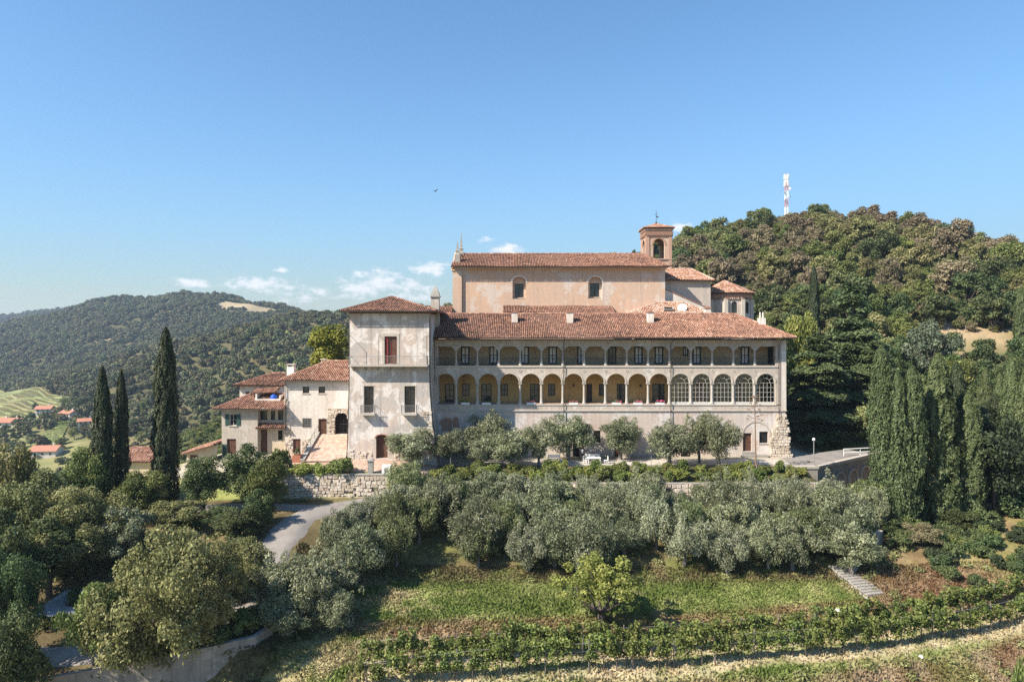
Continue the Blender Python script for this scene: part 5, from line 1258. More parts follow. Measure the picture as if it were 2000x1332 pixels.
wall_along('terrace_wall', 'long stone retaining wall under the terrace vines above the olive grove', [(-9.5,-12.64),(8,-12.64),(22,-12.64),(36.5,-12.64)], [-.55,-.72,-.72,-.7], [-3,-3.3,-3.3,-3.5], .45, 'mortar', True, .8, seed=70)
wall_along('concrete_wall', 'grey weathered concrete retaining wall below the curving road', [(-40,-43.2),(-33,-41.9),(-27,-40.6),(-23,-39.4),(-20.3,-38.0),(-19.6,-36.0)], [-8.9,-8.2,-7.6,-7.2,-7.1,-7.0], [-12.5]*6, .4, 'concrete', False)
wall_along('garden_wall', 'short grey stone wall beside the steps below the olive grove', [(33.2,-25.6),(36.3,-22.4),(39.0,-20.2)], [-5.2,-4.4,-4.0], [-7.2,-6.5,-6.0], .4, 'concrete', True)

bast = thing('bastion', 'terrace bastion with blind arches on its shaded flank and pale coping', 'wall', (37.3,-7.2,-3.6))
def build_bastion():
    A, B, C, Dd = Vector((33.2,-8.55,0)), Vector((37.4,-8.4,0)), Vector((37.3,-7.4,0)), Vector((50.5,1.4,0))
    mb = MB(); z1 = .15
    for a, b, holes in ((Vector((33.0,-8.5,0)),Vector((37.4,-8.5,0)),[(.55,1.5,-3.2,-.9)]),(Vector((37.4,-8.5,0)),Dd,[])):
        u = (b-a).normalized(); panel(mb, a, u, (b-a).length, -6, z1, holes, .6)
    mb.build('wall', M['concrete'], bast)
    mb = MB(); mb.prism([(33.0,-8.45,.0),(37.4,-8.45,.0),(50.4,1.4,.0),(48,6,.0),(33,-2,.0)], (0,0,.155)); mb.build('terrace_deck', M['shade_toned_asphalt'], bast)  # darker road material puts the deck's shade into its colour
    mb = MB()
    for a, b in ((Vector((32.9,-8.58,0)),Vector((37.5,-8.58,0))),(Vector((37.5,-8.58,0)),Dd+Vector((.05,-.05,0)))):
        u = (b-a).normalized(); n = Vector((u.y,-u.x,0)); L = (b-a).length
        mb.obox((a+b)/2-n*.25+Vector((0,0,z1+.3)), u, -n, (0,0,1), L/2, .3, .14); mb.obox((a+b)/2-n*.25+Vector((0,0,z1+.08)), u, -n, (0,0,1), L/2, .24, .075)
    mb.build('coping', M['trim'], bast)
    a, b = Vector((37.4,-8.5,0)), Dd; u = (b-a).normalized()
    for k in range(4):
        mb = MB(); ring(mb, a, u, 2.0+3.3*k, -2.0, 1.05, 1.25, .14, .02, 14); q = a+u*(2.0+3.3*k); n = Vector((u.y,-u.x,0))
        for s in (-1.125, 1.125): mb.obox(q+u*s*1.022+n*.06+Vector((0,0,-3.5)), u, -n, (0,0,1), .1, .08, 1.5)
        mb.build('blind_arch', M['trim'], bast)
    sp = MB(); sp.lathe((0,0,0), [(.13,-.05),(.13,.05)], 8); 
    for k in range(6):
        mb = MB(); q = a+u*(1.0+2.0*k)+Vector((u.y,-u.x,0))*.02+Vector((0,0,-.75)); n = Vector((u.y,-u.x,0)); mb.tube([q-n*.1,q+n*.06], .13, 8); mb.build('drain_spout', M['greystone'], bast)
    mb = MB(); mb.box(33.6,34.45,-8.3,-8.25,-3.2,-.92); mb.build('ochre_door', M['ochre'], bast)
build_bastion()
# steel railing on the bastion's far side
t = thing('guard_rail', 'white steel guard rail at the far edge of the bastion terrace', 'railing', (45,.5,.2)); mb = MB()
g0, g1 = P(1648,889,0.5), P(1715,889,2.5)
for z in (.45,.95): mb.tube([(g0.x,g0.y,.15+z),(g1.x+2,g1.y,.15+z)], .07, 6)
for k in range(4): x = g0.x+(g1.x+2-g0.x)*k/3; y = g0.y+(g1.y-g0.y)*k/3; mb.tube([(x,y,.1),(x,y,1.12)], .04, 5)
mb.build('rail', M['white'], t)
# lamp post
q = Vector((37.15,-8.0,.15)); t = thing('street_lamp', 'slim grey lamp post with small globe at the bastion corner', 'street lamp', q)
mb = MB(); mb.lathe(q, [(.12,0),(.12,.25),(.06,.32),(.05,3.25),(.03,3.4)], 8); mb.build('pole', M['paleiron'], t); mb = MB(); mb.lathe(q+Vector((0,0,3.4)), [(.05,0),(.16,.08),(.19,.2),(.14,.34),(.05,.4)], 12); mb.build('globe', M['white'], t, True)
# stone steps at the grove's right edge
t = thing('garden_steps', 'weathered grey stone steps descending the brown bank to the meadow', 'steps', (34.5,-27,-7))
a, b = on_ground(1640,1108), on_ground(1705,1160)
for k in range(11):
    f = k/10; c = a.lerp(b, f); u = (b-a); u.z = 0; u.normalize(); n = Vector((-u.y,u.x,0)); z = hz(c.x,c.y)
    mb = MB(); mb.obox(Vector((c.x,c.y,z+.02)), u, n, (0,0,1), .38, 1.0-.04*(k % 3), .12); mb.build('step', M['greystone'], t)
# flank kerb of the steps
mb = MB(); c0, c1 = a+Vector((-.9,-.9,.1)), b+Vector((-.9,-.9,.1)); c0.z = hz(c0.x,c0.y); c1.z = hz(c1.x,c1.y); mb.tube([c0,(c0+c1)/2,c1], .16, 5); mb.build('side_kerb', M['greystone'], t)
# boulders
def boulder(px, py, w, label, seed, mat='rubble'):
    p = on_ground(px, py); rr = random.Random(seed); mb = MB(); s = w*(p.y+CAM_D)/F_PX/2
    mb.lathe((0,0,-.3*s), [(s*.7,0),(s*1.0,.35*s),(s*.95,.8*s),(s*.6,1.2*s),(s*.15,1.4*s)], 8)
    mb.v = [(x*rr.uniform(.8,1.15), y*rr.uniform(.8,1.15), z*rr.uniform(.9,1.1)) for x, y, z in mb.v]; mb.t = [.95]*len(mb.f)
    o = add_obj('boulder', mb.mesh('boulder'), M[mat], None, p); tag(o, label, 'rock')
boulder(1637,1197,13,'white boulder lying in the meadow above the vines',1,'white'); boulder(1799,1287,9,'small white stone at the foot of the front vine row',2,'white')
for k, (px, py, w) in enumerate(((1627,893,12),(1640,890,10),(1612,886,8),(1655,885,9))): 
    p = P(px,py,2.5); mb = MB(); s = w/28; rr = random.Random(k); mb.lathe((0,0,-.2), [(s*.8,0),(s,.4*s),(s*.7,.9*s),(s*.2,1.1*s)], 7); mb.v = [(x*rr.uniform(.8,1.2),y*rr.uniform(.8,1.2),z) for x,y,z in mb.v]
    o = add_obj('garden_rock', mb.mesh('garden_rock'), M['rubble'], None, (p.x,3.0+k,hz(p.x,3.0+k)+.05)); tag(o, 'pale garden rock edging the shady bed under the cedars', 'rock', 'rocks under the cedars')

# ------------------------------------------------------------------ plants
RNG = np.random.default_rng(5)
def unit(v): return v/np.maximum(np.linalg.norm(v, axis=1, keepdims=True), 1e-9)
def leaves(C, Nn, L, W, rng, tint, T=None):
    n = len(C); Nn = unit(Nn)
    t = rng.normal(size=(n,3)) if T is None else T
    t = unit(t-Nn*(t*Nn).sum(1, keepdims=True)); b = np.cross(Nn, t)
    s = rng.uniform(.7,1.3,(n,1)); t = t*(L*.5)*s; b = b*(W*.5)*s
    V = np.stack([C-t, C+b, C+t, C-b], 1).reshape(-1,3); F = np.arange(4*n).reshape(n,4)
    return V, F, np.clip(tint,0,1)
def blob_crown(name, rng, blobs, n, L, W, up=.35, jit=.6, spread=.25, lowcut=-.55, hang=0.0):
    c = np.array([b[:3] for b in blobs]); r = np.array([b[3] for b in blobs]); sq = np.array([b[4] if len(b) > 4 else .85 for b in blobs])
    w = r**2; k = rng.choice(len(r), n, p=w/w.sum())
    d = unit(rng.normal(size=(n*1,3))); low = d[:,2] < lowcut; d[low,2] *= -1
    rad = r[k]*(1.04-spread*rng.random(n)**1.3+rng.normal(0,.09,n))
    C = c[k]+d*rad[:,None]*np.stack([np.ones(n),np.ones(n),sq[k]],1)
    Nn = d+np.array([0,0,up])+rng.normal(0,jit,(n,3))
    bt = rng.normal(.5,.13,len(r)); tint = bt[k]+rng.normal(0,.2,n)+.10*d[:,2]*0
    T = None
    if hang: T = rng.normal(0,.6,(n,3))+np.array([0,0,hang])
    V, F, t = leaves(C, Nn, L, W, rng, tint, T); return fast_mesh(name, V, F, t)
def ell_blobs(rng, n, rx, rz, cz, rmin, rmax, shell=.72, flat=.85):
    out = []
    for _ in range(n):
        d = rng.normal(size=3); d /= np.linalg.norm(d); q = shell*(rng.random()**.45); rr = rng.uniform(rmin, rmax)
        out.append((d[0]*rx*q, d[1]*rx*q, cz+d[2]*rz*q, rr, flat))
    return out
def limbs(rng, h, r, forks, spread, z0=.0, top=.85, n=6):
    mb = MB(); b = h*.38; bx, by = rng.normal(0,.08*h*.3,2)
    mb.tube([(0,0,-.4),(bx*.3,by*.3,b*.5),(bx,by,b)], [r*1.25,r,r*.85], n)
    for k in range(forks):
        an = 2*math.pi*(k+rng.uniform(-.3,.3))/forks; sp = spread*rng.uniform(.6,1); e = (bx+math.cos(an)*sp, by+math.sin(an)*sp, h*top*rng.uniform(.75,1))
        m_ = (bx+math.cos(an)*sp*.45, by+math.sin(an)*sp*.45, b+(e[2]-b)*.4); mb.tube([(bx,by,b-.05),m_,e], [r*.6,r*.4,r*.12], 5)
        a2 = an+rng.uniform(.5,1.1); mb.tube([m_,(m_[0]+math.cos(a2)*sp*.4,m_[1]+math.sin(a2)*sp*.4,m_[2]+h*.2)], [r*.3,r*.08], 4)
    return mb.mesh('trunk')
PROTO = {}
def proto(kind, crown, trunk, w, h, cm, tm): PROTO.setdefault(kind, []).append((crown, trunk, w, h, cm, tm))
for s in range(5):       # olives
    g = np.random.default_rng(100+s); bl = ell_blobs(g, 34, 2.15, 1.9, 2.85, .45, .9, .88)
    bl += [(x*1.15,y*1.15,z+.45,.3,1.3) for x,y,z,r,f in ell_blobs(g, 10, 2.0, 1.6, 3.1, .3, .4, .95)]
    proto('olive', blob_crown('crown', g, bl, 9500, .25, .075, .2, .95, .5, -.8, .8), limbs(g, 3.6, .17, 4, 1.2), 4.9, 5.0, 'olive', 'greybark')
for s in range(5):       # olives of the grove: foliage down to the ground, ragged outline
    g = np.random.default_rng(110+s); bl = ell_blobs(g, 38, 2.5, 2.2, 2.5, .45, 1.0, .9)
    bl += [(x*1.1,y*1.1,z+.5,.32,1.6) for x,y,z,r,f in ell_blobs(g, 16, 2.4, 2.0, 2.9, .3, .4, .97)]
    proto('grove', blob_crown('crown', g, bl, 13000, .25, .075, .2, .95, .5, -.85, .8), limbs(g, 3.2, .19, 4, 1.2), 6.0, 5.3, 'olive', 'greybark')
g = np.random.default_rng(119); bl = ell_blobs(g, 46, 2.6, 4.1, 15.2, .7, 1.2, .9)
proto('lime', blob_crown('crown', g, bl, 9000, .34, .24, .4, .6, .3, -.7), limbs(g, 15, .3, 5, 1.6), 6.4, 20.6, 'yellowleaf', 'bark')
for s in range(4):       # round broadleaved
    g = np.random.default_rng(120+s); bl = ell_blobs(g, 44, 2.9, 2.9, 3.9, .5, 1.1, .86)
    proto('broad', blob_crown('crown', g, bl, 13000, .23, .145, .35, .95, .5, -.75), limbs(g, 5.2, .2, 5, 1.8), 6.8, 7.3, 'broad', 'bark')
for s in range(3):       # large foreground trees, finer leaves
    g = np.random.default_rng(140+s); bl = ell_blobs(g, 80, 4.3, 3.5, 4.0, .55, 1.15, .92)
    proto('big', blob_crown('crown', g, bl, 36000, .2, .12, .35, .95, .5, -.85), limbs(g, 6.0, .2, 6, 2.6), 9.8, 8.2, 'dusty', 'bark')
for s in range(3):       # thin, open crown
    g = np.random.default_rng(160+s); bl = ell_blobs(g, 34, 2.8, 2.2, 3.8, .4, .8, .95)
    proto('open', blob_crown('crown', g, bl, 7000, .22, .135, .3, .8, .5, -.8), limbs(g, 5.2, .13, 7, 2.2), 6.6, 6.4, 'dusty', 'greybark')
for s in range(5):       # hill wood trees
    g = np.random.default_rng(180+s); bl = ell_blobs(g, 34, 2.8, 2.5, 3.8, .45, 1.15, .9)
    proto('hill', blob_crown('crown', g, bl, 4200, .38, .24, .35, 1.0, .5, -.5), limbs(g, 4.4, .2, 4, 1.5), 6.9, 6.9, 'broad', 'bark')
for s in range(3):       # shrubs
    g = np.random.default_rng(200+s); bl = ell_blobs(g, 14, 1.0, .6, .62, .28, .5, .9)
    tk = MB(); [tk.tube([(0,0,-.2),(g.normal(0,.15),g.normal(0,.15),.3),(g.normal(0,.5),g.normal(0,.5),.8)], [.05,.04,.02], 4) for _ in range(4)]
    proto('shrub', blob_crown('crown', g, bl, 1800, .19, .125, .35, .95, .5, -.5), tk.mesh('stems'), 2.6, 1.6, 'broad', 'bark')
def cypress_mesh(rng, H, Rm, n, L=.34, W=.12, tops=1, fork=.0):
    Cs, Ns, Ts, ts = [], [], [], []
    for q in range(tops):
        cx, cy = (rng.uniform(-1,1)*fork, rng.uniform(-1,1)*fork*.4) if tops > 1 else (0,0)
        if tops > 1: cx = (q/(tops-1)-.5)*2*fork
        hh = H*(1 if q == 0 else rng.uniform(.8,.97)); m = n//tops
        u = rng.random(m)**.85; prof = np.interp(u, [0,.04,.15,.4,.65,.85,.94,.98,1], [.7,.95,1,.97,.84,.60,.38,.2,.05])
        an = rng.uniform(0,2*np.pi,m); lump = fbm(an*2.2+q*9, u*hh*.55, 71+q, 3); lump2 = fbm(an*5+q*5, u*hh*1.5, 83+q, 2)
        rad = Rm*prof*(.55+.6*lump+.45*(lump2-.5))*(1-.28*rng.random(m)**2)
        x, y, z = cx*np.minimum(1,u*2)+rad*np.cos(an), cy+rad*np.sin(an), .15+u*(hh-.15)
        Cs.append(np.stack([x,y,z],1)); Ns.append(np.stack([np.cos(an),np.sin(an),.35+0*an],1)+rng.normal(0,.45,(m,3)))
        Ts.append(np.stack([np.cos(an)*.25,np.sin(an)*.25,1+0*an],1)+rng.normal(0,.3,(m,3))); ts.append(.22+.55*lump2+.25*lump-.12+rng.normal(0,.12,m))
    V, F, t = leaves(np.concatenate(Cs), np.concatenate(Ns), L, W, rng, np.concatenate(ts), np.concatenate(Ts)); return fast_mesh('crown', V, F, t)
def pole_trunk(h, r): mb = MB(); mb.tube([(0,0,-.6),(0,0,h*.5),(0,0,h)], [r,r*.7,r*.15], 7); return mb.mesh('trunk')
for s in range(3):
    g = np.random.default_rng(220+s); proto('cypress', cypress_mesh(g, 16, 1.55, 20000, .32, .12), pole_trunk(13,.25), 3.7, 16, 'cypress', 'bark')
for s in range(2):
    g = np.random.default_rng(230+s); proto('cypress_multi', cypress_mesh(g, 20, 1.7, 36000, .32, .12, 3, 1.35), pole_trunk(16,.35), 6.6, 20, 'cypress', 'bark')
def cedar_proto(rng, H, Rm, levels=15, lean=-.12):
    Cs, Ns, ts = [], [], []; mb = MB(); mb.tube([(0,0,-.6),(0,0,H*.5),(0,0,H)], [.42,.26,.03], 8)
    for k in range(levels):
        f = (k+.5)/levels; z = H*(.10+.88*f)+rng.normal(0,.12); R_ = Rm*(1-f)**.75*(1 if f > .12 else .8)+.3
        for q in range(9 if f < .75 else 6):
            an = 2*math.pi*(q+rng.uniform(-.35,.35)+k*.37)/(9 if f < .75 else 6); L_ = R_*rng.choice([.45,.75,.9,1.0,1.18])*rng.uniform(.9,1.1); ux, uy = math.cos(an), math.sin(an)
            rise = .10*L_ if f < .5 else .22*L_
            z = z+rng.normal(0,.28); e = (ux*L_,uy*L_,z+rise-.18*L_); mid = (ux*L_*.5,uy*L_*.5,z+rise*.7); mb.tube([(0,0,z-.15),mid,e], [.09,.06,.02], 4)
            m = int(90+190*L_); s = rng.random(m)**.7; wd = .95*(1-.5*s)*min(1,L_/2.5)+.18; lat = rng.normal(0,.5,m)*wd*1.5
            zz = z+rise*np.sin(s*np.pi*.6)-.26*L_*s**2*.9-np.abs(lat)*.3+rng.normal(0,.13,m)-.12*rng.random(m)
            Cs.append(np.stack([ux*L_*s-uy*lat, uy*L_*s+ux*lat, zz],1)); Ns.append(np.stack([ux*.25+0*s,uy*.25+0*s,1+0*s],1)+rng.normal(0,.45,(m,3))); ts.append(.35+.3*s+rng.normal(0,.15,m)+rng.normal(0,.08))
    C = np.concatenate(Cs); V, F, t = leaves(C, np.concatenate(Ns), .45, .2, rng, np.concatenate(ts)); return fast_mesh('crown', V, F, t), mb.mesh('trunk')
for s in range(3):
    g = np.random.default_rng(240+s); c, tk = cedar_proto(g, 18, 5.2, 13); proto('cedar', c, tk, 10, 18, 'cedar', 'bark')

def tree(kind, v, loc, width, height, label, name, group=None, cat='tree', mat=None, rz=None, single=False):
    cr, tk, w, h, cm, tm = PROTO[kind][v % len(PROTO[kind])]
    rz = R.uniform(0,6.28) if rz is None else rz
    t = thing(name, label, cat, loc, group, rz, (width/w, width/w, height/h))
    add_obj('crown', cr, M[mat or cm], t); add_obj('stems' if kind == 'shrub' else 'trunk', tk, M[tm], t); return t
def tree_px(kind, v, px, Y, top, wpx, label, name, group=None, mat=None, rz=None, base=None, cat='tree'):
    """a tree standing on the ground at depth Y: x from px, height from its top, width from wpx"""
    x = pxX(px, Y); z = hz(x, Y) if base is None else base; D = Y+CAM_D
    return tree(kind, v, (x,Y,z-.05), wpx*D/F_PX, pyZ(top,Y)-z, label, name, group, cat, mat, rz)

# olives on the terrace
ter = [(802,-8.6,833,98,'round olive tree beside the tower door at the forecourt edge'),(882,-6.6,838,74,'olive tree standing right of the tower corner on the terrace'),
 (940,-7.3,850,66,'small low olive tree between two larger ones on the terrace turf'),(945,-2.6,800,92,'tall olive tree against the shaded left end of the loggia wing'),
 (1000,-7.4,836,100,'broad olive tree at the terrace edge left of the white benches'),(1052,-6.6,815,66,'slender olive tree close to the left white bench'),
 (1110,-2.6,808,96,'wide olive tree by the dark doorway of the loggia wing'),(1212,-2.3,808,84,'olive tree behind the white chair near the wooden door'),
 (1308,-7.2,820,98,'full round olive tree beside the thin stake on the terrace edge'),(1366,-4.6,802,64,'tall narrow olive tree behind the round terrace olive'),
 (1404,-6.8,806,80,'olive tree nearest the century plant on the terrace')]
for k, (px, Y, top, w, lb) in enumerate(ter): tree_px('olive', k, px, Y, top, w*1.2, lb, 'olive_tree', 'olive trees on the terrace')
# olive grove on the slope
g = np.random.default_rng(9); grove = []
LB = 'grey-green olive tree in the dense grove below the terrace wall'
for row, (Y0, xa, xb, n) in enumerate(((-15.2,-11,37,13),(-18.4,-14.5,38,14),(-21.6,-16,36,14),(-24.6,-17.5,33,13))):
    for k in range(n):
        x = xa+(xb-xa)*(k+.5*(row%2))/(n-.5)+g.normal(0,.5); Y = Y0+g.normal(0,.5)
        if row == 3 and 10 < x < 13: continue
        if g.random() < .08: continue
        w, h = g.uniform(4.4,8.0), g.uniform(4.0,6.6)
        if row == 0: h = g.uniform(4.8,6.0)
        px_ = 1000+x*F_PX/(Y+CAM_D)
        v = int(g.integers(5)); q = int(g.integers(4)); lb = (LB, LB, 'pale silvery olive tree in the dense grove below the terrace wall', 'greener olive tree in the dense grove below the terrace wall')[q]
        tree('grove', v, (x,Y,hz(x,Y)-.05), w, h, lb, 'olive_tree', ('olive trees of the grove on the slope','olive trees of the grove on the slope','silvery olives of the grove','greener olives of the grove')[q], 'tree', ('olive','olive','olive_pale','olive_green')[q])
# trailing olives at the grove's left, by the road
for k, (px, Y, top, w) in enumerate(((640,-30,1062,150),(700,-27,1010,150),(600,-33,1068,160),(560,-35.5,1150,130),(660,-34,1135,120))):
    tree_px('grove', k+1, px, Y, top, w, 'dark dense olive tree at the shaded road end of the grove', 'olive_tree', 'shaded olives beside the road')
for px, Y, w, h in ((1062,-13.6,2.6,2.4),(1105,-22.5,2.2,2.6),(1420,-20,2.0,2.2)):
    x = pxX(px,Y); tree('shrub', px, (x,Y,hz(x,Y)+.6), w, h, 'pinkish dry shrub poking up between the olives of the grove', 'shrub', 'dry shrubs in the grove', 'shrub', 'brownleaf')
# cherry in the meadow
p = on_ground(1172,1222)
g = np.random.default_rng(77); bl = ell_blobs(g, 40, 3.6, 2.0, 3.9, .35, .8, .97); bl = [b for b in bl if b[2] > 1.9]
mbk = MB(); mbk.tube([(0,0,-.3),(.05,0,.7),(.1,.05,1.2)], [.34,.26,.24], 8)
for k in range(7):
    an = k*.9+.3; e = (math.cos(an)*2.5,math.sin(an)*2.5,3.4+.5*math.sin(k*2.1)); m_ = (math.cos(an)*1.1,math.sin(an)*1.1,1.9); mbk.tube([(.1,.05,1.1),m_,e], [.16,.10,.03], 5); mbk.tube([m_,(m_[0]*1.5-.5,m_[1]*1.6,4.2)], [.08,.02], 4)
proto('fruit', blob_crown('crown', g, bl, 5200, .25, .16, .3, 1.0, .6, -.7), mbk.mesh('trunk'), 8.2, 6.3, 'limeleaf', 'bark')
tree('fruit', 0, p, 205*(p.y+CAM_D)/F_PX, 138*(p.y+CAM_D)/F_PX, 'lone spreading fruit tree with bright leaves in the meadow', 'fruit_tree', rz=.4)
# clipped yellow-green tree behind the white house
tree_px('lime', 0, 641, 14, 608, 98, 'dense yellow-green tree rising behind the white house beside the tower', 'lime_tree', mat='yellowleaf', base=-1.0)
# cypresses left
for px, Y, top, w, lb in ((200,-16,716,54,'dark cypress with pointed top, left one of the close pair'),(237,-14,722,38,'slim dark cypress standing close against another'),(324,-13,640,66,'tallest dark cypress with blunt top beside the lane')):
    tree_px('cypress' if px != 324 else 'cypress', px, px, Y, top, w, lb, 'cypress_tree', 'cypresses by the lane', 'cypress_dark')
# left mid trees
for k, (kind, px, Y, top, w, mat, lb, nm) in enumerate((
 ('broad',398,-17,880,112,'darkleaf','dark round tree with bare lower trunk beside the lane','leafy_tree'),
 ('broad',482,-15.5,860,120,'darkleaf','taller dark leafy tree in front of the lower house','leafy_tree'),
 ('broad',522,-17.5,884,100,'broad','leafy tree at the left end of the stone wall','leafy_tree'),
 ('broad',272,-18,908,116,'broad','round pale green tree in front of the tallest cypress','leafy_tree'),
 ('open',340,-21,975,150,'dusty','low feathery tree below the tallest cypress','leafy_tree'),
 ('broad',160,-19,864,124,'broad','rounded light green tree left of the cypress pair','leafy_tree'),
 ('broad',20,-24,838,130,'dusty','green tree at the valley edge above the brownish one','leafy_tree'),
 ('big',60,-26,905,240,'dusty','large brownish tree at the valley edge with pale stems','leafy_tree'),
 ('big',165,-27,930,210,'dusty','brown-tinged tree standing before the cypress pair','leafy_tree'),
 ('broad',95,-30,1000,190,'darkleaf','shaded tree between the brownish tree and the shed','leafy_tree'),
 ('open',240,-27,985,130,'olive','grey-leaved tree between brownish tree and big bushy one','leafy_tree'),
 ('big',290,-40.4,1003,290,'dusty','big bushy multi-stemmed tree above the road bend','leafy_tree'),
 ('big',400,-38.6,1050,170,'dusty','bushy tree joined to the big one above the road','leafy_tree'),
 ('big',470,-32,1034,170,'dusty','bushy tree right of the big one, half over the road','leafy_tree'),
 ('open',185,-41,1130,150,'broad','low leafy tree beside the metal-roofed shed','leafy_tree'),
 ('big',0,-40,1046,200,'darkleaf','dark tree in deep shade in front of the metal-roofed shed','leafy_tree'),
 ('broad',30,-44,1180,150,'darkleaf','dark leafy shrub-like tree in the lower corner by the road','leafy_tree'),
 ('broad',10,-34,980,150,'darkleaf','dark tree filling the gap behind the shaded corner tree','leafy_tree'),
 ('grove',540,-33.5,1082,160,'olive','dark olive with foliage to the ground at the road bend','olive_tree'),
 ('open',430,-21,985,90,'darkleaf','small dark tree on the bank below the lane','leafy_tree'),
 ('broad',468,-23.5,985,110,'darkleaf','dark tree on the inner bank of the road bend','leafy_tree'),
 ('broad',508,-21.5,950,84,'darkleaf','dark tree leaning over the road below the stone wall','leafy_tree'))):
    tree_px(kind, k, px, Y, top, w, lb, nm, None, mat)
for k in range(46):
    x = R.uniform(-46,-19); Y = R.uniform(-41,-17)
    if min(dist_line(np.array([x]),np.array([Y]),ROAD)[0], dist_line(np.array([x]),np.array([Y]),ROAD_B)[0]) < 3.0: continue
    tree('shrub', k, (x,Y,hz(x,Y)-.1), R.uniform(2.0,3.6), R.uniform(1.2,2.4), 'low shrub in the undergrowth beneath the trees by the road', 'shrub', 'shrubs under the trees by the road', 'shrub', ('darkleaf','dusty','broad')[k % 3])
for k in range(170):
    x = R.uniform(39,68); Y = R.uniform(-27.5,-8)
    if x < 42 and -27 < Y < -21: continue
    big = 1.0+.5*sstep(-24,-14,Y)
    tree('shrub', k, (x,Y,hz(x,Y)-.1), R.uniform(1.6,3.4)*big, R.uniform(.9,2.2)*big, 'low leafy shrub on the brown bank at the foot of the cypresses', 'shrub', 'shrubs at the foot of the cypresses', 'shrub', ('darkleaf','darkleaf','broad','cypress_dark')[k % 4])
# cypresses and conifers right
for k, (kind, px, Y, top, w, mat, lb) in enumerate((
 ('cypress_multi',1752,-17,674,132,'cypress','broad triple-topped cypress nearest the bastion wall'),
 ('cypress',1832,-15,690,104,'cypress','tall sunlit cypress behind the triple-topped one'),
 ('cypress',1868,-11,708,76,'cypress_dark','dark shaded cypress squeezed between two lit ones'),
 ('cypress',1893,-15,762,76,'cypress','lower sunlit cypress with blunt side shoulder'),
 ('cypress',1925,-2,720,50,'cypress','distant slim cypress behind the conifer clump'),
 ('cypress',1953,-4,730,56,'cypress','distant cypress at the back of the conifer clump'),
 ('cypress',1976,-8,700,66,'cypress','tall cypress at the far side of the conifer clump'),
 ('cypress',2006,-10,712,70,'cypress','cypress at the right-hand end of the conifer row'))):
    tree_px(kind, k, px, Y, top, w, lb, 'cypress_tree', 'cypresses right of the bastion', mat, base=-5.2 if Y < -8 else -3)
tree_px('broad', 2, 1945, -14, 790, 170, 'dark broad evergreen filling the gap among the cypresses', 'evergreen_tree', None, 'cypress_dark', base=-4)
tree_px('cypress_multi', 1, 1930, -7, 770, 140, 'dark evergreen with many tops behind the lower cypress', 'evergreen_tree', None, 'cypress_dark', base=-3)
# cedars behind the corner
for k, (px, Y, top, w, mat, lb) in enumerate(((1665,22,545,170,'cedar','tall layered cedar with flat tiers behind the bastion'),(1600,14,640,170,'cedar','lower layered cedar beside the wing corner'),(1712,16,665,150,'cedar','cedar with drooping tiers behind the triple-topped cypress'))):
    tree_px('cedar', k, px, Y, top, w, lb, 'cedar_tree', 'cedars behind the wing corner', mat)
tree_px('broad', 3, 1565, 26, 585, 88, 'golden-green conical tree rising behind the wing corner', 'conifer_tree', None, 'limeleaf')
tree_px('cypress', 1, 1590, 40, 520, 34, 'narrow dark cypress on the hill foot above the golden tree', 'cypress_tree', None, 'cypress_dark')
tree_px('open', 2, 1818, 30, 618, 120, 'grey-blue pine in front of the dry slope', 'pine_tree', None, 'bluecedar'); tree_px('broad', 1, 1760, 34, 650, 90, 'dark leafy tree left of the grey-blue pine', 'leafy_tree', None, 'darkleaf'); tree_px('broad', 3, 1880, 26, 690, 90, 'leafy tree right of the grey-blue pine under the dry slope', 'leafy_tree', None, 'broad')
tree_px('cypress', 2, 1996, 45, 560, 40, 'slim grey-green cypress at the edge of the dry slope', 'cypress_tree', None, 'cypress')
for k, (px, Y, top, w, mat, kind, lb) in enumerate(((1690,-16,930,110,'broad','broad','leafy tree at the foot of the bastion arches'),(1800,-21,1018,92,'brownleaf','broad','rust-brown rounded shrub-tree on the bank below the cypresses'),
  (1865,-17,985,90,'darkleaf','broad','dark green bushy tree behind the rust-brown one'),(1620,-13,945,110,'yellowleaf','open','yellowing bushy tree under the bastion corner'),(1950,-14,1020,130,'darkleaf','broad','dark bushy tree under the right-hand cypresses'),
  (1745,-19,1000,70,'darkleaf','broad','shaded leafy bush at the foot of the triple-topped cypress'),(1840,-19,1040,70,'darkleaf','broad','dark bush right of the rust-brown one'),(2000,-18,1040,110,'darkleaf','broad','dark bush below the end of the cypress row'),(1925,-20,1060,80,'broad','open','thin green sapling on the shaded bank'),
  (1900,-22,1075,80,'broad','shrub','low green bush on the shaded brown bank'),(1985,-44,1255,50,'broad','shrub','green bush on the bank below the vines'))):
    tree_px(kind, k, px, Y, top, w, lb, 'bush' if kind == 'shrub' else 'leafy_tree', None, mat)
for k in range(30):
    x, Y = R.uniform(50,84), R.uniform(2,40); w = R.uniform(5,8.5)
    if abs(x/(Y+CAM_D)) > .82: continue
    tree('hill', k, (x,Y,hz(x,Y)-.6), w, w*R.uniform(.9,1.2), 'bushy green tree on the slope between the cypress row and the dry field', 'slope_tree', 'trees on the slope behind the cypress row', 'tree', ('darkleaf','broad','dusty')[k % 3])
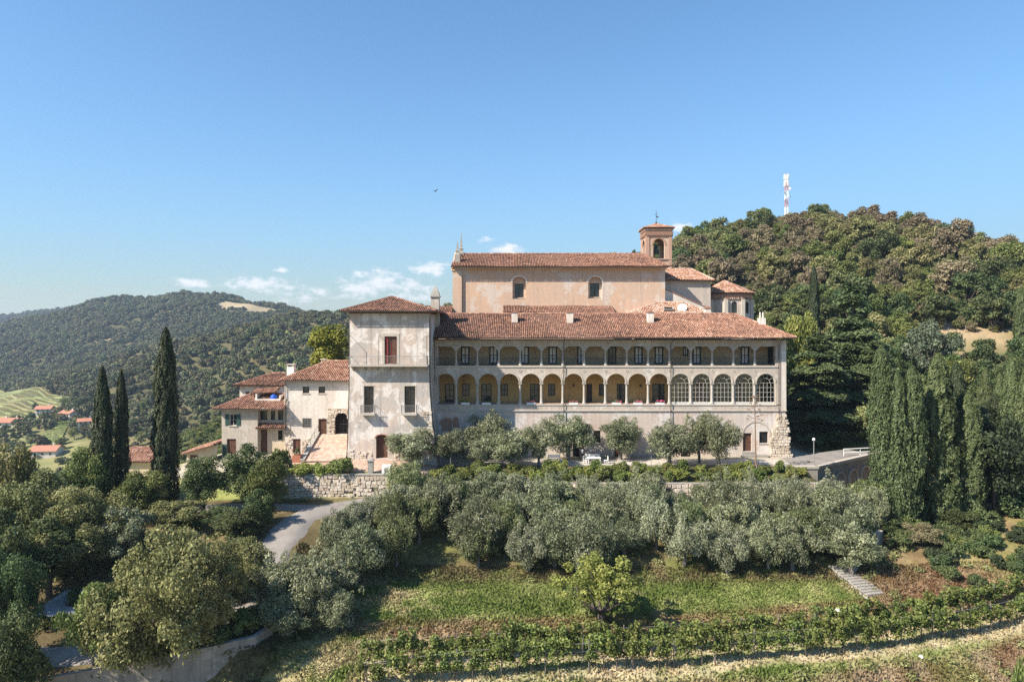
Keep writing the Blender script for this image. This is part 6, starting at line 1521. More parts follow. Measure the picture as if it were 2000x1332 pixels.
# terrace-edge vines and shrubs
LBs = 'leafy green vine along the terrace edge below the olives'
for k in range(46):
    x = -8.5+43*k/45+R.uniform(-.4,.4); Y = (-9.4 if k % 2 else -11.2)+R.uniform(-.5,.5); z = hz(x,Y)
    tree('shrub', k, (x,Y,z-.1), R.uniform(1.8,3.0), R.uniform(1.2,2.3), LBs, 'vine_shrub', 'vines along the terrace edge', 'shrub', ('limeleaf','vine','broad')[k % 3])
for px, py, w, h, mt in ((590,926,66,26,'limeleaf'),(630,922,60,26,'limeleaf'),(668,926,66,38,'broad'),(545,930,60,60,'broad')):
    Y = -11.8; x = pxX(px,Y); tree('shrub', px, (x,Y,hz(x,Y)), w*.062, h*.066, 'leafy shrub spilling over the stone wall by the forecourt', 'shrub', 'shrubs on the stone wall', 'shrub', mt)
for k, px in enumerate((770,800,830)):
    Y = -13.1; x = pxX(px,Y); tree('shrub', k, (x,Y,-1.6), 2.2, 1.8, 'yellowish creeper clinging to the stone wall right of the pillar', 'creeper', 'creepers on the stone wall', 'plant', 'yellowleaf')
# century plant
p = Vector((pxX(1476,-8.2),-8.2,hz(pxX(1476,-8.2),-8.2))); t = thing('century_plant', 'century plant with tall dry flower stalk and withered leaf rosette', 'plant', p)
H = pyZ(772,-8.2)-p.z; mb = MB(); mb.tube([p,p+Vector((-.05,0,H*.5)),p+Vector((-.15,0,H))], [.11,.08,.03], 7); mb.build('flower_stalk', M['stalk'], t)
mb = MB()
for k in range(22):
    an = k*2.4; z = H*(.62+.36*k/22); L_ = .95*(1-.6*k/22); q = p+Vector((-.1,0,z)); e = q+Vector((math.cos(an)*L_,math.sin(an)*L_,.3)); mb.tube([q,(q+e)/2+Vector((0,0,-.03)),e], [.025,.02,.015], 4)
    for j in range(3): mb.obox(e+Vector((R.uniform(-.1,.1),R.uniform(-.1,.1),.08)), (1,0,0), (0,1,0), (0,0,1), .09, .09, .04)
mb.build('flower_branches', M['stalk'], t)
for k in range(26):
    an = k*2.39; L_ = R.uniform(.9,1.5); up_ = R.uniform(-.25,.7); u = Vector((math.cos(an),math.sin(an),0)); s = Vector((-u.y,u.x,0)); a = p+Vector((0,0,.3))
    m_ = a+u*L_*.5+Vector((0,0,.35*up_+.2)); e = a+u*L_+Vector((0,0,up_*.5-.55)); mb = MB(); mb.q([a-s*.1,a+s*.1,m_+s*.09,m_-s*.09]); mb.q([m_-s*.09,m_+s*.09,e+s*.01,e-s*.01]); mb.build('leaf', M['bark'] if k % 3 else M['greybark'], t)

# ------------------------------------------------------------------ vineyard in the foreground
def vine_protos():
    out = []
    for s in range(5):
        g = np.random.default_rng(300+s); bl = []
        for q in range(13): bl.append((g.uniform(-.68,.68), g.uniform(-.28,.28), g.uniform(.95,2.1), g.uniform(.2,.38), 1.0))
        mb = MB(); mb.tube([(0,0,-.15),(.03,.02,.4),(-.03,0,.85)], [.05,.04,.035], 5); mb.tube([(-.03,0,.83),(-.5,0,.95)], [.03,.015], 4); mb.tube([(-.03,0,.83),(.5,0,.98)], [.03,.015], 4)
        out.append((blob_crown('foliage', g, bl, 430, .19, .16, .3, .8, .5, -.8), mb.mesh('trunk')))
    return out
VP = vine_protos()
def along(pts, step):
    out = []; acc = 0
    for a, b in zip(pts[:-1], pts[1:]):
        a, b = Vector(a), Vector(b); L = (b-a).length; u = (b-a)/L; s = acc
        while s < L: out.append((a+u*s, math.atan2(u.y,u.x))); s += step
        acc = s-L
    return out
for row, (ln, lb) in enumerate(((ROW1,'grapevine on thin trunk in the front row above the brown bank'),(ROW2,'grapevine in the second row behind the straw-coloured strip'))):
    for k, (q, a) in enumerate(along(ln, 1.1)):
        x, y = q.x+R.uniform(-.1,.1), q.y+R.uniform(-.1,.1)
        if R.random() < .04: continue
        s = R.uniform(.88,1.25); fo, tr = VP[R.randrange(5)]
        t = thing('grapevine', lb, 'vine', (x,y,hz(x,y)), 'vines of the front row' if row == 0 else 'vines of the second row', a+(math.pi if R.random() < .5 else 0), (s,s,s*R.uniform(.9,1.1)))
        add_obj('foliage', fo, M['vine'], t); add_obj('trunk', tr, M['bark'], t)
    pm = MB(); pm.tube([(0,0,-.3),(0,0,2.35)], .045, 5); pm = pm.mesh('vine_post')
    for q, a in along(ln, 3.3):
        o = add_obj('vine_post', pm, M['greybark'], None, (q.x,q.y,hz(q.x,q.y))); tag(o, 'slim grey post in the front vine row' if row == 0 else 'slim grey post in the second vine row', 'post', 'posts of the vine rows %s' % ('front' if row == 0 else 'second'))

for ln, lb in ((ROW1,'thin trellis wires strung along the front vine row'),(ROW2,'thin trellis wires strung along the second vine row')):
    pts = [(q.x,q.y,hz(q.x,q.y)) for q, a in along(ln, 3.3)]; t = thing('trellis_wires', lb, 'wire', pts[0])
    for h in (.95,1.5,2.1): mb = MB(); mb.tube([(x,y,z+h) for x,y,z in pts], .012, 4); mb.build('wire', M['paleiron'], t)
# ------------------------------------------------------------------ grass and weeds
def build_grass():
    g = np.random.default_rng(31); n = 130000
    x = g.uniform(-24,52,n); y = g.uniform(-47,-24,n); yy = y-np.interp(x,CX,CS)*sstep(-22,-32,y)
    ok = np.abs((x)/(y+CAM_D)) < .80; x, y, yy = x[ok], y[ok], yy[ok]; z = hterrain(x,y); n = len(x)
    col = ground_colour(x,y,z)
    d1 = np.minimum(dist_line(x,y,ROW1), dist_line(x,y,ROW2)); dr = dist_line(x,y,ROAD)
    k = (g.random(n) < np.where(d1 < 1.2,.35,.85))&(dr > 2.1); x,y,z,col = x[k],y[k],z[k],col[k]; n = len(x)
    tall = .10+.22*fbm(x/3,y/3,55)**2*2
    an = g.uniform(0,np.pi,n); w = g.uniform(.05,.13,n); dx,dy = np.cos(an)*w, np.sin(an)*w; lx,ly = g.normal(0,.07,n), g.normal(0,.07,n)
    b0 = np.stack([x-dx,y-dy,z-.03],1); b1 = np.stack([x+dx,y+dy,z-.03],1); t1 = np.stack([x+dx*.5+lx,y+dy*.5+ly,z+tall],1); t0 = np.stack([x-dx*.6+lx,y-dy*.6+ly,z+tall*.85],1)
    V = np.stack([b0,b1,t1,t0],1).reshape(-1,3); F = np.arange(4*n).reshape(n,4)
    c = np.repeat(col*g.uniform(.75,1.3,(n,1)), 4, 0)
    m, nt, out = new_mat('grass_blades'); a = nt.nodes.new('ShaderNodeAttribute'); a.attribute_name = 'col'
    b = nt.nodes.new('ShaderNodeBsdfDiffuse'); nt.links.new(a.outputs['Color'], b.inputs[0]); tr = nt.nodes.new('ShaderNodeBsdfTranslucent'); nt.links.new(a.outputs['Color'], tr.inputs[0])
    xx = nt.nodes.new('ShaderNodeMixShader'); xx.inputs[0].default_value = .35; nt.links.new(b.outputs[0], xx.inputs[1]); nt.links.new(tr.outputs[0], xx.inputs[2]); nt.links.new(xx.outputs[0], out.inputs[0])
    o = add_obj('meadow_grass', fast_mesh('meadow_grass', V, F, None, False, c), m); tag(o, 'rough green and straw-coloured grass of the meadow and vine banks', 'grass', kind='stuff')
build_grass()
def build_weeds():
    """low ground cover on the slope, the banks and beside the road"""
    g = np.random.default_rng(41); C = []
    for _ in range(900):
        x, y = g.uniform(-48,50), g.uniform(-46,-13.5)
        if dist_line(np.array([x]),np.array([y]),ROAD)[0] < 2.6 or dist_line(np.array([x]),np.array([y]),ROAD_B)[0] < 2.0: continue
        if -37 < y < -26.5 and -14 < x < 33: continue
        if min(dist_line(np.array([x]),np.array([y]),ROW1)[0], dist_line(np.array([x]),np.array([y]),ROW2)[0]) < 1.4: continue
        C.append((x,y,hz(x,y),g.uniform(.25,.7)))
    bl = [(x,y,z+.1*r,r,.7) for x,y,z,r in C]
    o = add_obj('undergrowth', blob_crown('undergrowth', g, bl, 42000, .2, .14, .5, .6, .5, -.1), M['dusty']); tag(o, 'low weeds and scrub on the slopes and banks', 'undergrowth', kind='stuff')
build_weeds()
# ------------------------------------------------------------------ wooded hill to the right: each tree its own
def build_hill_trees():
    g = np.random.default_rng(51); pts = []
    kinds = [('broad','green leafy tree in the wood on the hill behind the convent','green trees on the wooded hill'),('dusty','olive-brown dusty tree in the wood on the hill behind the convent','dusty trees on the wooded hill'),
             ('brownleaf','pale brown dry tree in the wood on the hill behind the convent','dry brown trees on the wooded hill'),('darkleaf','dark green tree in the wood on the hill behind the convent','dark trees on the wooded hill'),
             ('limeleaf','bright yellow-green tree standing out in the hill wood','bright trees on the wooded hill')]
    cell = {}; tries = 0; cand = []
    D = np.sqrt(g.uniform(118**2, 300**2, 26000)); px = g.uniform(1262, 2120, 26000)
    X = (px-1000)*D/F_PX; Y = D-CAM_D; Z = hterrain(X, Y)
    for x, y, z, d, p_ in zip(X, Y, Z, D, px):
        if y < 34 or z < 4: continue
        py = HORIZON+(CAM_Z-z)*F_PX/d
        if 1785 < p_ < 2010 and 648 < py < 712: continue           # the dry slope stays open
        if p_ < 1500 and y < 45: continue
        sp = 3.7+.006*d; k = (int(x//sp), int(y//sp)); bad = False
        for i in (-1,0,1):
            for j in (-1,0,1):
                for (a, b) in cell.get((k[0]+i,k[1]+j), ()):
                    if (a-x)**2+(b-y)**2 < sp*sp: bad = True
        if bad: continue
        cell.setdefault(k, []).append((x,y)); cand.append((x,y,z,d,p_,py))
    cand.sort(key=lambda c: c[3])
    rest = []
    for q, (x,y,z,d,p_,py) in enumerate(cand):
        n = float(fbm(np.array([x/45]), np.array([y/45]), 61)[0])+g.normal(0,.10)
        k = (1 if g.random() < .6 else 0) if n < .52 else 3 if n < .56 else 1 if n < .60 else 2
        if py > 600: k = 3 if g.random() < .55 else (0 if g.random() < .6 else 1)
        if g.random() < .025: k = 4
        mt, lb, gr = kinds[k]; s = g.choice([.7,.85,1.0,1.15,1.45]); w = (5.6+.007*d)*s; h = w*g.uniform(.8,1.15)
        if q < 292: tree('hill', int(g.integers(5)), (x,y,z-1.2), w, h+1.0, lb, 'hill_tree', gr, 'tree', mt)
        else: rest.append((x,y,z-1.2,w/6.9,k))
    # low scrub between the trunks
    D = np.sqrt(g.uniform(125**2, 300**2, 5200)); px = g.uniform(1262, 2120, 5200); X = (px-1000)*D/F_PX; Y = D-CAM_D; Z = hterrain(X, Y); py = HORIZON+(CAM_Z-Z)*F_PX/D
    ok = (Y > 40)&(Z > 5)&~((px > 1785)&(py > 648)&(py < 712)); 
    for x,y,z in zip(X[ok],Y[ok],Z[ok]): rest.append((x,y,z-.6,g.uniform(.28,.5),int(g.choice([0,1,1,2,3]))))
    return rest
HILL_REST = build_hill_trees()
def scatter(name, label, cat, pts, size, idx, protos):
    """one mass of instanced crowns on points (idx picks the crown)"""
    n = len(pts); col = bpy.data.collections.new(name+'_crowns')
    for q, (me, mat) in enumerate(protos):
        m2 = me.copy(); m2.materials.clear(); m2.materials.append(M[mat]); o = bpy.data.objects.new('%s_%03d' % (name, q), m2); col.objects.link(o)
    me = bpy.data.meshes.new(name); me.vertices.add(n); me.vertices.foreach_set('co', np.asarray(pts, dtype=np.float32).ravel())
    a = me.attributes.new('size','FLOAT','POINT'); a.data.foreach_set('value', np.asarray(size, dtype=np.float32))
    a = me.attributes.new('pick','INT','POINT'); a.data.foreach_set('value', np.asarray(idx, dtype=np.int32))
    o = bpy.data.objects.new(name, me); COL.objects.link(o); tag(o, label, cat, kind='stuff')
    ng = bpy.data.node_groups.new('scatter','GeometryNodeTree'); ng.interface.new_socket('Geometry',in_out='INPUT',socket_type='NodeSocketGeometry'); ng.interface.new_socket('Geometry',in_out='OUTPUT',socket_type='NodeSocketGeometry')
    N = ng.nodes.new; L = ng.links.new; gi, go = N('NodeGroupInput'), N('NodeGroupOutput'); ip = N('GeometryNodeInstanceOnPoints'); ci = N('GeometryNodeCollectionInfo'); ci.inputs[0].default_value = col; ci.inputs['Separate Children'].default_value = True; ci.inputs['Reset Children'].default_value = True
    at = N('GeometryNodeInputNamedAttribute'); at.data_type = 'FLOAT'; at.inputs['Name'].default_value = 'size'
    ai = N('GeometryNodeInputNamedAttribute'); ai.data_type = 'INT'; ai.inputs['Name'].default_value = 'pick'
    rv = N('FunctionNodeRandomValue'); rv.data_type = 'FLOAT_VECTOR'; rv.inputs[0].default_value = (0,0,0); rv.inputs[1].default_value = (0,0,6.28)
    L(gi.outputs[0], ip.inputs['Points']); L(ci.outputs[0], ip.inputs['Instance']); ip.inputs['Pick Instance'].default_value = True; L(at.outputs[0], ip.inputs['Scale']); L(ai.outputs[0], ip.inputs['Instance Index']); L(rv.outputs[0], ip.inputs['Rotation']); L(ip.outputs[0], go.inputs[0])
    md = o.modifiers.new('scatter','NODES'); md.node_group = ng; return o
_m = ['broad','dusty','brownleaf','darkleaf','limeleaf']
scatter('hill_wood', 'farther trees and scrub of the wood covering the hill behind the convent', 'woodland', [q[:3] for q in HILL_REST], [q[3] for q in HILL_REST], [q[4]*2+R.randrange(2) for q in HILL_REST], [(PROTO['hill'][v][0], mt) for mt in _m for v in (0,3)])
# standing out on the skyline
for k, (px, D, top, w, mt, lb) in enumerate(((1770,248,426,86,'darkleaf','wide flat-crowned dark tree on the hill skyline'),(1698,252,436,28,'darkleaf','small thin tree on the skyline left of the flat-crowned one'),(1240,285,486,20,'darkleaf','small dark tree peeping over the church roof ridge'))):
    tree_px('open' if k else 'big', k, px, D-CAM_D, top, w, lb, 'skyline_tree', None, mt)
# fence posts, hedge and stone wall on the dry slope
LBp = 'thin wooden fence post on the dry slope under the hill wood'
pm = MB(); pm.tube([(0,0,-.3),(.03,0,1.5)], .07, 5); pm = pm.mesh('fence_post')
for px, py in ((1852,655),(1886,650),(1900,700),(1915,690),(1880,665),(1932,645),(1948,648),(1960,642),(1978,700),(1995,640)):
    p = on_ground(px, py, 120); o = add_obj('fence_post', pm, M['greybark'], None, p); tag(o, LBp, 'post', 'fence posts on the dry slope')
# mast
p = Vector(wp(1536,410,268)); p.z = hz(p.x,p.y); t = thing('radio_mast', 'red and white lattice radio mast with antennas on the hilltop', 'mast', p)
Ht = pyZ(342,268-CAM_D)-p.z; 
for c, (mt, ph) in enumerate((('white',0),('redpaint',1))):
    mb = MB(); seg = 14
    for s in range(seg):
        if (s//2) % 2 != ph: continue
        z0, z1 = Ht*s/seg, Ht*(s+1)/seg; w = .5
        for a, b in ((-1,-1),(1,-1),(1,1),(-1,1)): mb.tube([p+Vector((a*w,b*w,z0)),p+Vector((a*w,b*w,z1))], .09, 4)
        cs = [(-1,-1),(1,-1),(1,1),(-1,1)]
        for q in range(4):
            a, b = cs[q], cs[(q+1)%4]; mb.tube([p+Vector((a[0]*w,a[1]*w,z0)),p+Vector((b[0]*w,b[1]*w,z1))], .06, 4); mb.tube([p+Vector((a[0]*w,a[1]*w,z1)),p+Vector((b[0]*w,b[1]*w,z1))], .06, 4)
    mb.build('lattice', M[mt], t)
pm = MB(); pm.box(-.16,.16,-.1,.1,-1.0,1.0); pm = pm.mesh('panel_antenna')
for z in (Ht-.8, Ht-3.4):
    for q in range(5): an = q*1.256; place('panel_antenna', pm, M['white'], t, p+Vector((math.cos(an)*.85,math.sin(an)*.85,z)))
dm = MB(); dm.lathe((0,0,0), [(.1,-.1),(.5,0),(.55,.12)], 10); dm = dm.mesh('dish_antenna')
for k, z in enumerate((Ht-5.5,Ht-7.2,Ht-8.6,Ht-9.8)): place('dish_antenna', dm, M['white'], t, p+Vector(((-1 if k%2 else 1)*.95,-.8,z)), (math.radians(90),0,.4*k))
mb = MB(); mb.tube([p+Vector((0,0,Ht)),p+Vector((0,0,Ht+1.6))], .06, 4); mb.build('lightning_rod', M['paleiron'], t)

# ------------------------------------------------------------------ far woods on the left hills (one mass)
def build_far_wood():
    g = np.random.default_rng(61); n = 64000
    D = np.concatenate([np.sqrt(g.uniform(240**2,1500**2,int(n*.72))), np.sqrt(g.uniform(1500**2,2350**2,n-int(n*.72)))]); px = g.uniform(-160,1230,n)
    x = (px-1000)*D/F_PX; y = D-CAM_D; z = hterrain(x,y)
    dens = fbm(x/90,y/90,71); ok = (z > -50+10*dens)|(g.random(n) < .22)
    # open ground: bare summits, terraced vineyards
    for (qx, qy, Dd, rx, ry) in ((482,608,1160,56,18),(300,580,1300,25,10),(218,668,1010,9,8)):
        cx, cy, _ = wp(qx,qy,Dd); ok &= (((x-cx)/rx)**2+((y-cy)/(ry*2.4))**2) > .8
    for poly in FIELDS:
        ok &= ~in_poly(x, y, poly)
    # leave out what the hills hide from anywhere near the camera
    vis = np.ones(n, bool); el = (z+8-CAM_Z)/D
    for f in np.linspace(.15,.97,26):
        hh = hterrain(x*f, -CAM_D+D*f); vis &= (hh-CAM_Z)/(D*f) < el+.012
    ok &= vis; x,y,z,D = x[ok],y[ok],z[ok],D[ok]; n = len(x)
    sc = g.choice([.5,.7,.9,1.1,1.5],n)*g.uniform(.9,1.1,n)*np.interp(D,[330,800,2300],[.8,1.0,1.5])
    pr = []
    for v in range(5):
        q = np.random.default_rng(400+v); bl = ell_blobs(q, 9, 2.6, 2.2, 2.6, 1.2, 2.2, .8); pr.append((blob_crown('far_crown', q, bl, 420, 1.15, .8, .4, .85, .4, -.3), 'farwood'))
    scatter('far_wood', 'distant broadleaved woodland covering the hills across the valley', 'woodland', np.stack([x,y,z-.8],1), sc, g.integers(0,5,n), pr)
    return n
def build_valley_trees():
    g = np.random.default_rng(66); n = 3000; D = np.sqrt(g.uniform(112**2,260**2,n)); px = g.uniform(150,690,n); x = (px-1000)*D/F_PX; y = D-CAM_D; z = hterrain(x,y)
    ok = (y > 24)&(fbm(x/25,y/25,44) > .40); x,y,z = x[ok],y[ok],z[ok]; n = len(x)
    scatter('slope_wood', 'bushy trees on the slope falling away behind the left-hand houses', 'woodland', np.stack([x,y,z-.9],1), g.uniform(.4,.85,n), g.integers(0,6,n), [(PROTO['hill'][v][0], mt) for mt in ('broad','dusty','darkleaf') for v in (1,2)])
build_valley_trees()
M['farwood'] = leaf_mat('far_wood_leaves', (.050,.060,.026), (.105,.115,.048), (.185,.18,.085), .15, .11, .55)
FIELDS = []
# vineyard fields across the valley: each row a hedge of its own
def field(corners_px, rows, label, group, hgt=1.4, wid=1.3, mat='vine'):
    """corners (px, py) on the ground: near-left, near-right, far-right, far-left; rows run left to right"""
    q = [on_ground(px,py,250) for px,py in corners_px]; FIELDS.append([(v.x,v.y) for v in q]); g = random.Random(rows)
    for k in range(rows):
        f = (k+.5)/rows; a, b = q[0].lerp(q[3],f), q[1].lerp(q[2],f); n = 14; V = []; F = []; T = []
        u = (b-a); u.z = 0; u.normalize(); s = Vector((-u.y,u.x,0))
        for j in range(n+1):
            p = a.lerp(b,j/n); z = hz(p.x,p.y); w = wid*g.uniform(.8,1.2)/2; h = hgt*g.uniform(.8,1.2)
            for d, e in ((-w,-.3),(-w*.9,h*.7),(0,h),(w*.9,h*.7),(w,-.3)): V.append((p.x+s.x*d-a.x, p.y+s.y*d-a.y, z+e-a.z))
        for j in range(n):
            for i in range(4): F.append((j*5+i,(j+1)*5+i,(j+1)*5+i+1,j*5+i+1)); T.append(g.uniform(.2,.9))
        o = add_obj('vine_row', fast_mesh('vine_row', V, F, T), M[mat], None, a); tag(o, label, 'vine row', group)
field(((-60,812),(60,830),(158,775),(-40,757)), 11, 'long vine row on the pale terraced field across the valley', 'rows of the pale terraced field', 1.3, 1.5, 'dusty')
field(((78,868),(118,868),(138,822),(98,830)), 9, 'short vine row beside the red-roofed village houses', 'rows of the village vineyard', 1.6, 1.6)
field(((492,642),(575,640),(600,612),(520,604)), 8, 'terrace vine row near the bare patch on the far hill', 'rows of the hill vineyard', 2.0, 3.0)
N_FAR = build_far_wood()

# ------------------------------------------------------------------ village in the valley
M['farroof'] = simple('village_tiles', (.48,.22,.14), (.38,.17,.11), .8)
def village_house(px, py, wpx, rz, label, two=False):
    p = on_ground(px, py, 260); D = p.y+CAM_D; w = wpx*D/F_PX; d = w*.75; h = 5.2 if two else 3.6; t = thing('village_house', label, 'house', p, 'houses of the village in the valley', rz)
    b = base_of(t); mb = MB(); mb.box(-w/2,w/2,-d/2,d/2,-2,h); mb.prism([(-w/2,-d/2,h),(-w/2,d/2,h),(-w/2,0,h+w*.16)], (w,0,0)); wl = add_obj('wall', mb.mesh('wall'), M['white_plaster'], t)
    rf = MB()
    for s in (-1,1):
        e = Vector((-w/2-.6,s*(d/2+.7),h-.25)); r_ = Vector((-w/2-.6,0,h+w*.16+.15)); q = [e, e+Vector((w+1.2,0,0)), r_+Vector((w+1.2,0,0)), r_]
        rf.prism(q if s < 0 else q[::-1], (0,0,-.25))
    r_ = add_obj('roof', rf.mesh('roof'), M['farroof'], t); ch = MB(); ch.box(w*.2,w*.2+.8,.4,1.2,h,h+w*.16+1.1); add_obj('chimney', ch.mesh('chimney'), M['white_plaster'], r_)
    wm = MB(); wm.box(-.5,.5,-.06,.02,0,1.3); wm = wm.mesh('window')
    for k in range(3):
        for z in ([1.0,3.4] if two else [1.2]): add_obj('window', wm, M['glass'], t, (-w*.3+w*.3*k,-d/2-.02,z))
for a in ((88,812,27,.2,'village house with orange roof left of the short vineyard',True),(135,818,26,-.3,'village house with pale pink roof above the short vineyard',False),(168,838,26,.5,'white village house with red roof next to the cypress pair',True),
          (22,834,38,.1,'long pinkish-roofed village house at the foot of the pale field',False),(6,830,24,-.2,'small red-roofed village house beside the long one',False),(92,892,46,.15,'low pink-roofed house among trees below the short vineyard',False)): village_house(*a)
for k, (px, py, w) in enumerate(((60,830,22),(110,826,16),(150,806,24),(40,850,26),(70,805,16),(125,795,18),(165,800,26),(145,860,24),(30,870,26),(115,880,22),(178,866,24),(60,875,20),(10,858,26),(190,842,24),(200,812,24),(275,872,26),(262,845,26),(285,810,26),(270,900,30),(240,895,26))):
    p = on_ground(px, py, 260); D = p.y+CAM_D; w_ = w*D/F_PX
    tree('hill', k, p, w_, w_*1.15, 'leafy tree standing among the village houses in the valley', 'village_tree', 'trees among the village houses', 'tree', ('darkleaf','broad','darkleaf','dusty')[k%4])
hr = thing('orange_roof_shed', 'low shed with orange tiled roof between the cypresses', 'shed', (pxX(268,6),6,-6))
x = pxX(268,6); z = pyZ(888,6); mb = MB(); mb.box(x-2.2,x+2.2,5,10,hz(x,6)-1,z-.6); mb.build('wall', M['cream_plaster'], hr); make_roof(hr, [[(x-2.8,4.4,z-.7),(x+2.8,4.4,z-.7),(x+2.8,10,z+.5),(x-2.8,10,z+.5)]], .6, [], 71)
# metal-roofed shed by the road
ms = thing('metal_roofed_shed', 'open timber shed with ribbed metal roof beside the lower road', 'shed', (-37.5,-31,-8))
def build_metal():
    Y0, Y1 = -34.5, -29.5; x0, x1 = pxX(52,Y0), pxX(138,Y0); z0, z1 = pyZ(1203,Y0), pyZ(1152,Y1)
    mb = MB(); n = 22
    for k in range(n):
        a, b = x0+(x1-x0)*k/n, x0+(x1-x0)*(k+1)/n; m_ = a+(b-a)*.75
        mb.q([(a,Y0,z0),(m_,Y0,z0),(m_,Y1,z1),(a,Y1,z1)]); mb.prism([(m_,Y0,z0-.01),(b,Y0,z0-.01),(b,Y0,z0+.06),(m_,Y0,z0+.06)], (0,Y1-Y0,z1-z0))
    mb.build('metal_roof', M['metalroof'], ms)
    for xx in (x0+.15,(x0+x1)/2,x1-.15):
        for yy, zz in ((Y0+.2,z0),(Y1-.2,z1)):
            mb = MB(); mb.box(xx-.08,xx+.08,yy-.08,yy+.08,hz(xx,yy)-.4,zz-.05); mb.build('post', M['greybark'], ms)
    mb = MB(); mb.box(x0,x1,Y1-.25,Y1-.1,hz(x0,Y1)-.6,z1-.1); mb.build('back_wall', M['wood'], ms)
    mb = MB(); mb.box(x1-1.0,x1-.1,Y0+.5,Y0+.6,hz(x1,Y0)-.2,hz(x1,Y0)+1.2); mb.build('board_panel', M['greybark'], ms)
build_metal()

# ------------------------------------------------------------------ furniture and small things on the terrace
def chair(loc, rz, label):
    t = thing('garden_chair', label, 'chair', loc, None, rz); 
    mb = MB(); mb.box(-.24,.24,-.24,.24,.42,.46); add_obj('seat', mb.mesh('seat'), M['white'], t)
    mb = MB(); [mb.box(-.22,.22,.2,.23,.55+.16*k,.65+.16*k) for k in range(3)]; [mb.box(s-.025,s+.025,.2,.24,.46,1.0) for s in (-.215,.215)]; add_obj('backrest', mb.mesh('backrest'), M['white'], t)
    lm = MB(); lm.box(-.025,.025,-.025,.025,0,.42); lm = lm.mesh('leg')
    for a in (-.21,.21):
        for b in (-.21,.21): add_obj('leg', lm, M['white'], t, (a,b,0))
def bench(loc, rz, label, L=1.6):
    t = thing('garden_bench', label, 'bench', loc, None, rz); 
    for k in range(4): mb = MB(); mb.box(-L/2,L/2,-.25+.13*k,-.15+.13*k,.43,.46); add_obj('seat_slat', mb.mesh('seat_slat'), M['white'], t)
    for k in range(3): mb = MB(); mb.box(-L/2,L/2,.26,.29,.56+.15*k,.66+.15*k); add_obj('back_slat', mb.mesh('back_slat'), M['white'], t)
    lm = MB(); lm.box(-.03,.03,-.24,-.18,0,.43); lm.box(-.03,.03,.26,.31,0,1.0); lm.box(-.03,.03,-.24,.3,.36,.42); lm = lm.mesh('leg')
    for a in (-L/2+.05,L/2-.05): add_obj('leg', lm, M['white'], t, (a,0,0))
def table(loc, label, L=1.9):
    t = thing('garden_table', label, 'table', loc); mb = MB(); mb.box(-L/2,L/2,-.45,.45,.72,.78); add_obj('table_top', mb.mesh('table_top'), M['white'], t)
    lm = MB(); lm.box(-.04,.04,-.04,.04,0,.72); lm = lm.mesh('leg')
    for a in (-L/2+.1,L/2-.1):
        for b in (-.38,.38): add_obj('leg', lm, M['white'], t, (a,b,0))
def tp(px, Y): x = pxX(px,Y); return (x,Y,hz(x,Y)+.03)
bench(tp(1083,-4.3), .1, 'white slatted garden bench left of the dark doorway'); bench(tp(1157,-3.9), -.05, 'white slatted garden bench under the barred window', 1.9)
table(tp(1160,-4.9), 'white garden table in front of the bench by the doorway', 1.7)
chair(tp(1143,-5.0), 1.2, 'white garden chair at the doorway end of the table'); chair(tp(1184,-5.1), -1.5, 'white ladder-back chair standing apart right of the table')
def pot(loc, label, s=1.0, mat='flower', fl=90, group=None):
    t = thing('flower_pot', label, 'flower pot', loc, group); mb = MB(); mb.lathe((0,0,0), [(.14*s,0),(.2*s,.3*s),(.22*s,.3*s),(.22*s,.36*s)], 10); add_obj('pot', mb.mesh('pot'), M['terracotta'], t)
    g = np.random.default_rng(int(abs(loc[0]*10))); add_obj('plant', blob_crown('plant', g, [(0,0,.5*s,.26*s,.9),(.1*s,.05,.62*s,.2*s,.9)], fl, .12, .1), M[mat], t)
def planter(loc, label, L=1.1, pink=True):
    t = thing('flower_box', label, 'flower box', loc, 'flower boxes on the loggia parapet'); mb = MB(); mb.box(-L/2,L/2,-.13,.13,0,.2); mb.box(-L/2-.02,L/2+.02,-.15,.15,.202,.24); add_obj('box', mb.mesh('box'), M['white'], t)
    g = np.random.default_rng(int(loc[0]*7)+50); bl = [(g.uniform(-L/2,L/2),0,.36+g.uniform(-.03,.08),.15,.9) for _ in range(7)]; add_obj('flowers', blob_crown('flowers', g, bl, 220, .1, .09), M['flower'] if pink else M['broad'], t)
zc = 7.2
for px, pk, lb in ((909,False,'white flower box with sparse green in the second arch'),(950,False,'white flower box before the French window of the third arch'),(1037,True,'white flower box with pink flowers in the arch left of the long downpipe'),(1120,True,'white flower box with bright pink flowers just right of the long downpipe'),(1204,True,'pink flower box before the wide French window'),(1246,True,'flower box with few pink blooms under the wall lantern arch'),(1289,True,'flower box with red blooms in the last open arch before the glazing')):
    planter((pxX(px,.3),.28,zc), lb, 1.15, pk)
for k, px in enumerate((1318,1341,1362,1384,1402,1424,1445,1466,1485,1506)): pot((pxX(px,.9),.95,zc-.03), 'terracotta pot with plant behind the glazed arches', .9, 'flower' if k % 3 == 0 else 'broad', 80, 'pots behind the glazed arches')
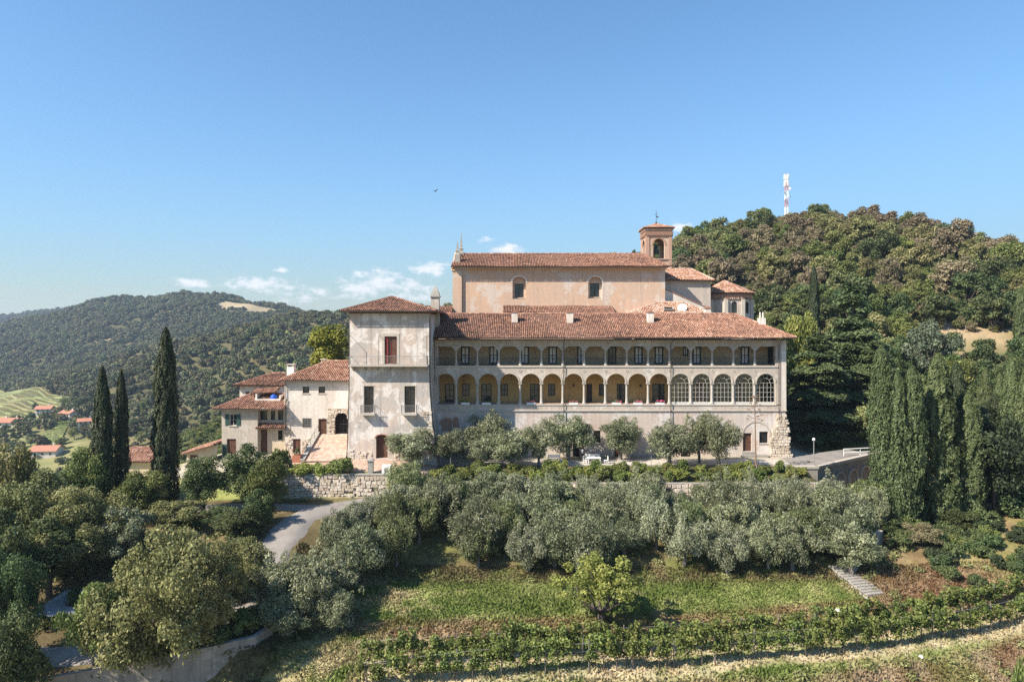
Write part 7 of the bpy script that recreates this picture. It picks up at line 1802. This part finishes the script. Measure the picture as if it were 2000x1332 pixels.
# gate pillar, cabinet, stone bench, planter by the forecourt edge
p = tp(724,-11.4); t = thing('stone_pillar', 'square stone gate pillar with flat cap above the rubble wall', 'pillar', p); mb = MB(); mb.box(p[0]-.3,p[0]+.3,p[1]-.3,p[1]+.3,p[2]-.2,p[2]+1.5); mb.build('shaft', M['greystone'], t); mb = MB(); mb.box(p[0]-.4,p[0]+.4,p[1]-.4,p[1]+.4,p[2]+1.502,p[2]+1.66); mb.lathe((p[0],p[1],p[2]+1.662), [(.5,0),(.1,.14)], 4, rot=math.pi/4); mb.build('cap', M['greystone'], t)
p = tp(755,-11.5); t = thing('utility_cabinet', 'white painted metal cabinet standing by the stone pillar', 'cabinet', p); mb = MB(); mb.box(p[0]-.52,p[0]+.52,p[1]-.3,p[1]+.3,p[2]+.1,p[2]+1.2); mb.build('body', M['white'], t); mb = MB(); [mb.box(p[0]+s*.4-.06,p[0]+s*.4+.06,p[1]-.25,p[1]+.25,p[2]-.1,p[2]+.1) for s in (-1,1)]; mb.build('feet', M['iron'], t); mb = MB(); mb.lathe((0,0,0), [(.02,0),(.28,0),(.28,.03)], 14); o = add_obj('fan_grille', mb.mesh('fan_grille'), M['paleiron'], t, (0,-.3,.65), (math.radians(90),0,0))
p = tp(786,-10.6); t = thing('stone_bench', 'low pale stone bench beside the white cabinet', 'bench', p); mb = MB(); mb.box(p[0]-1.1,p[0]+1.1,p[1]-.25,p[1]+.25,p[2]+.42,p[2]+.56); mb.build('seat', M['trim'], t); mb = MB(); mb.box(p[0]-1.0,p[0]+1.0,p[1]-.18,p[1]+.18,p[2]-.1,p[2]+.418); mb.build('support', M['trim'], t)
p = tp(581,-7.0); t = thing('brick_planter', 'square red brick planter with a plant by the lower door', 'planter', p); mb = MB(); mb.box(p[0]-.5,p[0]+.5,p[1]-.5,p[1]+.5,p[2]-.1,p[2]+.85); mb.build('box', M['terracotta'], t); g = np.random.default_rng(2); o = add_obj('plant', blob_crown('plant', g, [(0,0,1.1,.4,1.0),(0,0,1.5,.2,1.4)], 200, .2, .12), M['darkleaf'], t)
for px, Y in ((1272,-7.6),(1069,-8.2),(880,-8.2)):
    p = tp(px,Y); mb = MB(); mb.tube([(0,0,-.2),(0,0,1.6)], .035, 5); o = add_obj('stake', mb.mesh('stake'), M['paleiron'], None, p); tag(o, 'thin pale stake at the terrace edge among the olives', 'post', 'stakes on the terrace edge')
# ------------------------------------------------------------------ person with a pole by the doorway
def person():
    x, Y = pxX(1137,-3.2), -3.2; z = hz(x,Y)+.04; t = thing('person', 'person in white shirt and dark trousers raising a long pole by the doorway', 'person', (x,Y,z), None, math.radians(-60))
    J = {'pel':(0,0,.95,.14),'wa':(0,0,1.1,.13),'ch':(0,.0,1.33,.16),'ne':(0,-.01,1.5,.06),'hd0':(0,-.02,1.58,.075),'hd1':(0,-.02,1.68,.098),'hd2':(0,-.01,1.76,.075),
         'lh':(.1,0,.88,.095),'lk':(.12,-.04,.5,.065),'la':(.13,.02,.1,.045),'lt':(.14,-.14,.04,.04),'rh':(-.1,0,.88,.095),'rk':(-.12,-.1,.5,.065),'ra':(-.13,-.06,.1,.045),'rt':(-.14,-.22,.04,.04),
         'ls':(.19,0,1.43,.065),'le':(.28,-.2,1.28,.048),'lw':(.16,-.42,1.35,.033),'lp':(.13,-.49,1.38,.042),'rs':(-.19,0,1.43,.065),'re':(-.26,-.22,1.5,.048),'rw':(-.1,-.4,1.62,.033),'rp':(-.06,-.46,1.66,.042)}
    E = [('pel','wa'),('wa','ch'),('ch','ne'),('ne','hd0'),('hd0','hd1'),('hd1','hd2'),('pel','lh'),('lh','lk'),('lk','la'),('la','lt'),('pel','rh'),('rh','rk'),('rk','ra'),('ra','rt'),('ch','ls'),('ls','le'),('le','lw'),('lw','lp'),('ch','rs'),('rs','re'),('re','rw'),('rw','rp')]
    ks = list(J)
    # five short finger chains per hand, closed round the pole
    for h, sx in (('lp',1),('rp',-1)):
        bx, by, bz, _ = J[h]
        for f in range(5):
            a, b = '%s%da' % (h,f), '%s%db' % (h,f)
            if f == 4: J[a] = (bx-.03*sx,by+.02,bz+.03,.010); J[b] = (bx-.045*sx,by-.03,bz+.05,.009)
            else: J[a] = (bx+(f-1.5)*.022,by-.055-.004*(f in (1,2)),bz+.012,.010); J[b] = (bx+(f-1.5)*.022,by-.05,bz+.05,.009)
            E += [(h,a),(a,b)]
    ks = list(J); me = bpy.data.meshes.new('body'); me.from_pydata([J[k][:3] for k in ks], [(ks.index(a),ks.index(b)) for a,b in E], [])
    o = bpy.data.objects.new('body', me); COL.objects.link(o); o.parent = t
    m = o.modifiers.new('skin','SKIN')
    for i, k in enumerate(ks): me.skin_vertices[0].data[i].radius = (J[k][3],)*2; me.skin_vertices[0].data[i].use_root = (k == 'pel')
    s = o.modifiers.new('sub','SUBSURF'); s.levels = 1; s.render_levels = 1
    # clothes by height on the body: shirt, trousers, skin
    mt, nt, out = new_mat('clothed_body'); tc = nt.nodes.new('ShaderNodeTexCoord'); sp = nt.nodes.new('ShaderNodeSeparateXYZ'); nt.links.new(tc.outputs['Object'], sp.inputs[0])
    r = nt.nodes.new('ShaderNodeValToRGB'); mr = nt.nodes.new('ShaderNodeMapRange'); mr.inputs[2].default_value = 1.9; nt.links.new(sp.outputs['Z'], mr.inputs[0]); nt.links.new(mr.outputs[0], r.inputs[0]); r.color_ramp.interpolation = 'CONSTANT'
    e = r.color_ramp.elements; e[0].position = 0; e[0].color = (.02,.02,.02,1); e[1].position = .055; e[1].color = (.025,.045,.05,1)
    for p_, c in ((.505,(.72,.72,.74,1)),(.795,(.5,.32,.23,1))): q = e.new(p_); q.color = c
    fr = nt.nodes.new('ShaderNodeMath'); fr.operation = 'LESS_THAN'; nt.links.new(sp.outputs['Y'], fr.inputs[0]); fr.inputs[1].default_value = -.27
    hi = nt.nodes.new('ShaderNodeMath'); hi.operation = 'GREATER_THAN'; nt.links.new(sp.outputs['Z'], hi.inputs[0]); hi.inputs[1].default_value = 1.0
    mu = nt.nodes.new('ShaderNodeMath'); mu.operation = 'MULTIPLY'; nt.links.new(fr.outputs[0], mu.inputs[0]); nt.links.new(hi.outputs[0], mu.inputs[1])
    bsdf(nt, out, mixc(nt, mu.outputs[0], r.outputs[0], (.5,.32,.23)), .8, .2); me.materials.append(mt)
    mb = MB(); mb.lathe((0,.0,1.69), [(.10,-.03),(.112,.03),(.10,.09),(.06,.125),(.01,.135)], 10); mb.v = [(a,b+.012,c) for a,b,c in mb.v]; add_obj('hair', mb.mesh('hair'), M['hair'], t)
    fc = MB(); fc.prism([(-.015,-.115,1.65),(.015,-.115,1.65),(0,-.112,1.70)], (0,.03,0)); [fc.box(s-.012,s+.012,-.113,-.09,1.695,1.708) for s in (-.035,.035)]; fc.box(-.025,.025,-.105,-.08,1.615,1.622); add_obj('face', fc.mesh('face'), M['skin'], t)
    a = Vector((.13,-.5,1.40)); b = Vector((-.06,-.47,1.68)); d = (b-a).normalized()
    # the pole it holds is a thing of its own
    Rm = Matrix.Rotation(math.radians(-60),4,'Z'); O = Vector((x,Y,z)); A, B = Rm@(a-d*1.5), Rm@(b+d*.7)
    mb = MB(); mb.tube([A+O,B+O], .018, 6); po = mb.build('wooden_pole', M['greybark'], None); tag(po, 'long thin wooden pole held up by the person at the doorway', 'pole')
person()
# a bird over the roofs
p = P(850,374,-20); mb = MB(); mb.lathe((0,0,0), [(.01,-.12),(.05,-.05),(.05,.05),(.015,.12)], 6)
mb.v = [(z,y,x) for x,y,z in mb.v]; mb.prism([(.05,.02,.02),(-.05,.02,.02),(-.10,.42,.12),(.0,.40,.12)], (0,0,.01)); mb.prism([(.05,-.02,.02),(-.05,-.02,.02),(-.10,-.42,.12),(.0,-.40,.12)][::-1], (0,0,.01))
o = add_obj('bird', mb.mesh('bird'), M['darkwood'], None, p, (0,.2,.8)); tag(o, 'small dark bird in flight high over the roofs', 'bird')

# ------------------------------------------------------------------ haze
def haze():
    mb = MB(); mb.box(-3450,3450,-450,3850,-95,150); m, nt, out = new_mat('haze'); v = nt.nodes.new('ShaderNodeVolumePrincipled')
    v.inputs['Color'].default_value = (.62,.80,1.0,1); v.inputs['Density'].default_value = HAZE; v.inputs['Anisotropy'].default_value = .2
    nt.links.new(v.outputs[0], out.inputs['Volume']); o = mb.build('haze', m); tag(o, 'thin pale haze in the air over the valley', 'haze', kind='stuff')
HAZE = .00014
haze()
